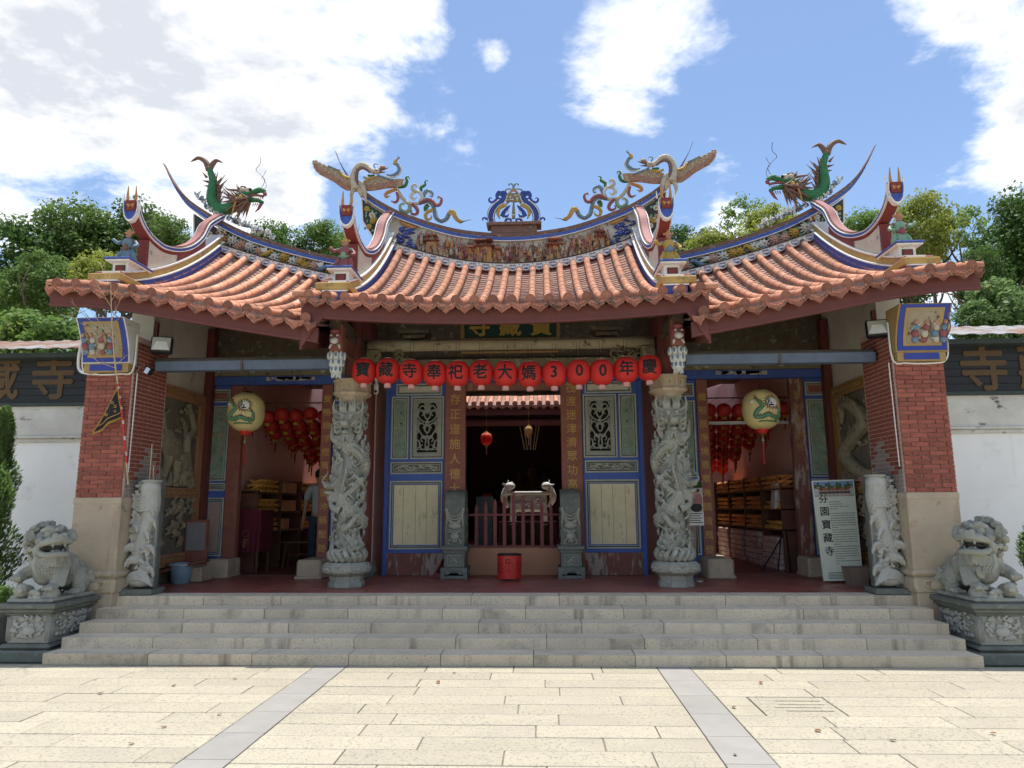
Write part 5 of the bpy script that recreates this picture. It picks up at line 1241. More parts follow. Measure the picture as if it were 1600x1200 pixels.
WSl = wave_slab(); WS2 = mir(WSl); WSl['label'] = 'pale slab carved with fish and waves beside the leaning info board'; WS2['label'] = 'pale slab carved with fish and waves standing beside the blue bucket'
# incense sticks in the left slab
g = G()
for k in range(7): x = -4.60+rnd.uniform(-.03, .05); g.tube([(x, 1.30, 1.95), (x+rnd.uniform(-.02, .02), 1.30, 2.0+rnd.uniform(.12, .25))], .0035, 4, k % 2)
g.tube([(-4.64, 1.31, 1.95), (-4.645, 1.31, 2.48)], .007, 5, 1)
tag(O('incense_sticks', g, [m_tassel, m_twig], at=(-4.6, 1.3, 2)), 'thin red and tan incense sticks standing in a carved slab mouth', 'incense')
# flag pole of bamboo with dry twigs and a black flag
FPole = E('bamboo_pole', (-4.78, 1.28, FL), 'thin bamboo pole wound in red with bare dry twigs at its top', 'pole')
pole = [W(200, 757, 1.16), W(196, 700, 1.04), W(190, 640, 1.0), W(184, 600, .95), W(179, 560, .82), W(176, 520, .72), W(174, 480, .58), W(173, 440, .5)]
g = G(); g.tube(spline(pole, 5), [.013, .012, .011, .010, .008, .006, .004], 7); O('cane', g, m_twig, FPole)
g = G(); sp = spline(pole, 5); g.tube([p+Vector((0, -.001, 0)) for p in sp[3:16]], .0135, 7, 0)
for k in range(4, 15, 2): g.tube([sp[k], sp[k]+(sp[k+1]-sp[k])*.5], .0145, 7, 1)
O('ribbon_winding', g, [m_pinbin, m_pale], FPole)
g = G(); rr = random.Random(8)
for k, (bx, by, ex, ey) in enumerate(((184, 590, 222, 571), (180, 575, 125, 540), (178, 550, 215, 520), (176, 530, 140, 482), (175, 505, 205, 470), (174, 480, 150, 440), (174, 470, 190, 430), (180, 570, 212, 540), (176, 520, 110, 470), (178, 548, 205, 505), (175, 500, 190, 462), (174, 460, 160, 420), (177, 535, 130, 505))):
    d0 = 1.0-.5*(590-by)/150; p, q = W(bx, by, d0), W(ex, ey, d0-rr.uniform(-.25, .25)); m_ = p.lerp(q, .5)+Vector((0, rr.uniform(-.05, .05), rr.uniform(-.06, .02)))
    br = spline([p, m_, q], 5); g.tube(br, [.0045, .003, .0015], 5)
    for j in range(4):
        b_ = br[3+j*2]; dd = (q-p)*rr.uniform(.15, .3)+Vector((rr.uniform(-.06, .06), rr.uniform(-.06, .06), rr.uniform(-.06, .08))); g.tube([b_, b_+dd*.5+Vector((0, 0, .01)), b_+dd], [.0025, .002, .001], 4)
O('dry_twigs', g, m_twig, FPole, kind='stuff')
FG = E('black_flag', W(178, 640, 1.05), 'small black triangular flag with gold fringe and gold emblems hanging from the bamboo pole', 'flag')
fa, fb, fc_ = W(184, 607, .95), W(191, 648, 1.0), W(146, 676, .96); fl = W(191, 648, 1.0)
def fpt(u, v, d=0):
    top = fa.lerp(fl, v); out = fa.lerp(fc_, v); p = top.lerp(out, u); return p+Vector((0, -.03*math.sin(u*9+v*4)*v+d, 0))
g = G(); g.grid(lambda u, v: fpt(u, .02+.98*v), 14, 14); g.grid(lambda u, v: fpt(u, .02+.98*v, .006), 14, 14); O('flag_cloth', g, m_flag, FG, True, normals=False)
g = G()
for path_ in ([fpt(1, k/14, -.002) for k in range(15)], [fpt(0, k/14, -.002) for k in range(15)], [fpt(k/14, .86, -.006) for k in range(15)]): g.tube(path_, .006, 5)
for k in range(60): u = k/59; p = fpt(u, 1, 0); g.tube([p, p+Vector((rnd.uniform(-.004, .004), 0, -.03))], .003, 3)
O('gold_fringe', g, m_fringe, FG)
g = G()
for (u, v, s_) in ((.35, .55, .022), (.55, .40, .018), (.7, .68, .02), (.3, .72, .016)):
    for j in range(6): w = j*math.pi/3; p = fpt(u, v, -.012); g.ball(p+Vector((s_*.8*math.cos(w), 0, s_*.8*math.sin(w))), (s_*.6, .004, s_*.3), 6)
O('gold_emblem', g, m_fringe, FG, True)
# blue bucket, plank and grey notice panel by the left wing
bk = WZ(275, 913, FL); BK = E('plastic_bucket', (bk.x, bk.y+.12, FL), 'pale blue plastic bucket on the porch floor', 'bucket')
c = OFF[BK]; g = G(); g.lathe([(.115, 0), (.12, .005), (.165, .26), (.175, .262), (.178, .285), (.165, .287), (.155, .26), (.11, .015)], c, 28); O('bucket_shell', g, m_bucket, BK, ang=40)
g = G(); g.tube(spline([c+Vector((-.17, 0, .25)), c+Vector((-.1, -.16, .27)), c+Vector((.1, -.16, .27)), c+Vector((.17, 0, .25))], 5), .005, 6); O('bucket_handle', g, m_whiteplastic, BK)
g = G(); M = Matrix.Translation((-4.72, 2.62, .80)) @ Matrix.Rotation(R(-14), 4, 'Y') @ Matrix.Rotation(R(10), 4, 'Z'); g.bev(-.36, .30, -.10, .10, 0, .05, .006, 0, M); tag(O('dark_plank', g, m_shelf, at=(-4.7, 2.6, .8)), 'dark wooden plank leaning on stones above the blue bucket', 'plank')
g = G(); g.bev(-5.02, -4.55, 2.72, 3.1, .572, .80, .02); tag(O('stone_block', g, m_stone, at=(-4.8, 2.9, FL)), 'weathered stone block on the floor behind the blue bucket', 'stone block')
NP = E('notice_panel', (-4.80, 3.2, FL), 'grey metal plate on a maroon block beside the wing doorway', 'notice panel')
a, b = W(290, 812, 3.2), W(320, 890, 3.2); g = G(); g.bev(a.x, b.x, 3.2, 3.26, .62, a.z, .006); O('plate_post', g, m_brown, NP)
g = G(); g.bev(a.x+.03, b.x-.03, 3.185, 3.2, 1.0, a.z-.04, .006); 
for q in (a.x+.06, b.x-.06): g.ball((q, 3.184, 1.03), .008, 6); g.ball((q, 3.184, a.z-.07), .008, 6)
O('metal_plate', g, mat('grey_plate', (.27, .25, .25), (.22, .21, .21), 6, .6), NP)
# info board leaning by the right wing
IB = E('info_board', (4.77, 2.95, FL), 'tall pale green info board with a temple photo and black writing, leaning by the doorway', 'info board')
q0, q1, q2, q3 = W(1287, 908, 2.55), W(1349, 906, 2.55), W(1334, 749, 2.78), W(1268, 751, 2.78)
ux = (q1-q0); uz = (q3-q0); nn = ux.cross(uz).normalized()
def ib(u, v, d=0): return q0+ux*u+uz*v+(q2-q3-ux)*u*v+nn*d
if (ib(.5, .5, .1)-CAMP).length > (ib(.5, .5, 0)-CAMP).length: nn = -nn
g = G(); g.prism([ib(0, 0, -.02), ib(1, 0, -.02), ib(1, 1, -.02), ib(0, 1, -.02)], nn*.02); O('board_sheet', g, m_board2, IB)
def ibq(g, u0, u1, v0, v1, d, mi=0): g.prism([ib(u0, v0, d), ib(u1, v0, d), ib(u1, v1, d), ib(u0, v1, d)], nn*.0015, mi)
g = G(); ibq(g, .03, .97, .83, .985, .001, 0); ibq(g, .03, .97, .93, .985, .0025, 1); ibq(g, .10, .92, .89, .925, .003, 2)
for k in range(8): ibq(g, .14+.095*k, .17+.095*k, .835, .89, .003, 3)
for k in range(14): u = .04+.065*k; ibq(g, u, u+.06, .915+.02*math.sin(k*2.1), .955+.02*math.sin(k*1.7), .0035, 4)
ibq(g, .14, .90, .86, .882, .004, 5); ibq(g, .03, .14, .845, .91, .004, 3); ibq(g, .88, .97, .845, .91, .004, 3)
O('printed_photo', g, [mat('print_beige', (.5, .44, .36)), mat('print_sky', (.22, .36, .60)), mat('print_roof', (.48, .16, .11)), mat('print_white', (.62, .6, .55)), mat('print_green', (.09, .14, .04)), m_darkwood], IB)
Rm = Matrix((ux.normalized(), -nn, uz.normalized())).transposed()
me = glyphs('芬園寶藏寺', .138, m_ink, pitch=1.34, depth=.002, fat=.01); me.transform(Rm.to_4x4()); inst('title_lettering', me, IB, ib(.23, .55, .002))
g = G(); rr = random.Random(4)
for k in range(27):
    v = .77-k*.0235
    if k == 4: continue
    u0 = .36+.0*k; u1 = {0: .62, 1: .66, 2: .80, 3: .56, 11: .5, 18: .52, 24: .6, 26: .45}.get(k, .95); u = u0
    if k > 17: u -= 0
    while u < u1: w = rr.uniform(.014, .024); ibq(g, u, u+w, v+rr.uniform(0, .002), v+.0085, .0008); u += w+.012
for k in range(5): ibq(g, .14, rr.uniform(.4, .75), .075-k*.014, .080-k*.014, .0008)
O('small_writing', g, mat('grey_print', (.10, .105, .09), bump=0), IB, kind='stuff')
# weathered stone pot and old boards next to the info board
pc = W(1337, 890, 2.3); g = G(); SP = E('stone_pot', (pc.x, 2.3, FL), 'square brown stone pot on the floor by the info board', 'pot'); c = OFF[SP]
g.lathe([(.15, 0), (.19, .22), (.20, .24), (.17, .24), (.14, .05)], c, 4, ph=.5); O('pot_body', g, mat('brown_pot', (.27, .20, .15), (.2, .145, .11), 6), SP)
g = G()
for k in range(3): M = Matrix.Translation((4.93, 2.95, .80+.03*k)) @ Matrix.Rotation(R(8+3*k), 4, 'Y') @ Matrix.Rotation(R(12-6*k), 4, 'Z'); g.bev(-.26, .26, -.09, .09, 0, .022, .004, 0, M)
tag(O('board_stack', g, m_brownworn, at=(4.93, 2.95, .8)), 'small pile of worn boards behind the square stone pot', 'boards')
g = G(); g.bev(4.75, 5.08, 2.75, 3.3, .572, .80, .02); tag(O('stone_block', g, m_stone, at=(4.9, 3, FL)), 'weathered stone block under the pile of worn boards', 'stone block')
# small red signs behind the right slab
g = G(); M = Matrix.Translation(W(1358, 752, 2.0)) @ Matrix.Rotation(R(-20), 4, 'Y'); g.bev(-.11, .11, 0, .006, -.09, .09, .004, 0, M); g2 = tag(O('red_card', g, mat('pink_red_card', (.50, .10, .12)), at=W(1358, 752, 2.0)), 'tilted pink-red card stuck behind a carved slab', 'card')
g = G(); p = W(1370, 780, 1.9); g.bev(p.x-.09, p.x+.09, 1.9, 1.906, p.z-.09, p.z+.09, .004); tag(O('red_tag', g, mat('dark_red_card', (.30, .035, .04)), at=p), 'square dark red card hanging behind a carved slab', 'card')
# stanchion with picture and notice
SS = E('sign_stand', (2.72, 2.75, FL), 'thin chrome stand with a deity picture and a white notice beside a dragon column', 'sign stand')
b0 = WZ(1090, 907, FL); x0, y0 = b0.x, b0.y
g = G(); g.lathe([(.15, 0), (.15, .012), (.12, .03), (.02, .035)], (x0, y0, FL), 28); O('stand_base', g, m_chrome, SS, ang=30)
tp = W(1083, 765, y0); g = G(); g.tube([(x0, y0, FL+.03), (tp.x+.03, y0, tp.z-.35)], .012, 8); O('stand_pole', g, m_chrome, SS)
a, b = W(1075, 800, y0), W(1100, 821, y0); g = G(); g.bev(a.x, b.x, y0-.02, y0-.012, b.z, a.z, .002); nt_ = O('white_notice', g, m_whiteplastic, SS)
g = G()
for k in range(5): g.box(a.x+.02, b.x-.02-.03*(k % 2), y0-.0215, y0-.020, a.z-.03-.032*k, a.z-.018-.032*k)
O('notice_writing', g, m_ink, nt_)
a, b = W(1075, 752, y0), W(1099, 800, y0); g = G(); g.bev(a.x, b.x, y0-.02, y0-.012, b.z, a.z, .002); pc_ = O('picture_card', g, mat('picture_beige', (.50, .42, .36)), SS)
cx = (a.x+b.x)/2; g = G(); h = a.z-b.z; g.box(a.x+.005, b.x-.005, y0-.0225, y0-.0205, a.z-h*.22, a.z-.005, 1); g.ball((cx+.01, y0-.021, b.z+h*.62), (.035, .004, .045), 10, 3); g.ball((cx+.01, y0-.021, b.z+h*.70), (.045, .005, .03), 10, 2); g.ball((cx, y0-.021, b.z+h*.38), (.09, .004, .12), 12, 0); g.ball((cx, y0-.022, b.z+h*.15), (.085, .004, .07), 12, 2); g.box(a.x+.008, a.x+.05, y0-.0225, y0-.0205, b.z+h*.45, b.z+h*.72, 4)
O('picture_print', g, [m_rpink, m_leaf1, m_ink, m_skinp, m_pale], pc_, True)
# flood lights, spot, camera
def flood(px, py, Y, q, lab):
    p = W(px, py, Y); F = E('flood_light', p, lab, 'flood light'); M = Matrix.Translation(p) @ Matrix.Rotation(q*R(18), 4, 'Z') @ Matrix.Rotation(R(-12), 4, 'X')
    g = G(); g.bev(-.13, .13, .0, .10, -.11, .11, .012, 0, M); 
    for k in range(6): g.box(-.11, .11, .10, .13, -.1+.036*k, -.088+.036*k, 0, M)
    O('lamp_housing', g, m_metalblk, F); g = G(); g.bev(-.112, .112, -.006, .0, -.092, .092, .004, 0, M); O('lamp_glass', g, m_glass, F)
    g = G(); g.prism([M @ Vector(v) for v in ((-.105, -.007, -.085), (.105, -.007, -.085), (.06, -.007, .03), (-.06, -.007, .03))], M.to_3x3() @ Vector((0, -.002, 0))); O('lamp_reflector', g, m_pale, F)
    g = G(); g.tube([p+Vector((0, .1, .0)), p+Vector((-q*.18, .2, .0)), p+Vector((-q*.30, .35, .0))], .014, 6); O('lamp_arm', g, m_metalblk, F)
flood(252, 537, 1.15, 1, 'square black flood light mounted by the pier with the bamboo pole'); flood(1371, 511, 1.15, -1, 'square black flood light mounted by the pier above the info board')
p = W(233, 580, 1.1); F = E('spot_light', p, 'small dark spot lamp clipped to the brick pier beside twigs', 'spot light'); M = Matrix.Translation(p) @ Matrix.Rotation(R(30), 4, 'Y'); g = G(); g.bev(-.035, .035, -.05, .05, -.05, .05, .012, 0, M); g.tube([p, p+Vector((-.1, .1, .1))], .012, 6); O('lamp_housing', g, m_metalblk, F); g = G(); g.bev(-.028, .028, -.056, -.05, -.042, .042, .003, 0, M); O('lamp_glass', g, m_chrome, F)
p = W(587, 603, 2.3); F = E('security_camera', p, 'small white security camera on a curved bracket beside a column capital', 'camera'); g = G(); g.tube(spline([p+Vector((-.08, .1, .11)), p+Vector((-.02, 0, .12)), p+Vector((.01, 0, .07)), p+Vector((.01, 0, .02))], 4), .02, 8); O('camera_arm', g, m_whiteplastic, F, True); g = G(); g.lathe([(.03, -.04), (.036, -.035), (.036, .05), (.03, .06)], p+Vector((.01, 0, -.03)), 16); g.ball(p+Vector((.01, -.01, -.09)), .037, 12); O('camera_body', g, m_whiteplastic, F, True); g = G(); g.lathe([(.022, -.005), (.022, .01)], p+Vector((.01, -.045, -.09)), 14, ax='y'); O('camera_lens', g, m_metalblk, F)
for sx in (-1, 1):      # conduit on the piers
    g = G(); g.tube(spline([(sx*5.50, 1.05, 3.95), (sx*5.51, 1.03, 3.6), (sx*5.47, 1.04, 3.40), (sx*5.30, 1.05, 3.365), (sx*5.0, 1.05, 3.37), (sx*4.84, 1.06, 3.42), (sx*4.83, 1.08, 3.9)], 6), .011, 6)
    O('conduit_pipe', g, m_rwhite, T)
    g = G(); g.tube([(sx*4.835, 1.16, 3.4), (sx*4.845, 1.16, 2.1)], .008, 6); O('cable', g, m_rwhite, T)
# ================================================================== stone lions on pedestals
LC = Vector((-5.33, .70, 0)); ZP = .60
def pedestal():
    P = E('lion_pedestal', (LC.x, LC.y, 0), 'grey green carved stone pedestal under the lion beside the juniper and potted plant', 'pedestal', 'pair of lion pedestals')
    x, y = LC.x, LC.y
    def ring(h0, h1, a, b, n=.01): g.bev(x-a, x+a, y-b, y+b, h0, h1, n)
    g = G(); ring(-.03, .10, .33, .50, .02); ring(.10, .16, .29, .46, .03); O('pedestal_foot', g, m_drumstone, P)
    g = G(); ring(.16, .47, .24, .40, .012); O('pedestal_die', g, m_carve, P)
    g = G(); ring(.47, .50, .27, .43, .01); ring(.50, .545, .31, .47, .012); ring(.545, .60, .35, .51, .012); O('pedestal_top', g, m_drumstone, P)
    rr = random.Random(2); g = G()
    for k in range(5):
        for q in (-1, 1):
            g.box(x+q*(.20+.012*k)-.003, x+q*(.20+.012*k)+.003, y-.407, y-.40, .19, .45); g.box(x+.24, x+.247, y+q*(.34+.012*k)-.003, y+q*(.34+.012*k)+.003, .19, .45)
    for k in range(46):
        u = rr.uniform(-.15, .15); z = rr.uniform(.22, .44); w = rr.uniform(.02, .05); s_ = rr.choice((-1, 1))
        g.tube(spline([(x+u, y-.402, z), (x+u+s_*w, y-.412, z+w*.6), (x+u+s_*w*.4, y-.412, z+w*1.2)], 3), [.012, .018, .006], 5)
        u = rr.uniform(-.27, .27); g.tube(spline([(x+.242, y+u, z), (x+.256, y+u+s_*w*1.3, z+w*.6), (x+.256, y+u+s_*w*.4, z+w*1.2)], 3), [.014, .022, .006], 5)
    g.ball((x+.01, y-.41, .30), (.08, .02, .05), 10); g.ball((x-.03, y-.412, .38), (.03, .02, .03), 8)
    O('pedestal_relief', g, m_carve2, P, True)
    return P
PD = pedestal(); PD2 = mir(PD, 'grey green carved stone pedestal under the lion beside the pier with plain conduit side'); PD2['label'] = 'grey green carved stone pedestal below the lion holding a coin, near the info board'
def lion():
    P = E('stone_lion', (LC.x, LC.y, ZP), 'carved grey stone lion with curly mane and open mouth beside the tall juniper', 'lion statue', 'pair of guardian lions')
    B = Matrix.Translation((LC.x, LC.y, ZP)); g = G(); g.bev(LC.x-.27, LC.x+.27, LC.y-.44, LC.y+.44, ZP, ZP+.05, .02); O('rock_base', g, m_carve, P)
    g = G(); rr = random.Random(6)
    def b(p, r, n=14, M=None): g.ball(B @ Vector(p), r, n, 0, M)
    def t(ps, r, n=8): g.tube(spline([B @ Vector(p) for p in ps], 5), r, n)
    # trunk
    b((0, .24, .27), (.165, .19, .19)); b((0, .06, .34), (.155, .24, .165)); b((0, -.13, .40), (.185, .17, .22)); b((0, -.22, .33), (.14, .11, .16)); b((0, .10, .24), (.13, .22, .12))
    t([(0, .40, .34), (0, .24, .46), (0, 0, .51), (0, -.10, .58)], [.03, .05, .05, .05])          # spine ridge
    # hind legs
    for q in (-1, 1):
        b((q*.15, .24, .20), (.085, .16, .15)); t([(q*.17, .14, .16), (q*.19, .17, .08), (q*.19, .10, .07)], [.075, .06, .05]); b((q*.19, .06, .075), (.06, .10, .045))
        for j in range(4): b((q*.19-.045+.03*j, -.03, .07), (.019, .03, .026), 8)
    # front legs: inner one stands on the ball, outer one lifts a cub
    t([(.13, -.16, .36), (.17, -.24, .25), (.17, -.29, .18)], [.095, .075, .06]); b((.17, -.33, .165), (.068, .075, .045))
    for j in range(4): b((.17-.05+.034*j, -.395, .155), (.020, .032, .028), 8)
    b((.17, -.31, .085), .085, 16)
    for k in range(12): w = k*.9; b((.17+.07*math.cos(w), -.31+.07*math.sin(w)-.02, .085+.04*math.sin(k*1.7)), .016, 7)
    t([(-.13, -.16, .36), (-.22, -.26, .30), (-.20, -.33, .27)], [.09, .07, .055]); b((-.21, -.36, .27), (.06, .06, .055))
    for j in range(4): b((-.25+.032*j, -.41, .27), (.018, .03, .03), 8)
    b((-.15, -.32, .12), (.09, .12, .075)); b((-.12, -.41, .16), (.065, .06, .06)); b((-.10, -.46, .14), (.035, .03, .03)); t([(-.20, -.26, .12), (-.26, -.22, .16), (-.27, -.25, .24)], [.035, .03, .012])
    t([(-.05, -.36, .10), (.02, -.40, .12), (.09, -.38, .09)], [.03, .035, .02])
    for k in range(16): b((rr.uniform(-.25, .24), rr.uniform(-.42, -.30), .055), (rr.uniform(.02, .05), rr.uniform(.02, .04), .03), 8)
    # tail flames
    for k in range(6): a = -.5+.2*k; t([(a*.12, .38, .32), (a*.22, .44, .42), (a*.30, .42, .52+.02*(k % 2))], [.045, .04, .012])
    # bells and collar
    for k in range(11): w = R(-160+14*k)+R(0); b((.17*math.cos(w), -.18+.13*math.sin(w), .45), .026, 8)
    for q in (-1, 1):
        for k in range(7): t([(q*.13, .02+.035*k, .20), (q*.165, .0+.035*k, .33), (q*.10, -.01+.035*k, .47)], [.008, .012, .006], 5)      # ribs
        for k in range(9): a = k/8; t([(q*(.20+.03*a), -.20-.10*a, .36-.16*a), (q*(.235+.03*a), -.18-.10*a, .34-.16*a), (q*(.25+.03*a), -.15-.10*a, .37-.16*a)], [.02, .018, .005], 5)   # leg tufts
        for k in range(6): a = k/5; t([(q*.235, .30-.10*a, .16+.12*a), (q*.26, .33-.1*a, .18+.12*a), (q*.25, .36-.1*a, .22+.12*a)], [.016, .016, .004], 5)
    for k in range(12): a = k/11; b((0, .36-.44*a, .40+.17*a), (.035, .03, .035), 8)
    for k in range(13): w = R(-170+13*k); t([(.185*math.cos(w), -.17+.14*math.sin(w), .47), (.19*math.cos(w), -.17+.15*math.sin(w), .41), (.185*math.cos(w+.06), -.17+.15*math.sin(w+.06), .35)], [.02, .022, .006], 5)
    O_body = O('lion_body', g, m_carve, P, remesh=.0065, smooth_it=0)
    # head, turned inward
    H = B @ Matrix.Translation((.03, -.24, .645)) @ Matrix.Rotation(R(58), 4, 'Z') @ Matrix.Rotation(R(-12), 4, 'X') @ Matrix.Scale(1.08, 4)
    H3 = H.to_3x3().normalized(); g = G()
    def h(p, r, n=12): g.ball(H @ Vector(p), tuple(v*1.08 for v in r) if isinstance(r, tuple) else r*1.08, n, 0, H3)
    def ht(ps, r, n=8): g.tube(spline([H @ Vector(p) for p in ps], 5), [v*1.08 for v in r], n)
    h((0, .05, .02), (.155, .15, .15)); h((0, -.02, .05), (.15, .12, .11))
    h((0, -.15, .0), (.125, .10, .055)); h((0, -.20, .005), (.10, .06, .05))              # upper jaw
    ht([(-.13, -.10, -.02), (-.115, -.20, -.015), (0, -.25, .0), (.115, -.20, -.015), (.13, -.10, -.02)], [.03, .034, .034, .034, .03])   # upper lip
    h((0, -.10, -.145), (.115, .12, .035)); ht([(-.12, -.06, -.10), (-.11, -.17, -.145), (0, -.215, -.15), (.11, -.17, -.145), (.12, -.06, -.10)], [.03, .03, .032, .03, .03])  # lower jaw
    h((0, -.12, -.105), (.05, .08, .02)); 
    for q in (-1, 1):
        h((q*.045, -.245, .045), (.034, .03, .028)); h((q*.065, -.135, .075), (.042, .04, .042)); ht([(q*.015, -.17, .09), (q*.06, -.16, .135), (q*.125, -.10, .12)], [.024, .034, .02]); ht([(q*.13, -.08, -.02), (q*.15, -.04, -.07), (q*.125, -.03, -.12)], [.03, .034, .03])
        h((q*.06, -.22, -.05), (.014, .014, .03), 8); h((q*.05, -.19, -.115), (.013, .013, .025), 8); h((q*.12, -.06, .03), (.05, .06, .05))
        # ear: a fluted shell
        for j in range(6): w = R(-30+28*j); ht([(q*.15, .0, .05), (q*(.19+.03*math.cos(w)), -.03, .06+.04*math.sin(w)), (q*(.205+.055*math.cos(w)), -.055, .065+.085*math.sin(w))], [.03, .028, .014])
    h((0, -.255, .03), (.04, .028, .03)); h((0, -.17, .115), (.03, .04, .03))
    for j in range(3): ht([(-.06+.06*j, -.13, .125), (-.05+.05*j, -.10, .16), (-.03+.03*j, -.05, .17)], [.018, .02, .012])
    for j in range(15):   # beard locks
        a = -1+2*j/14; ht([(a*.12, -.13+.05*abs(a), -.165), (a*.13, -.13+.06*abs(a), -.22), (a*.12+.02*math.sin(j), -.11, -.27)], [.024, .022, .008])
    for j in range(11): a = -1+2*j/10; ht([(a*.15, -.06, -.14), (a*.165, -.05, -.24), (a*.14, -.06, -.33)], [.026, .026, .01])
    # mane of snail curls
    cu = []
    for ring, (n, lat) in enumerate(((7, 72), (12, 48), (15, 25), (15, 2), (14, -22), (12, -46))):
        for k in range(n):
            w = R(360)*k/n+ring*.3; d = Vector((math.cos(R(lat))*math.cos(w), math.cos(R(lat))*math.sin(w), math.sin(R(lat))))
            if d.y < -.30 and lat < 60: continue
            p = Vector((d.x*.175, .06+d.y*.165, .03+d.z*.185)); h(tuple(p), .034, 10)
            a = d.orthogonal().normalized(); c_ = d.cross(a); sp = [tuple(p+d*(.030+.012*i/12)+(a*math.cos(i*.9)+c_*math.sin(i*.9))*(.034*(1-i/13))) for i in range(13)]
            g.tube([H @ Vector(v) for v in sp], .0125, 5)
    O('lion_head', g, m_carve, P, remesh=.0052, smooth_it=0)
    g = G(); g.ball(H @ Vector((0, -.09, -.07)), (.10, .11, .035), 12, 0, H3); O('mouth_hollow', g, mat('mouth_shadow', (.06, .06, .05), rough=.9), P, True)
    return P
LI = lion(); LI2 = mir(LI, 'carved grey stone lion with curly mane and open mouth near the info board')
# the right lion's coin
g = G(); c = Vector((5.45, .36, .92)); g.lathe([(.075, -.015), (.075, .015), (.05, .016), (.045, .008), (.04, .008), (.035, .016)], c, 24, ax='y'); g.v = [tuple(c+Matrix.Rotation(R(-35), 3, 'Z') @ (Vector(v)-c)) for v in g.v]
tag(O('stone_coin', g, m_carve, LI2), None)
for o in (LI2.children): pass

# ================================================================== side courtyard walls
def yard_wall(sx):
    nm = 'bamboo pole' if sx < 0 else 'info board'
    P = E('courtyard_wall', (sx*9, 2.6, 0), 'white courtyard wall with rusty sheet roof adjoining the pier on the %s side' % nm, 'wall')
    def q(a, b): return sorted((sx*a, sx*b))
    a, b = q(5.56, 15)
    z1 = W(100, 640, 2.4).z if sx < 0 else W(1600, 622, 2.4).z
    g = G(); g.box(a, b, 2.5, 2.8, -.1, 2.62); O('white_wall', g, m_white, P)
    g = G(); g.bev(a, b, 2.46, 2.82, 2.62, 2.68, .01); g.bev(a, b, 2.42, 2.86, 2.68, 2.72, .008); O('wall_moulding', g, m_stainwhite, P)
    g = G(); g.box(a, b, 2.45, 2.85, 2.72, 3.16); O('wall_cap', g, m_stainwhite, P)
    g = G(); g.box(a, b, 2.44, 2.85, 3.0, 3.02); O('cap_line', g, m_brown, P) if False else None
    g = G(); g.box(a, b, 2.52, 2.8, 3.16, 3.9); O('upper_wall', g, m_boardfr, P)
    # metal roof sheets, each with its own ribs
    x = a; k = 0
    while x < b-.1:
        x1 = min(x+1.55, b); g = G(); nr = 6
        pts = []
        for j in range(nr*4+1):
            u = j/(nr*4); pts.append((x+(x1-x)*u, .012 if j % 4 in (1, 2) else 0))
        g.add([(px, 2.05, 3.96+dz) for px, dz in pts]+[(px, 3.0, 4.30+dz) for px, dz in pts]+[(px, 2.05, 3.95+dz) for px, dz in pts]+[(px, 3.0, 4.29+dz) for px, dz in pts],
              [(j, j+1, len(pts)+j+1, len(pts)+j) for j in range(len(pts)-1)]+[(2*len(pts)+j, 3*len(pts)+j, 3*len(pts)+j+1, 2*len(pts)+j+1) for j in range(len(pts)-1)]+[(j, 2*len(pts)+j, 2*len(pts)+j+1, j+1) for j in range(len(pts)-1)])
        O('roof_sheet', g, m_rust, P); x = x1+.004
    g = G(); g.box(a, b, 2.20, 2.9, 3.86, 3.93); O('roof_batten', g, m_boardfr, P)
    # sign board
    S_ = E('wall_signboard', (sx*8, 2.4, 3.55), 'black board with large gold characters on the white wall at the %s side' % nm, 'sign')
    xa, xb = 5.75, 10.2; a, b = q(xa, xb)
    g = G(); frame(g, a, b, 3.16, 3.93, .055, 2.45, .045, 0); O('board_frame', g, m_boardfr, S_)
    hb = (3.875-3.215)/6
    for k in range(6): g = G(); g.bev(a+.055, b-.055, 2.435, 2.455, 3.215+k*hb+.001, 3.215+(k+1)*hb-.001, .003); O('board_plank', g, m_board, S_)
    chars = (('寺', 83, 590), ('藏', -3, 590), ('寶', -90, 592)) if sx < 0 else (('寺', 1537, 575), ('藏', 1628, 572), ('寶', 1716, 570))
    for ch, px, py in chars:
        p = W(px, py, 2.43); me = glyphs(ch, .70, mat('dull_gold_'+str(px), (.13, .075, .028), (.09, .052, .02), 5, .6), depth=.012, fat=.02); inst('gold_character', me, S_, (p.x, 2.434, p.z))
    return P
for sx in (-1, 1): yard_wall(sx)
# corrugated pipe fixed along the left corbel
g = G(); g.tube(spline([W(128, 535, 1.4), W(123, 560, 1.4), W(126, 580, 1.4), W(150, 584, 1.05)], 6), .02, 8); O('drain_pipe', g, m_rwhite, T)

# ================================================================== inside the side rooms
def stack_mesh(n, rows, mt, L=.9, D=.26):
    g = G(); rr = random.Random(n)
    for r_ in range(rows):
        for k in range(n):
            u = -L/2+L*(k+.5)/n; a = R(28) if k % 2 else R(-28); M = Matrix.Translation((0, u, .022+r_*.042)) @ Matrix.Rotation(a, 4, 'X' if r_ % 2 == 0 else 'Y') @ Matrix.Rotation(rr.uniform(-.1, .1), 4, 'Z'); w = L/n*.52
            g.bev(-D/2, D/2, -w, w, -.014, .014, .005, 0, M)
    return mesh(g, mt)
SG = stack_mesh(13, 4, m_goldpaper); SGO = stack_mesh(11, 5, m_orangepaper); SGM = stack_mesh(9, 2, m_goldpaper)
g = G(); g.bev(-.13, .13, -.16, .16, 0, .20, .006); OB = mesh(g, m_orangebox)
g = G(); rr = random.Random(9)
for z in range(6):
    for y in range(6): g.bev(-.20+rr.uniform(0, .02), .18, -.42+y*.14, -.285+y*.14, z*.125, z*.125+.118, .012)
PK = mesh(g, m_pinkpack)
ZS = (1.24, 1.58, 1.92)
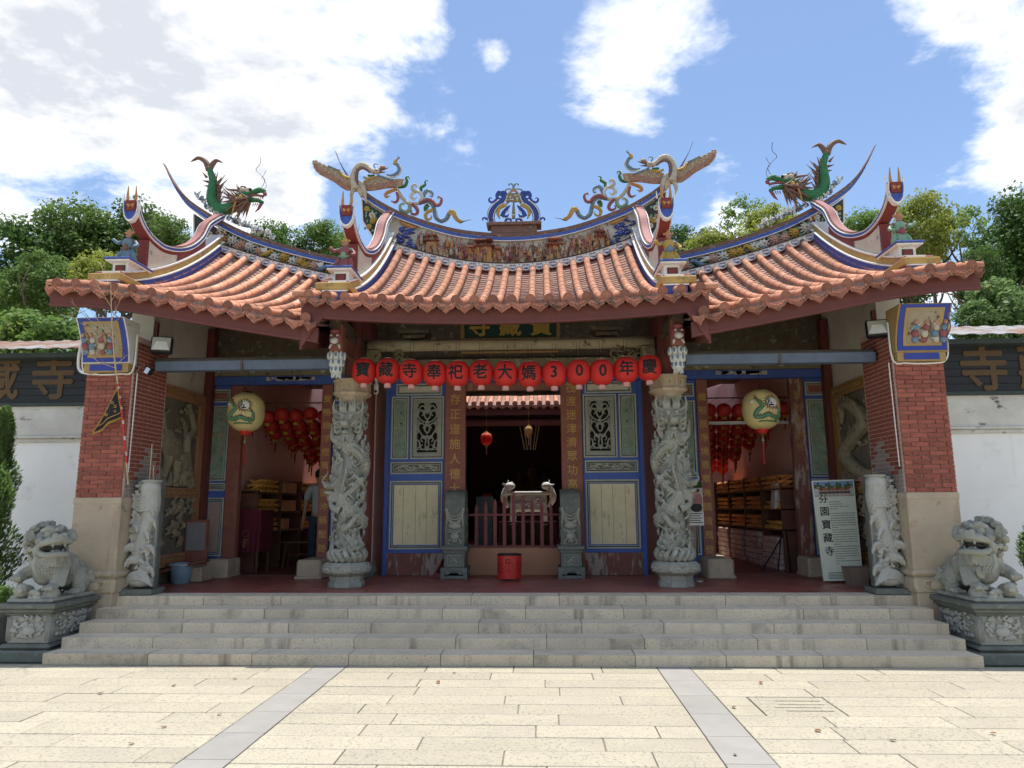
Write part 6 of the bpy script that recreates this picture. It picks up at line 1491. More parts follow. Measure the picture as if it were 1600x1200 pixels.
for sx in (-1, 1):
    near = 'wine-cloth table' if sx < 0 else 'stacked white packs'
    F = E('storage_shelf', (sx*4.62, 6.6, FL), 'dark brown wooden shelf along the pink wall, filled with %s' % ('gold paper and orange boxes' if sx < 0 else 'orange paper stacks above white packs'), 'shelf')
    xa, xb = sorted((sx*4.42, sx*4.79))
    for z in ZS: g = G(); g.bev(xa, xb, 4.35, 9.0, z-.03, z, .004); O('shelf_board', g, m_shelf, F)
    for y in (4.37, 5.45, 6.55, 7.7, 8.95): g = G(); g.bev(xa, xb, y-.02, y+.02, FL, 2.16 if y > 5 else 1.95, .004); O('upright', g, m_shelf, F)
    for zi, z in enumerate(ZS):
        for yi, y in enumerate((4.92, 6.0, 7.1, 8.3)):
            if sx < 0 and yi in (1, 3):
                for k in range(2 if zi != 0 else 1):
                    o = inst('orange_carton', OB, None, (sx*4.56, y-.18+.34*k, z), (0, 0, rnd.uniform(-.05, .05))); tag(o, 'orange carton standing on the shelf of gold paper', 'carton', 'orange cartons on the shelf')
                continue
            me = SG if sx < 0 else (SGO if yi else SGM if zi < 2 else SGO)
            o = inst('paper_stack', me, None, (sx*4.555, y, z), (0, 0, rnd.uniform(-.04, .04))); tag(o, 'stack of folded %s on the %s shelf board' % ('gold joss paper' if sx < 0 else 'orange joss paper', ('lowest', 'middle', 'top')[zi]), 'paper stack', 'joss paper stacks')
    if sx > 0:
        for k, y in enumerate((4.95, 6.0, 7.1, 8.2)):
            o = inst('pack_pile', PK, None, (4.56, y, FL), (0, 0, 0), (1, 1, .8 if k else .72)); tag(o, 'square pile of pink and white wrapped paper packs under the shelf', 'pile of packs', 'piles of wrapped packs under the shelf')
# a white tray and a folded stand at the right doorway
g = G(); p = W(1217, 775, 4.6); M = Matrix.Translation((p.x, 4.6, p.z)) @ Matrix.Rotation(R(6), 4, 'Y'); g.bev(-.06, .06, 0, .25, -.22, .22, .02, 0, M); tag(O('white_tray', g, m_whiteplastic, at=(p.x, 4.6, p.z)), 'white plastic tray standing on end on the orange paper shelf', 'tray')
g = G(); p0, p1 = WZ(1205, 885, FL), WZ(1238, 890, FL); g.tube([(4.35, 4.5, FL), (4.47, 4.55, 1.3)], .012, 6); g.tube([(4.05, 4.4, FL), (4.47, 4.5, 1.15)], .012, 6); g.tube([(4.47, 4.25, FL), (4.47, 4.5, 2.1)], .014, 6); tag(O('folding_stand', g, m_metalblk, at=(4.4, 4.5, FL)), 'thin black folding stand leaning at the end of the orange paper shelf', 'stand')
# wine coloured altar table
TB = E('cloth_table', (-4.52, 4.35, FL), 'small table covered with a wine red cloth inside the doorway', 'table')
a, b = W(372, 797, 4.2), W(416, 880, 4.2)
g = G(); hem = []
for k in range(41):
    u = k/40; x = -4.76+(.50)*u; hem.append((x, 4.13+.012*math.sin(u*40)))
g.add([(x, y, .92) for x, y in hem]+[(x, 4.14, a.z) for x, y in hem], [(i, i+1, 42+i, 41+i) for i in range(40)]); g.add([(-4.26, 4.14, a.z), (-4.26, 4.7, a.z), (-4.26+.01, 4.7, .92), (-4.26+.01, 4.13, .92)], [(0, 1, 2, 3)]); g.box(-4.76, -4.26, 4.14, 4.7, a.z-.01, a.z+.004)
O('table_cloth', g, m_cloth, TB)
for x in (-4.73, -4.31):
    for y in (4.18, 4.66): g = G(); g.bev(x-.02, x+.02, y-.02, y+.02, FL, a.z-.015, .004); O('table_leg', g, m_shelf, TB)
g = G(); g.tube(spline([(-4.50+.05*math.cos(w*.5), 4.118, 1.22+.05*math.sin(w*.5)) for w in range(13)], 2), .004, 4); 
for k in range(5): g.box(-4.55, -4.45-.01*k, 4.117, 4.12, 1.12-.03*k, 1.13-.03*k)
O('cloth_embroidery', g, m_goldold, TB)
# red stool behind
ST = E('wooden_stool', (-3.95, 5.4, FL), 'dark red wooden trestle bench below the gold paper shelf', 'bench')
g = G(); g.bev(-4.3, -3.55, 5.25, 5.55, 1.0, 1.035, .006); O('seat', g, m_shelf, ST)
for x in (-4.22, -3.63):
    for y in (5.28, 5.52): g = G(); g.tube([(x, y, 1.0), (x+(.05 if x > -4 else -.05), y, FL)], .02, 6); O('leg', g, m_shelf, ST)
g = G(); g.bev(-4.24, -3.6, 5.38, 5.42, .78, .81, .004); O('stretcher', g, m_shelf, ST)
# a person in a grey shirt and jeans, mostly behind the carved pillar
pp = W(499, 800, 5.0)
PE = E('person', (pp.x, 5.0, FL), 'person in pale grey shirt and dark jeans standing behind the pilaster, seen from behind', 'person')
def skin(name, verts, edges, radii, mt, parent, sub=2):
    me = bpy.data.meshes.new(name); me.from_pydata([Vector(v)+Vector((pp.x, 5.0, FL)) for v in verts], edges, []); t = bpy.data.objects.new('t', me); COL.objects.link(t)
    t.modifiers.new('k', 'SKIN')
    for i, r in enumerate(radii): me.skin_vertices[0].data[i].radius = (r, r) if not isinstance(r, tuple) else r
    me.skin_vertices[0].data[0].use_root = True
    s_ = t.modifiers.new('s', 'SUBSURF'); s_.levels = sub; s_.render_levels = sub
    dg = bpy.context.evaluated_depsgraph_get(); n = bpy.data.meshes.new_from_object(t.evaluated_get(dg)); bpy.data.objects.remove(t)
    n.materials.clear(); n.materials.append(mt); n.polygons.foreach_set('use_smooth', [True]*len(n.polygons))
    n.transform(Matrix.Translation(-OFF[parent])); o = bpy.data.objects.new(name, n); COL.objects.link(o); o.parent = parent; OFF[o] = OFF[parent]; return o
m_skin = mat('skin', (.42, .25, .17), rough=.6); m_shirt = mat('grey_shirt', (.42, .43, .43), (.36, .37, .37), 6, .85, .3, 10); m_jeans = mat('dark_jeans', (.04, .06, .09), (.03, .045, .07), 8, .85)
V = [(0, 0, .92), (0, 0, 1.10), (0, 0, 1.30), (0, 0, 1.42), (0, 0, 1.50), (0, -.02, 1.58), (0, -.03, 1.68), (-.19, 0, 1.38), (-.25, -.02, 1.12), (-.24, -.12, .90), (-.24, -.16, .82), (.19, 0, 1.38), (.25, .02, 1.12), (.25, -.05, .88), (.25, -.07, .80), (-.10, 0, .86), (-.11, -.01, .50), (-.12, .02, .10), (-.12, -.10, .04), (.10, 0, .86), (.12, 0, .50), (.13, .03, .10), (.13, -.09, .04)]
ED = [(0, 1), (1, 2), (2, 3), (3, 4), (4, 5), (5, 6), (3, 7), (7, 8), (8, 9), (9, 10), (3, 11), (11, 12), (12, 13), (13, 14), (0, 15), (15, 16), (16, 17), (17, 18), (0, 19), (19, 20), (20, 21), (21, 22)]
RD = [(.13, .10), (.12, .095), (.14, .10), (.10, .08), .05, .085, .085, .055, .042, .034, .03, .055, .042, .034, .03, .08, .058, .042, .035, .08, .058, .042, .035]
skin('body', V, ED, RD, m_skin, PE)
skin('shirt', [(0, 0, .90), (0, 0, 1.10), (0, 0, 1.30), (0, 0, 1.44), (-.19, 0, 1.39), (-.245, -.01, 1.18), (.19, 0, 1.39), (.245, .01, 1.18)], [(0, 1), (1, 2), (2, 3), (3, 4), (4, 5), (3, 6), (6, 7)], [(.155, .125), (.145, .118), (.165, .125), (.10, .09), .078, .068, .078, .068], m_shirt, PE)
skin('jeans', [(0, 0, .92), (-.10, 0, .84), (-.11, -.01, .50), (-.12, .02, .08), (.10, 0, .84), (.12, 0, .50), (.13, .03, .08)], [(0, 1), (1, 2), (2, 3), (0, 4), (4, 5), (5, 6)], [(.145, .12), .098, .075, .062, .098, .075, .062], m_jeans, PE)
g = G(); c = Vector((pp.x, 5.0, FL)); g.ball(c+Vector((0, .0, 1.66)), (.10, .115, .115), 14); O('hair', g, m_ink, PE, True)
g = G()
for q, hx, hy, hz in ((-1, -.24, -.17, .80), (1, .25, -.08, .78)):
    g.ball(c+Vector((hx, hy, hz-.03)), (.022, .038, .045), 8)
    for j in range(4): g.tube(spline([c+Vector((hx, hy-.028+.018*j, hz-.06)), c+Vector((hx+q*.006, hy-.03+.018*j, hz-.10)), c+Vector((hx-q*.008, hy-.03+.018*j, hz-.135-.008*(j in (1, 2)))) ], 3), [.009, .008, .006], 6)
    g.tube(spline([c+Vector((hx, hy-.03, hz-.02)), c+Vector((hx, hy-.055, hz-.05)), c+Vector((hx, hy-.05, hz-.08))], 3), [.010, .009, .007], 6)
O('hands', g, m_skin, PE, True)
g = G()
for x in (-.12, .13): g.ball(c+Vector((x, -.05, .035)), (.05, .13, .04), 10)
O('shoes', g, m_ink, PE, True)

# ================================================================== the inner hall beyond the courtyard
IH = E('inner_hall', (0, 13, FL), 'dark inner hall with sunlit tiled eave seen through the central doorway', 'hall')
ze2 = W(800, 640, 10.2).z; 
for sx in (-1, 1):
    g = G(); a, b = sorted((sx*2.0, sx*2.3)); g.box(a, b, 7.7, 17, FL-.3, 5.2); O('side_wall', g, m_post, IH)  # courtyard stretch added to keep the sides of the doorway view dark
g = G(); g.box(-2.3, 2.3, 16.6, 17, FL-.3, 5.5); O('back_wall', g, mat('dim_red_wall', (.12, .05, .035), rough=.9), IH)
g = G(); g.grid(lambda u, v: (-2.9+5.8*u, 10.2+3.2*v, ze2+.12+1.5*v), 4, 4); g.grid(lambda u, v: (-2.9+5.8*u, 10.25+3.2*v, ze2+.02+1.5*v), 4, 4); g.grid(lambda u, v: (-2.9+5.8*u, 13.4+4*v, ze2+1.62-1.3*v), 4, 4); O('roof_slope', g, m_pan, IH, normals=False)
g = G(); g.box(-2.3, 2.3, 10.30, 10.36, ze2-.12, ze2+.06); O('fascia_board', g, m_maroon, IH)
g = G(); g.tube([(-2.3, 10.6, ze2-.28), (2.3, 10.6, ze2-.28)], .10, 12); O('eave_beam', g, m_post, IH)
for k in range(19):
    x = -1.9+.211*k
    for j in range(4): inst('roll_tile', RT, IH, (x, 10.2+.29*j, ze2+.16+.137*j), (math.atan(1.5/3.2), 0, 0), (.06, .33, .06))
    inst('tile_end', EM, IH, (x, 10.19, ze2+.16), (0, 0, 0), (.06, .06, .06)); inst('drip_tile', DM, IH, (x+.105, 10.18, ze2+.10), (0, 0, 0), (.9, 1, .9))
AL = E('altar', (.25, 14.5, FL), 'dark altar table with offerings in the inner hall', 'altar')
g = G(); g.bev(-1.5, 2.0, 14.2, 15.4, 1.7, 1.85, .02); g.box(-1.4, 1.9, 14.3, 15.3, FL, 1.7); O('altar_top', g, m_post, AL)
g = G(); 
for k in range(7): x = .1+.09*k; g.tube([(x, 14.25, 1.85), (x, 14.25, 2.1)], [.012, .006], 6)
O('candle_sticks', g, m_goldold, AL)
for k, (px, py, h_) in enumerate(((811, 760, .8), (832, 762, 1.05), (851, 760, .8))):
    p = W(px, py, 14.9); S_ = E('deity_statue', (p.x, 14.9, 1.85), ['small dark seated deity statue beside the taller golden one, nearer the red lantern', 'taller dark gold deity statue seated in the middle of the altar', 'small dark seated deity statue beside the taller golden one, under the incense poles'][k], 'statue')
    g = G(); c = Vector((p.x, 14.9, 1.85)); g.lathe([(.26, 0), (.28, .1), (.22, .16), (.24, .30), (.2, .45), (.16, .6), (.07, .66), (.09, .74), (.09, .86), (.05, .93), (.07, 1.0), (.02, 1.05)], c, 16)
    g.v = [(x, y, 1.85+(z-1.85)*h_) for x, y, z in g.v]
    for q in (-1, 1): g.tube(spline([c+Vector((q*.17, 0, .52*h_)), c+Vector((q*.27, -.06, .38*h_)), c+Vector((q*.06, -.2, .32*h_))], 4), [.06, .06, .04], 8)
    O('statue_body', g, mat('dim_gold_%d' % k, (.14, .08, .03), (.07, .035, .02), 12, .5), S_, True)
    g = G(); g.lathe([(.14*h_, 0), (.16*h_, .02)], c+Vector((0, .05, .80*h_)), 16, ax='y'); O('halo', g, m_goldold, S_)
# poles holding an incense coil frame
g = G()
for k, (xa, xb) in enumerate(((810, 820), (817, 824), (830, 829), (839, 833), (844, 836))): g.tube([W(xa, 656, 11.0), W(xb, 703, 11.0)], .012, 6)
tag(O('hanging_poles', g, m_twig, at=W(828, 680, 11)), 'fan of tan poles hanging from the inner hall beam', 'poles')
# incense burner of pale carved stone in the courtyard
BU = E('incense_burner', (W(826, 790, 8.8).x, 8.8, FL), 'pale carved stone incense burner with dragon handles in the courtyard', 'incense burner'); c = OFF[BU]; zb0 = W(826, 800, 8.8).z; zb1 = W(826, 768, 8.8).z
g = G(); g.bev(c.x-.42, c.x+.42, 8.6, 9.0, zb0, zb1, .05); g.bev(c.x-.50, c.x+.50, 8.55, 9.05, zb1-.08, zb1, .02)
for q in (-1, 1): g.bev(c.x+q*.36-.07, c.x+q*.36+.07, 8.62, 8.98, FL, zb0+.05, .02)
O('burner_bowl', g, m_pale, BU); rr = random.Random(1)
for q in (-1, 1):
    g = G()
    o = c+Vector((q*.46, -.1, zb1-FL)); g.tube(spline([o+Vector((0, 0, -.35)), o+Vector((q*.10, -.05, -.15)), o+Vector((q*.02, -.08, .05)), o+Vector((-q*.08, -.08, .14))], 5), [.05, .08, .09, .05], 8); g.ball(o+Vector((-q*.04, -.1, .12)), (.12, .10, .09), 10)
    for k in range(10): a = rr.uniform(0, 6); g.tube([o+Vector((0, -.1, .12)), o+Vector((.14*math.cos(a), -.12, .14+.12*math.sin(a)))], [.03, .006], 5)
    O('dragon_handle', g, m_pale, BU, True)
g = G()
for k in range(30): x = rr.uniform(-.38, .38); g.ball((c.x+x, 8.585, zb0+rr.random()*(zb1-zb0-.1)), rr.uniform(.02, .045), 7)
O('burner_relief', g, m_pale, BU, True, kind='stuff')
DBx = E('donation_box', (W(757, 800, 6.5).x, 6.5, FL), 'grey metal box with a red bowl on top inside the doorway', 'box'); c = OFF[DBx]; zt = W(757, 776, 6.5).z
g = G(); g.bev(c.x-.16, c.x+.16, 6.4, 6.7, FL, zt, .01); O('box_body', g, mat('grey_metal', (.16, .17, .18), rough=.5), DBx); g = G(); g.lathe([(.05, zt), (.09, zt+.05), (.085, zt+.05)], (c.x+.05, 6.5, 0), 16); O('red_bowl', g, m_pinbin, DBx)
OT = E('offering_table', (.0, 7.2, FL), 'dark red offering table standing behind the picket fence', 'table')
g = G(); g.bev(-.45, .75, 7.0, 7.5, 1.28, 1.33, .008); O('table_top', g, m_post, OT); g = G(); g.box(-.40, .70, 7.05, 7.08, .75, 1.27); O('front_cloth', g, mat('dull_gold_cloth', (.14, .10, .035), (.08, .03, .02), 5), OT)
for x in (-.42, .72): g = G(); g.bev(x-.03, x+.03, 7.03, 7.45, FL, 1.28, .006); O('leg', g, m_post, OT)
for (px, py, Y, R0, H, mt, lab) in ((760, 686, 8.2, .13, .14, m_red, 'round red lantern with gold ribs hanging in the doorway gloom'), (826, 674, 9.6, .10, .12, m_orange, 'small orange lantern hanging between the tan poles')):
    p = W(px, py, Y); L = E('inner_lantern', p, lab, 'lantern'); g = lantern_mesh(R0, H, 48, 12, None, .04); g.v = [tuple(Vector(v)+p) for v in g.v]; O('lantern_body', g, mt, L, True)
    g = G(); g.lathe([(.04, H), (.03, H+.04)], p, 10); g.lathe([(.04, -H-.04), (.045, -H)], p, 10); g.tube([p+Vector((0, 0, H)), p+Vector((0, 0, H+.5))], .004, 4)
    for k in range(12): w = k*math.pi/6; g.tube([p+Vector((lr(H*t, R0, H)*math.cos(w), lr(H*t, R0, H)*math.sin(w), H*t))*1 for t in (.95, .8, .6)], .005, 4)
    O('lantern_fittings', g, m_gold, L); g = G(); g.tube([p+Vector((0, 0, -H-.03)), p+Vector((0, 0, -H-.22))], [.012, .012], 6); O('tassel', g, m_pinktassel, L)
# ================================================================== ridge ornaments
def tp(g, pts, rad, Y, mi=0, n=7, flat=None, dy=None):
    P = [W(x, y, Y+(dy[i] if dy else 0)) for i, (x, y) in enumerate(pts)]; k = K(Y)
    g.tube(spline(P, 5), [r*k for r in rad], n, mi, flat)
def bp(g, x, y, r, Y, mi=0, n=10):
    r = r if isinstance(r, tuple) else (r, r, r); g.ball(W(x, y, Y), tuple(v*K(Y) for v in r), n, mi)
def dragon():
    Y = 4.1; P = E('fish_dragon', W(345, 338, Y), 'green glazed fish dragon on the ridge above the lion with juniper', 'roof dragon', 'pair of green roof dragons'); rr = random.Random(3)
    g = G(); tp(g, [(350, 335), (338, 326), (331, 311), (332, 295), (333, 283), (330, 272), (326, 262)], [8, 9.5, 9, 8, 7, 5.5, 4.5], Y, 0, 10); tp(g, [(336, 322), (350, 327), (364, 323), (376, 311)], [9, 10, 10, 8], Y, 0, 10)
    O('dragon_body', g, m_gdrag, P, True)
    g = G(); tp(g, [(326, 266), (323, 256), (318, 250), (310, 247), (303, 250), (298, 253)], [5, 5, 4.2, 3.2, 2, .4], Y, 0, 8); tp(g, [(327, 266), (332, 257), (338, 251), (343, 252), (349, 255)], [5, 4.5, 3.2, 2, .4], Y, 0, 8)
    tp(g, [(337, 322), (342, 305), (339, 290), (331, 280)], [3, 4, 5, 6], Y+.03, 0)
    O('tail_fin', g, m_bglaze, P, True)
    g = G()
    for (a, b) in (((336, 284), (341, 268)), ((339, 290), (352, 273)), ((341, 294), (357, 279)), ((341, 300), (350, 288)), ((342, 308), (350, 296)), ((343, 316), (351, 306)), ((325, 284), (316, 282)), ((323, 277), (316, 269)), ((334, 279), (337, 270)), ((340, 286), (347, 276)), ((326, 291), (319, 290)), ((330, 278), (324, 271))): tp(g, [a, b], [2.4, .3], Y-.03, 0, 6)
    O('back_spines', g, m_bglaze, P, True)
    g = G(); tp(g, [(370, 307), (384, 304), (397, 300), (407, 297), (414, 300)], [7, 6, 4.5, 5, 3.5], Y-.05, 0, 10); tp(g, [(374, 311), (390, 312), (402, 313), (411, 317)], [6.5, 5, 3.6, 2.8], Y-.05, 0, 10)
    bp(g, 414, 303, (3.5, 4, 4), Y-.05, 1); tp(g, [(388, 306), (400, 305), (412, 307)], [2.5, 2.2, 2], Y-.06, 1); tp(g, [(409, 318), (404, 326), (398, 332)], [2.6, 2.2, .4], Y-.05, 1); bp(g, 377, 308, 5, Y-.11, 2); bp(g, 388, 298, (7, 5, 6), Y-.07, 3); bp(g, 379, 297, (5, 5, 5), Y-.07, 3); bp(g, 391, 296, 2.6, Y-.14, 4)
    for k in range(5): tp(g, [(398+3*k, 309), (399+3*k, 312)], [1.2, .3], Y-.09, 3, 5); tp(g, [(396+3.5*k, 318), (394+3*k, 323)], [1, .3], Y-.07, 1, 5)
    O('dragon_head', g, [m_gdrag, m_wine, m_yglaze, m_cglaze, m_ink], P, True)
    g = G(); tp(g, [(378, 299), (366, 297), (356, 296), (351, 291)], [2.6, 2.2, 1.4, .4], Y-.04, 0); tp(g, [(373, 296), (369, 291)], [1.6, .3], Y-.04, 0); tp(g, [(384, 293), (378, 292), (374, 296)], [2, 2, 1], Y-.05, 0)
    for k in range(40):
        a = R(rr.uniform(130, 262)); l = rr.uniform(20, 33); ox, oy = rr.uniform(368, 392), rr.uniform(306, 320)
        tp(g, [(ox, oy), (ox+math.cos(a)*l*.6, oy-math.sin(a)*l*.55+2), (ox+math.cos(a)*l, oy-math.sin(a)*l+1)], [2.2, 1.7, .3], Y-.10+rr.uniform(-.06, .06), 1 if a > R(215) and k % 2 else 0, 5)
    O('mane_spikes', g, [m_bglaze, m_orange], P, True)
    g = G(); tp(g, [(407, 296), (413, 285), (412, 278), (405, 271), (400, 265), (406, 257), (407, 250), (406, 244)], [.5]*8, Y, 0, 4); tp(g, [(413, 297), (416, 290), (413, 281), (408, 279)], [.4]*4, Y, 0, 4); tp(g, [(409, 277), (413, 272), (416, 266)], [.4]*3, Y, 0, 4); O('wire_whisker', g, m_metalblk, P)
    # foam and sea flowers along the ridge top
    g = G()
    for k in range(110):
        t = rr.random(); x = 306+t*125; y = (314+(x-300)*.62 if x < 350 else 343+(x-350)*.42)-rr.uniform(0, 7)-(8 if x < 320 else 0)
        a = R(rr.uniform(50, 150)); l = rr.uniform(4, 9); yy = Y-.05+rr.uniform(-.05, .05); tp(g, [(x, y), (x+math.cos(a)*l*.5, y-math.sin(a)*l*.6), (x+math.cos(a)*l+1, y-math.sin(a)*l)], [2.2, 1.8, .5], yy, 1 if k % 3 else 0, 5)
    O('foam_crest', g, [m_slate, m_pale], P, True)
    return P
DR = dragon(); mir(DR, 'green glazed fish dragon on the ridge above the info board side')
def inside(x, y, poly):
    c = False
    for (a, b), (d, e) in zip(poly, poly[1:]+poly[:1]):
        if (b > y) != (e > y) and x < (d-a)*(y-b)/(e-b)+a: c = not c
    return c
def crane():
    Y = 3.98; P = E('roof_crane', W(562, 300, Y), 'cream and tan porcelain crane with spread wings, on the ridge above the bucket-side column', 'roof crane', 'pair of roof cranes'); rr = random.Random(5)
    g = G(); tp(g, [(557, 296), (553, 284), (552, 274), (556, 264), (563, 258), (571, 259), (578, 265), (586, 269)], [8, 6.5, 5, 4.8, 4.8, 4.8, 4.6, 4.2], Y-.05, 0, 10); bp(g, 561, 290, (10, 8, 9), Y, 0); tp(g, [(566, 290), (570, 302), (572, 318)], [5, 4, 1], Y-.06, 0); tp(g, [(553, 294), (549, 306), (551, 316)], [4, 3, 1], Y-.06, 0); tp(g, [(561, 292), (564, 300), (566, 308)], [6, 5, 3], Y-.03, 0)
    O('crane_body', g, m_cglaze, P, True)
    g = G(); tp(g, [(558, 292), (557, 278), (559, 267), (565, 263), (572, 265), (578, 270)], [3, 3, 2.6, 2.2, 2, 1.2], Y-.085, 0, 8); O('throat', g, m_bglaze, P, True)
    g = G(); bp(g, 589, 268, (6, 5, 5), Y-.05, 0); tp(g, [(592, 265), (600, 264), (607, 262)], [3, 2, .4], Y-.05, 1); tp(g, [(592, 269), (603, 269)], [2.4, .4], Y-.05, 1); bp(g, 598, 261, (5, 3, 2.6), Y-.05, 2); tp(g, [(586, 263), (584, 258), (588, 256), (591, 258)], [1, 1, .9, .5], Y-.05, 3); bp(g, 588, 266, 1.3, Y-.11, 3)
    O('crane_head', g, [m_cglaze, m_bglaze, m_orange, m_slate], P, True)
    for poly, sgn in (([(549, 277), (535, 271), (520, 263), (510, 259), (497, 253), (489, 252), (490, 262), (498, 271), (510, 277), (521, 283), (530, 290), (540, 296), (552, 297)], -1), ([(567, 283), (580, 277), (592, 274), (605, 279), (618, 281), (630, 280), (628, 287), (616, 292), (601, 293), (586, 296), (572, 297)], 1)):
        g = G(); g.prism([W(x, y, Y+.00) for x, y in poly], (0, .05, 0)); O('wing', g, m_feather, P) ; g = G()
        for iy in range(0, 17):
            for ix in range(0, 52):
                x = (488 if sgn < 0 else 566)+ix*2.6+(1.3 if iy % 2 else 0); y = 252+iy*2.9
                if inside(x, y, poly):
                    low = inside(x, y+9, poly); M = Matrix.Rotation(R(-35 if sgn < 0 else 35), 3, 'Y'); k = K(Y)
                    g.ball(W(x, y, Y-.008-.0012*(16-iy)), (1.5*k, .9*k, 2.6*k), 6, (1 if (ix+iy) % 4 == 0 else 0) if low else 2, M)
        for k in range(13):
            x, y = (489-1+.4*k, 251+1.2*k) if sgn < 0 else (631-.3*k, 280+.9*k); tp(g, [(x-sgn*8, y+1), (x, y)], [1.6, .5], Y-.01, 0, 5)
        O('feathers', g, [m_feather, m_cglaze, mat('pink_feather', (.42, .26, .19), (.3, .17, .12), 20)], P, True, kind='stuff')
        g = G()
        if sgn < 0: tp(g, [(532, 268), (537, 275), (549, 279)], [2, 2.2, 2], Y-.03, 0); [bp(g, 514+2.2*k, 260+.9*k, 2.2, Y-.02, 1) for k in range(9)]
        else: tp(g, [(568, 277), (576, 279), (586, 276)], [2, 2.2, 1.6], Y-.03, 0); [bp(g, 592+2.2*k, 274.5+.7*k, 2.2, Y-.02, 1) for k in range(10)]; [bp(g, 576+2*k, 274.5, 2, Y-.02, 2) for k in range(5)]
        O('shoulder_trim', g, [m_yglaze, m_slate, m_gdrag], P, True)
    g = G(); tp(g, [(604, 273), (612, 274), (619, 272), (624, 266), (622, 259), (618, 255), (620, 249), (624, 246), (621, 244)], [1.2, 2.6, 3.4, 3.4, 3, 2.6, 2, 1.2, .5], Y+.05, 0)
    for k in range(16): t = k/15; q = spline([Vector((604, 276, 0)), Vector((613, 277, 0)), Vector((622, 274, 0)), Vector((627, 266, 0)), Vector((625, 258, 0))], 4)[k]; bp(g, q.x, q.y, 1.6, Y+.03, 1, 7)
    tp(g, [(617, 257), (617, 253), (620, 249)], [3, 2.8, 2], Y+.03, 2)
    O('trailing_plume', g, [m_slate, m_pale, m_yglaze], P, True)
    return P
CR = crane(); mir(CR, 'cream and tan porcelain crane with spread wings, on the ridge above the sign stand')
def scroll():
    Y = 4.1; P = E('scroll_dragon', W(660, 340, Y), 'multicoloured scrolling dragon tendrils on the main ridge between finial and bucket-side crane', 'roof ornament', 'pair of scroll dragons')
    L = [('tail', [(736, 343), (727, 345), (719, 347), (712, 340), (707, 331), (702, 333), (698, 341), (690, 345), (682, 340), (679, 330), (676, 320), (668, 315), (655, 318)], [.4, 1, 2.2, 3, 3.4, 3.6, 3.8, 4, 4, 3.6, 3.4, 3.2, 3], m_slate),
         ('tail_tip', [(722, 346), (714, 343), (709, 334), (705, 331), (701, 335)], [2.4, 3.4, 4, 4.2, 3.8], m_yglaze),
         ('red_tendril', [(657, 317), (666, 312), (675, 314), (682, 321), (688, 319), (690, 311), (685, 307), (684, 311)], [2.6, 2.8, 2.8, 2.8, 2.4, 2, 1.2, .5], m_wine),
         ('blue_tendril', [(656, 317), (661, 308), (664, 301), (669, 298), (675, 301), (675, 307), (671, 306)], [3, 3.2, 3.4, 3, 2.4, 1.6, .6], m_slate),
         ('purple_curl', [(656, 316), (660, 309), (657, 301), (650, 299), (643, 303), (642, 309), (647, 312), (651, 308)], [2.4, 2.6, 2.8, 2.8, 2.6, 2.4, 1.8, .8], m_pale),
         ('white_curl', [(650, 300), (644, 296), (644, 291), (648, 288), (651, 291), (648, 294)], [2.4, 2.4, 2, 1.6, 1, .5], m_cglaze),
         ('green_flame', [(658, 299), (658, 293), (664, 289), (664, 285), (666, 282), (669, 283)], [2.4, 3, 2.4, 1.4, 1, .5], m_gdrag),
         ('neck', [(618, 291), (624, 302), (631, 312), (640, 318), (655, 318)], [2.4, 2.8, 3, 3.2, 3], m_cglaze),
         ('lower_curl', [(644, 319), (651, 326), (652, 333), (646, 335), (642, 331), (645, 328)], [3, 3, 2.6, 2.2, 1.4, .5], m_wine),
         ('left_curl', [(640, 318), (640, 327), (634, 332), (626, 328), (625, 321), (630, 318), (632, 321)], [3, 3.2, 3, 2.6, 2, 1.4, .5], m_leafgl),
         ('green_curl', [(669, 322), (665, 329), (664, 324), (667, 320), (671, 323)], [2, 2.4, 2, 1.6, .6], m_gdrag),
         ('yellow_claw', [(677, 328), (669, 331), (665, 337), (668, 343), (674, 340), (673, 336)], [2.8, 3, 2.8, 2, 1.4, .5], m_yglaze),
         ('head_curl', [(618, 291), (626, 292), (633, 290), (636, 283), (634, 278), (638, 276), (640, 280)], [2.6, 3, 3, 2.6, 1.6, 1, .5], m_gdrag),
         ('yellow_leg', [(618, 296), (610, 299), (603, 303), (604, 308), (609, 306)], [2.6, 3, 3, 2, .8], m_orange),
         ('red_leg', [(620, 300), (622, 310), (618, 316), (611, 314)], [2.4, 2.6, 2.2, .8], m_wine)]
    for i, (nm, pts, rad, mt) in enumerate(L):
        g = G(); tp(g, pts, rad, Y-.02*(i % 3), 0, 8)
        q = spline([Vector((x, y, 0)) for x, y in pts], 4)
        for k in range(1, len(q)-3):
            d = q[k+1]-q[k-1]; nrm = Vector((-d.y, d.x, 0)).normalized(); r = rad[min(int(k/4), len(rad)-1)]
            if r > 1.5: bp(g, q[k].x+nrm.x*r*(1 if i % 2 else -1), q[k].y+nrm.y*r*(1 if i % 2 else -1), .9, Y-.05, 1, 6)
        O(nm, g, [mt, m_pale], P, True)
    return P
SC_ = scroll(); mir(SC_, 'multicoloured scrolling dragon tendrils on the main ridge between finial and sign-side crane')
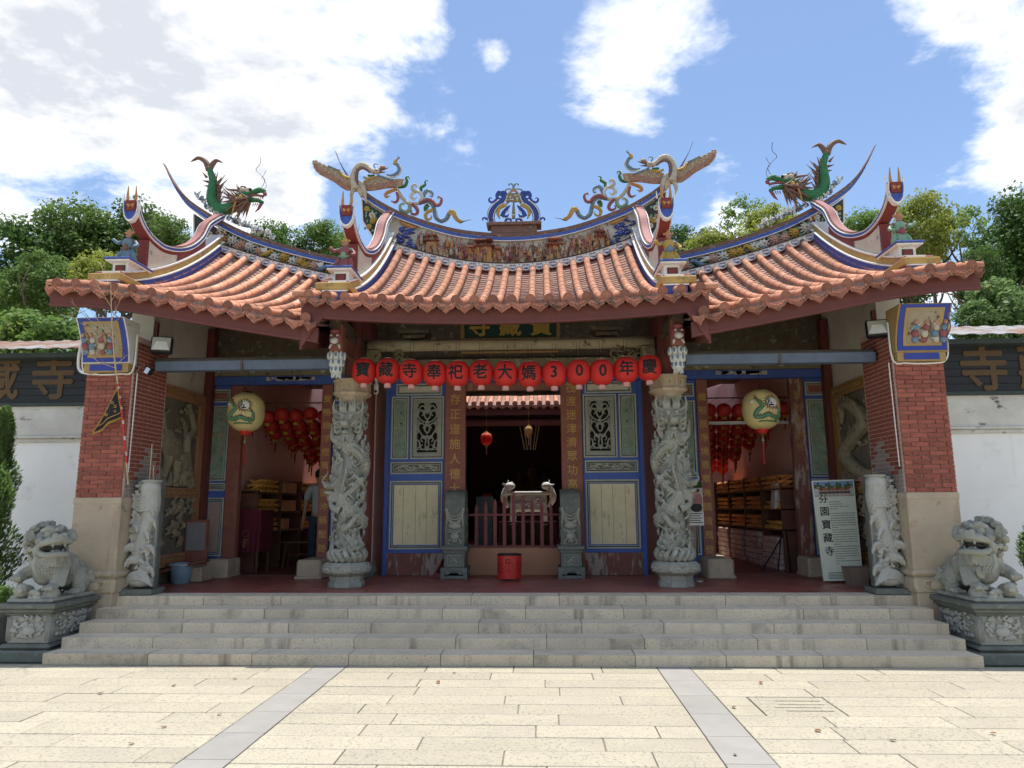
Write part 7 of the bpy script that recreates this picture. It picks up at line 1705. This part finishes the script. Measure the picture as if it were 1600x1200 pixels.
# central finial
Y = 4.1; FN = E('ridge_finial', W(803, 352, Y), 'blue double dragon finial crowning the centre of the main ridge', 'finial')
g = G(); a, b = W(761, 352, Y), W(846, 352, Y)
g.bev(a.x, b.x, Y-.16, Y+.16, a.z-.05, a.z, .008); g.bev(a.x+.08, b.x-.08, Y-.12, Y+.12, a.z-.20, a.z-.05, .01)
for k in range(26): x = a.x+.03+(b.x-a.x-.06)*k/25; g.ball((x, Y-.165, a.z-.055), (.017, .012, .02), 6)
O('finial_base', g, m_coping, FN)
def fl2(pts, rad, mi, dy=0, both=True):
    for s_ in (1, -1) if both else (1,):
        q = [(802.5+(x-802.5)*s_, y) for x, y in pts]; tp(fg, q, rad, Y+dy, mi, 8, (1, .5))
for nm, mt, items in (('blue_dragon', m_bluegl, [([(771, 348), (767, 340), (769, 329), (776, 320), (785, 314), (789, 305), (786, 298)], [4, 6.5, 7, 6, 5, 4.5, 3.5]), ([(768, 344), (761, 342), (757, 340), (754, 342), (755, 345)], [4, 2.4, 1.6, 1.4, .6]), ([(786, 306), (780, 303), (777, 307), (780, 311), (784, 309)], [3, 2.6, 2.4, 2, .8]), ([(777, 309), (773, 314), (767, 316), (764, 312), (766, 309), (769, 310)], [2, 2.2, 2, 1.6, 1.2, .6]), ([(784, 303), (780, 299), (776, 303), (775, 308)], [2.6, 2.2, 1.8, 1.4]), ([(789, 346), (793, 342), (798, 343), (797, 347), (792, 348)], [2.2, 2, 1.8, 1.4, .6]), ([(780, 348), (790, 349), (800, 350)], [3, 2.6, 2.4])]),
                  ('gold_mane', m_yglaze, [([(781, 342), (778, 334), (780, 326), (786, 322), (792, 320)], [1, 2.6, 3.4, 3.4, 2.4])]),
                  ('dragon_face', m_bluegl, [([(784, 338), (787, 332), (792, 326), (797, 321)], [3.4, 3.6, 3, 1]), ([(786, 338), (792, 338), (795, 334)], [2.6, 2, .6])]),
                  ('white_outline', m_pale, [([(774, 350), (771, 341), (773, 331), (779, 322), (788, 316), (793, 306)], [.9]*6), ([(764, 346), (762, 338), (765, 327), (772, 318), (780, 312)], [.9]*5), ([(790, 333), (793, 330), (796, 331)], [1, 1, .6]), ([(787, 340), (791, 341), (795, 339)], [1, 1, .6])]),
                  ('crown_scroll', m_slate, [([(789, 300), (791, 296), (797, 295), (802, 297)], [1.4, 1.4, 1.4, 1.2]), ([(802, 296), (802, 291), (799, 287), (795, 288), (796, 291)], [1.6, 1.6, 1.4, 1.1, .5])])):
    fg = G()
    for pts, rad in items: fl2(pts, rad, 0, -.05 if nm == 'white_outline' else (-.03 if nm != 'blue_dragon' else 0))
    O(nm, fg, mt, FN, True)
fg = G(); fl2([(802.5, 342), (802.5, 338)], [3.4, 2.6], 0, 0, False); fl2([(802.5, 337), (802.5, 335)], [3.6, 3.6], 1, 0, False); fl2([(802.5, 334), (802.5, 316)], [3.0, 1.2], 0, 0, False); fl2([(802.5, 316), (802.5, 314)], [2.4, 2.4], 1, 0, False); O('centre_post', fg, [m_beam2, m_pale], FN)
g = G(); pts = [(790, 305), (796, 300), (803, 302), (809, 300), (815, 305), (815, 318), (809, 313), (803, 315), (797, 313), (791, 318)]; g.prism([W(x, y, Y-.03) for x, y in pts], (0, .06, 0), 0)
for k in range(14): bp(g, 793+rnd.random()*19, 304+rnd.random()*9, (1.8, .8, 1), Y-.035, 1, 6)
fg = g; tp(fg, [(797, 300), (802, 297), (808, 300)], [1.6, 2.4, 1.6], Y-.03, 2); O('banner_scroll', g, [m_beam2, m_pale, m_orange], FN)

# frieze of the main ridge: pavilions and figures -------------------------
YF = YR-.04
def zf(x): return zr('c', x)+.15, at_curve(CC, x)-.145
def pavilion(px, py0, py1, w, two=True):
    p = W(px, py1, YF); x = p.x; z0 = zf(x)[0]+.01; h = (py1-py0)*K(YF); ww = w*K(YF)/2
    P = E('miniature_pavilion', (x, YF, z0)); P.parent = RGC; P.location = OFF[P]-OFF[RGC]
    g = G(); g.box(x-ww, x+ww, YF-.09, YF, z0, z0+h*.55, 0); g.box(x-ww*.35, x+ww*.35, YF-.092, YF-.08, z0+.02, z0+h*.40, 1)
    O('pavilion_wall', g, [m_orange, m_darkwood], P)
    g = G()
    for (zb_, s_) in ((z0+h*.55, 1.0), (z0+h*.74, .8)) if two else ((z0+h*.6, 1),):
        e = ww*1.5*s_; t = ww*.85*s_; hh = h*.15
        g.add([(x-e, YF-.15, zb_+.012), (x+e, YF-.15, zb_+.012), (x+t, YF-.03, zb_+hh), (x-t, YF-.03, zb_+hh), (x-e, YF, zb_), (x+e, YF, zb_), (x-t, YF, zb_+hh), (x+t, YF, zb_+hh)], [(0, 1, 2, 3), (0, 4, 5, 1), (0, 3, 6, 4), (1, 5, 7, 2), (3, 2, 7, 6)])
        for k in range(9): u = -1+k/4; g.tube([(x+u*e*.95, YF-.153, zb_+.014), (x+u*t*.95, YF-.035, zb_+hh+.006)], .009, 5)
    g.ball((x, YF-.06, z0+h*.95), .015, 6); O('pavilion_roof', g, m_drip, P)
for a in ((675, 348, 390, 17), (736, 362, 402, 8, False), (757, 352, 404, 24), (778, 362, 404, 8, False), (867, 354, 402, 18), (937, 344, 384, 14)): pavilion(*a)
g = G(); rr = random.Random(31)
for k in range(320):
    x = rr.uniform(-1.68, 1.68); z0, z1 = zf(x); h = rr.uniform(.13, .23); y = YF-rr.uniform(.03, .09); z = z0+rr.choice((0, 0, .04, .09, .15, .2))*(z1-z0)/.42; m1 = rr.choice((0, 1, 2, 3, 3, 5, 5)); w = rr.uniform(.018, .028)
    g.tube([(x, y, z), (x+rr.uniform(-.01, .01), y, z+h*.5), (x, y, z+h*.72)], [w*1.25, w, w*.6], 6, m1); g.ball((x, y-.004, z+h*.86), .017, 6, 4); g.ball((x, y, z+h), (.014, .012, .012), 5, rr.choice((0, 2, 6)))
    q = rr.choice((-1, 1)); g.tube([(x, y-.01, z+h*.66), (x+q*.03, y-.025, z+h*.55), (x+q*.045, y-.03, z+h*.75)], [.010, .008, .006], 5, m1)
for k in range(9):   # small trees and rocks
    x = -1.5+.375*k; z0, z1 = zf(x); g.tube([(x, YF-.03, z0), (x+.02, YF-.04, z0+.18), (x-.01, YF-.04, z0+.30)], [.014, .010, .006], 5, 6)
    for j in range(16): g.ball((x+rr.uniform(-.09, .09), YF-.045, z0+.27+rr.uniform(-.08, .08)), (.028, .015, .018), 6, 7 if j % 3 else 6)
O('figure_procession', g, [m_wine, m_orange, m_bglaze, m_skinp, m_skinp, m_cglaze, m_bglaze, mat('olive_glaze', (.16, .17, .08), (.10, .10, .06), 20)], RGC, True, kind='stuff')
for s_ in (-1, 1):    # blue cloud scrolls at the frieze ends
    g = G()
    for k in range(16):
        x = s_*rr.uniform(1.70, 2.10); z0, z1 = zf(x); z = z0+.04+rr.random()*(z1-z0-.10); q = rr.choice((-1, 1)); w = .05
        pl = [(x-q*w, YF-.02, z-w*.7), (x, YF-.03, z-w*.5), (x+q*w, YF-.03, z+w*.1), (x+q*w*.5, YF-.03, z+w*.8), (x-q*w*.2, YF-.03, z+w*.4)]
        g.tube(spline(pl, 4), [.014, .024, .024, .018, .008], 6, 0); g.tube([v+Vector((0, -.012, .016)) for v in spline(pl, 4)], .006, 4, 1)
    g.tube(spline([(s_*1.70, YF-.03, zf(1.7)[1]-.03), (s_*1.85, YF-.04, zf(1.85)[1]-.05), (s_*2.0, YF-.03, zf(2.0)[1]-.03)], 4), [.02, .04, .02], 6, 2)
    O('cloud_scroll', g, [m_bluegl, m_pale, m_orange], RGC, True)
g = G(); xx = [-2.1+.21*k for k in range(21)]; g.strip([(x, zf(x)[0]-.01) for x in xx], [(x, zf(x)[0]+.008) for x in xx], YF-.13, YF); O('frieze_ledge', g, m_rpink, RGC)

# floral frieze of the wing ridges ---------------------------------------
def zfw(x): return zr('w', x)+.15, at_curve(CW, abs(x))-.145
def flower_mesh(m1, m2):
    g = G()
    for ring, (n, r, h) in enumerate(((9, .062, .0), (8, .045, .02), (6, .026, .038))):
        for k in range(n):
            w = 2*math.pi*k/n+ring*.3; M = Matrix.Rotation(-w, 3, 'Y'); g.ball((r*math.cos(w), -h, r*math.sin(w)), (.024, .014, .015), 7, 0, M)
    g.ball((0, -.05, 0), .016, 7, 1)
    for k in range(5): w = 2*math.pi*k/5+.4; M = Matrix.Rotation(-w, 3, 'Y'); g.ball((.088*math.cos(w), .012, .088*math.sin(w)), (.035, .008, .018), 7, 2, M)
    return mesh(g, [m1, m2, m_leafgl], True)
FM = [flower_mesh(m_pale, m_orange), flower_mesh(m_yglaze, m_orange), flower_mesh(mat('pink_petals', (.52, .33, .28), (.4, .22, .19), 20), m_yglaze)]
for sx, P in ((-1, RGL), (1, RGR)):
    rr = random.Random(40+sx); seq = [(5.0, .55, 0), (4.83, .52, 2), (4.90, .25, 2), (4.68, .62, 0), (4.05, .62, 1), (3.88, .45, 0), (3.74, .6, 1), (3.66, .3, 1), (3.05, .5, 0), (2.85, .45, 1), (4.5, .5, 2), (4.22, .35, 0), (3.5, .5, 2), (3.2, .55, 1)] if sx < 0 else [(5.05, .5, 0), (4.85, .5, 1), (4.5, .55, 2), (4.32, .5, 0), (3.62, .5, 0), (3.44, .55, 2), (2.98, .5, 2), (2.80, .5, 0), (3.9, .5, 1), (4.68, .4, 2), (3.78, .55, 1), (4.15, .5, 0)]
    for x, t, kk in seq:
        z0, z1 = zfw(x); o = inst('flower', FM[kk], P, (sx*x, YF-.04, z0+(z1-z0)*t), (0, rr.uniform(0, 3), 0), (1.3,)*3)
    g = G()
    for k in range(170):
        x = rr.uniform(2.7, 5.15); z0, z1 = zfw(x); M = Matrix.Rotation(rr.uniform(0, 3), 3, 'Y'); g.ball((sx*x, YF-.02, z0+.02+rr.random()*(z1-z0-.04)), (.034, .01, .016), 6, rr.choice((0, 0, 1, 2)), M)
    O('relief_leaves', g, [m_leafgl, m_gdrag, m_wine], P, True, kind='stuff')
    for bx, m1 in ((4.38 if sx < 0 else 4.12, m_yglaze), (3.36 if sx < 0 else 3.2, m_slate)):
        z0, z1 = zfw(bx); zc_ = (z0+z1)/2; g = G(); q = -sx
        g.tube(spline([(sx*bx-.16*q, YF-.04, zc_-.05), (sx*bx, YF-.06, zc_-.02), (sx*bx+.10*q, YF-.06, zc_+.04), (sx*bx+.15*q, YF-.06, zc_+.0)], 4), [.012, .045, .03, .02], 8, 0)
        for k in range(5): g.tube(spline([(sx*bx, YF-.06, zc_), (sx*bx-.10*q+.03*k, YF-.07, zc_+.06+.008*k), (sx*bx-.2*q+.05*k*q, YF-.06, zc_+.09)], 3), [.02, .018, .005], 6, 1)
        for k in range(4): g.tube([(sx*bx-.14*q, YF-.04, zc_-.04), (sx*bx-.26*q, YF-.04, zc_-.08+.03*k)], [.014, .004], 5, 0)
        for k in (0, 1): g.tube([(sx*bx+.02*k, YF-.05, zc_-.04), (sx*bx+.03+.03*k, YF-.05, zc_-.10)], .005, 4, 2)
        O('relief_bird', g, [m1, m_pale, m_yglaze], P, True)
    g = G(); x = 5.2
    for k in range(14): xx = rr.uniform(5.10, 5.28); z0, z1 = zfw(xx); z = z0+rr.random()*(z1-z0); g.tube(spline([(sx*xx, YF-.02, z), (sx*(xx+.04), YF-.03, z+.03), (sx*xx, YF-.03, z+.06), (sx*(xx-.03), YF-.03, z+.03)], 3), [.012, .018, .008], 6, k % 2)
    O('corner_scroll', g, [m_orange, m_pale], P, True)
# warriors standing on the verge shrine boxes ---------------------------
def warrior(x, y, z, cols, lab, q):
    P = E('warrior_figure', (x, y, z), lab, 'figurine', 'glazed warriors on the verge ends'); c = Vector((x, y, z)); P.scale = (1.15,)*3
    g = G(); g.lathe([(.085, 0), (.09, .03), (.07, .10), (.055, .16), (.06, .20), (.075, .25), (.05, .29), (.025, .30)], c, 14, ribs=lambda k: 1+.10*math.sin(k*2.7)); 
    for s_ in (-1, 1): g.tube(spline([c+Vector((s_*.05, 0, .15)), c+Vector((s_*.085, -.03, .07)), c+Vector((s_*.10, -.02, .01))], 4), [.03, .035, .02], 7)
    O('robe', g, cols[0], P, True)
    g = G(); g.ball(c+Vector((0, -.06, .17)), (.035, .025, .05), 8); g.tube([c+Vector((-.06, -.045, .165)), c+Vector((0, -.075, .15)), c+Vector((.06, -.045, .165))], .013, 6)
    for s_ in (-1, 1): g.ball(c+Vector((s_*.07, -.01, .26)), (.032, .03, .022), 8); g.ball(c+Vector((s_*.05, -.05, .02)), (.03, .04, .02), 8)
    O('armour', g, cols[1], P, True, kind='stuff')
    g = G(); g.ball(c+Vector((0, -.015, .335)), (.032, .034, .04), 10)
    for s_ in (-1, 1): g.ball(c+Vector((s_*.012, -.046, .342)), .005, 5)
    g.tube([c+Vector((0, -.045, .335)), c+Vector((0, -.053, .328))], .006, 5); O('head', g, m_skinp, P, True)
    g = G(); g.lathe([(.036, .355), (.04, .37), (.028, .39), (.008, .43)], c, 10)
    for s_ in (-1, 1): g.ball(c+Vector((s_*.045, 0, .375)), (.02, .01, .016), 7)
    O('helmet', g, cols[2], P, True)
    g = G()
    for s_ in (-1, 1):
        up = (s_ == q); g.tube(spline([c+Vector((s_*.075, 0, .26)), c+Vector((s_*.125, -.03, .20 if not up else .24)), c+Vector((s_*.10, -.08, .17)) if not up else c+Vector((s_*.17, -.05, .28))], 4), [.026, .022, .018], 7)
    O('arms', g, cols[0], P, True, kind='stuff')
warrior(-5.27, 1.42, zsh_w, (m_slate, m_bglaze, m_orange), 'glazed warrior figurine in dark blue robe on the verge end above the bamboo pole', -1)
warrior(-2.21, 1.42, zsh_c, (m_wine, m_leafgl, m_yglaze), 'glazed warrior figurine in red and green on the verge end beside the yellow bird relief', -1)
warrior(2.21, 1.42, zsh_c, (m_yglaze, m_slate, m_orange), 'glazed warrior figurine in yellow armour on the verge end above the sign stand', -1)
warrior(5.27, 1.42, zsh_w, (m_leafgl, m_wine, m_orange), 'glazed warrior figurine in green robe, arm outstretched, above the info board side', 1)

# ================================================================== trees and shrubs
def crown_mesh(seed, mt, rx, rz, clumps, per, leaf, zlow=-1.0, clr=.95, shell=.35):
    rr = random.Random(seed); vs = []; fs = []
    for c in range(clumps):
        while True:
            d = Vector((rr.uniform(-1, 1), rr.uniform(-1, 1), rr.uniform(zlow, 1)))
            if shell < d.length < 1: break
        ce = Vector((d.x*rx, d.y*rx, d.z*rz)); cr = clr*rr.uniform(.55, 1.15); sq = rr.uniform(.55, .85)
        for k in range(int(per*rr.uniform(.6, 1.2))):
            n = Vector((rr.gauss(0, 1), rr.gauss(0, 1), rr.gauss(0, 1))).normalized(); rad = cr*(rr.random()**.33)
            p = ce+Vector((n.x*rad, n.y*rad, n.z*rad*sq))
            nn = (n*.6+Vector((0, 0, .7))+Vector((rr.gauss(0, .5), rr.gauss(0, .5), rr.gauss(0, .5)))).normalized()
            a = nn.orthogonal().normalized(); a.rotate(Matrix.Rotation(rr.uniform(0, 6.28), 3, nn)); b = nn.cross(a); l = leaf*rr.uniform(.6, 1.25); w = l*.33
            o = len(vs); vs += [p-a*l*.5, p+b*w-a*.05*l, p+a*l*.5, p-b*w-a*.05*l]; fs.append((o, o+1, o+2, o+3))
    g = G(); g.v = [tuple(v) for v in vs]; g.f = fs; g.m = [0]*len(fs); return mesh(g, mt, False, False)
def trunk_mesh(seed, h, rx, r0=.22, limbs=9):
    rr = random.Random(seed); g = G(); lean = Vector((rr.uniform(-.5, .5), rr.uniform(-.3, .3), 0))
    main = spline([Vector((0, 0, 0)), lean*.3+Vector((0, 0, h*.35)), lean*.8+Vector((.1, 0, h*.7)), lean+Vector((0, 0, h))], 5); g.tube(main, [r0, r0*.8, r0*.5, r0*.15], 8)
    for k in range(limbs):
        p = main[5+int((k/limbs)*9)]; a = rr.uniform(0, 6.28); L = rx*rr.uniform(.6, 1.0); q = p+Vector((math.cos(a)*L, math.sin(a)*L, L*rr.uniform(.5, 1.1))); m_ = p.lerp(q, .5)+Vector((0, 0, -.15*L)); br = spline([p, m_, q], 4); g.tube(br, [r0*.38, r0*.22, r0*.06], 6)
        for j in range(3): b = br[3+j*2]; d = Vector((rr.uniform(-1, 1), rr.uniform(-1, 1), rr.uniform(.2, 1)))*L*.4; g.tube([b, b+d*.5, b+d], [r0*.12, r0*.08, r0*.03], 5)
    return mesh(g, m_bark, True)
C1 = crown_mesh(1, m_leaf1, 2.6, 3.3, 125, 130, .25); C2 = crown_mesh(2, m_leaf2, 2.7, 2.9, 120, 130, .25); C3 = crown_mesh(3, m_leaf3, 2.4, 2.7, 100, 130, .23); C4 = crown_mesh(4, m_leaf2, 2.7, 3.4, 52, 90, .24, clr=.75, shell=.5)
T1 = trunk_mesh(1, 9.5, 2.6); T2 = trunk_mesh(2, 9.0, 2.6); T3 = trunk_mesh(3, 9.5, 2.4, .16, 13)
def tree(name, px, ytop, Y, wpx, crown, trunk, lab, squash=1.0, rot=0):
    """crown top at a photo height; wpx: crown width in photo pixels"""
    p = W(px, ytop, Y); k = K(Y); rx = {C1: 3.3, C2: 3.4, C3: 3.0, C4: 3.2}[crown]; rz = {C1: 4.0, C2: 3.6, C3: 3.3, C4: 4.0}[crown]
    s_ = wpx*k/2/rx; P = E(name, (p.x, Y, 0), lab, 'tree', 'trees behind the temple walls')
    zc_ = p.z-rz*s_*squash; o = inst('crown', crown, P, (p.x, Y, zc_), (0, 0, rot), (s_, s_, s_*squash)); o.location = (0, 0, zc_)
    o = inst('trunk', trunk, P, (p.x, Y, 0), (0, 0, rot), (max(.8, s_),)*2+((zc_+rz*s_*.35)/9.3,)); o.location = (0, 0, 0)
for a in (('broadleaf_tree', 30, 318, 17, 190, C1, T1, 'broad dark green tree furthest from the temple behind the bamboo-side wall', 1.15, .3), ('broadleaf_tree', 130, 300, 19, 190, C2, T2, 'tall mid green tree with forked trunk behind the bamboo-side wall', 1.2, 1.4), ('broadleaf_tree', 215, 300, 20, 170, C1, T1, 'dark green tree rising behind the horned verge end', 1.1, 2.2), ('broadleaf_tree', 265, 330, 16, 110, C2, T2, 'rounded green tree just behind the swallowtail on the bamboo side', 1.2, 4.0),
          ('broadleaf_tree', 175, 385, 13, 130, C3, T3, 'low yellow green tree in front of the dark trees, bamboo side', .9, 0.8), ('broadleaf_tree', 70, 385, 14, 140, C2, T1, 'leafy green tree low behind the rusty sheet roof, bamboo side', 1.1, 5.0),
          ('broadleaf_tree', 435, 338, 26, 120, C1, T2, 'dense green tree showing over the wing ridge near the crane', 1.0, 1.0), ('broadleaf_tree', 510, 340, 27, 110, C2, T1, 'green tree touching the horned verge end of the main roof', 1.0, 3.0), ('broadleaf_tree', 375, 365, 25, 110, C2, T1, 'green tree half hidden by the dragon and wing ridge', 1.0, 2.0),
          ('broadleaf_tree', 1062, 345, 25, 90, C1, T2, 'small dark green tree peeking beside the yellow warrior figurine', 1.0, .5), ('broadleaf_tree', 1105, 352, 20, 120, C3, T3, 'yellow green tree over the wing ridge by the cumulus cloud', .9, 1.9), ('sparse_tree', 1160, 292, 22, 110, C4, T3, 'thin airy tree with open branches above the flower ridge', 1.1, 2.6), ('broadleaf_tree', 1200, 312, 19, 110, C3, T3, 'bright yellow green tree next to the green dragon head', 1.0, 3.4),
          ('broadleaf_tree', 1345, 320, 21, 120, C2, T2, 'green tree behind the swallowtail tip on the info board side', 1.1, .2), ('broadleaf_tree', 1440, 288, 17, 120, C3, T3, 'tall yellow green tree behind the green warrior figurine', 1.25, 4.1), ('sparse_tree', 1495, 296, 19, 110, C4, T3, 'slender open tree with visible pale branches, info board side', 1.5, 5.0), ('broadleaf_tree', 1582, 278, 16, 170, C1, T1, 'large dark green tree over the info-board-side wall', 1.3, .9), ('broadleaf_tree', 1650, 300, 15, 170, C2, T2, 'mid green tree at the far end of the info-board-side wall', 1.2, 2.9),
          ('broadleaf_tree', 1395, 335, 22, 130, C1, T1, 'dark green tree filling the gap behind the horned verge end, info board side', 1.1, 2.4), ('broadleaf_tree', 1270, 345, 24, 120, C2, T1, 'green tree half hidden by the wing ridge below the dragon tail', 1.0, 1.7), ('broadleaf_tree', 1525, 375, 14, 100, C1, T2, 'low dark green tree below the slender open tree', 1.2, 1.1)): tree(*a)
BS = crown_mesh(8, m_leaf2, 1.0, .9, 40, 120, .13, -.8, .42, .3)
JU = crown_mesh(9, m_leaf4, .55, 1.1, 70, 130, .085, -1, .26, .3)
for i, (px, py, Y, s_, nm, me, lab) in enumerate(((25, 470, 6.5, 1.0, 'leafy_shrub', BS, 'bright green rounded shrub above the rusty roof, away from the temple'), (85, 478, 6.2, .8, 'leafy_shrub', BS, 'bright green shrub above the rusty roof, touching the tiled eave'), (1565, 412, 6.5, 1.1, 'juniper_bush', JU, 'pale green feathery juniper bush over the rusty roof, info board side'), (1525, 455, 6.2, .7, 'juniper_bush', JU, 'small feathery juniper bush beside the tiled roof corner'), (1620, 430, 6.8, 1.2, 'juniper_bush', JU, 'large feathery juniper bush at the end of the rusty roof'))):
    p = W(px, py, Y); h = 1.25*s_*(1 if me is BS else 1.25); P = E(nm, (p.x, Y, 0), lab, 'shrub', 'shrubs behind the yard walls'); o = inst('crown', me, P, p, (0, 0, i), (s_*1.2,)*3); o.location = (0, 0, p.z-h); g = G(); g.tube([(p.x, Y, 0), (p.x+.05, Y, (p.z-h)*.6), (p.x, Y, p.z-h)], [.08, .06, .03], 7); O('stem', g, m_bark, P)
# two clipped junipers by the lions, and a potted plant
def juniper(px, ytop, Y, w, lab):
    p = W(px, ytop, Y); P = E('juniper_tree', (p.x, Y, 0), lab, 'juniper', 'junipers beside the lions'); rr = random.Random(int(px)); vs = []; g = G(); H = p.z
    for k in range(15000):
        t = rr.random()**.8; z = .25+(H-.25)*t; rad = w*(1-t)**.62*(.75+.25*math.sin(z*7+rr.random()))*(rr.random()**.35); a = rr.uniform(0, 6.28); clump = .75+.35*math.sin(a*3+z*5)
        q = Vector((p.x+rad*clump*math.cos(a), Y+rad*clump*math.sin(a), z)); d = (Vector((math.cos(a), math.sin(a), 1.4))+Vector((rr.gauss(0, .4), rr.gauss(0, .4), rr.gauss(0, .4)))).normalized(); s_ = Vector((-d.y, d.x, rr.gauss(0, .4))).normalized(); l = rr.uniform(.04, .085); o = len(g.v)
        g.v += [tuple(q), tuple(q+s_*l*.22+d*l*.5), tuple(q+d*l), tuple(q-s_*l*.22+d*l*.5)]; g.f.append((o, o+1, o+2, o+3)); g.m.append(0)
    O('foliage', g, m_leaf4, P, normals=False); g = G(); g.tube([(p.x, Y, 0), (p.x+.03, Y, H*.5), (p.x, Y, H*.9)], [.06, .04, .01], 7); O('stem', g, m_bark, P)
juniper(10, 640, 1.5, .52, 'tall clipped juniper against the white wall beside the bamboo-side lion'); juniper(1618, 765, 1.3, .38, 'low juniper beside the lion on the info board side')
PT = E('potted_plant', (-6.02, .72, 0), 'dark glazed flower pot with small green plant behind a lion pedestal', 'potted plant'); c = OFF[PT]
g = G(); g.lathe([(.16, 0), (.18, .02), (.28, .38), (.33, .42), (.33, .47), (.28, .47), (.26, .42)], c, 28); O('pot', g, mat('grey_pot', (.11, .11, .115), (.16, .16, .16), 4, .4), PT, ang=40)
g = G(); g.lathe([(.265, .43), (.02, .44)], c, 20); O('soil', g, m_bark, PT); o = inst('plant', BS, PT, c+Vector((0, 0, .55)), (0, 0, 0), (.22,)*3)
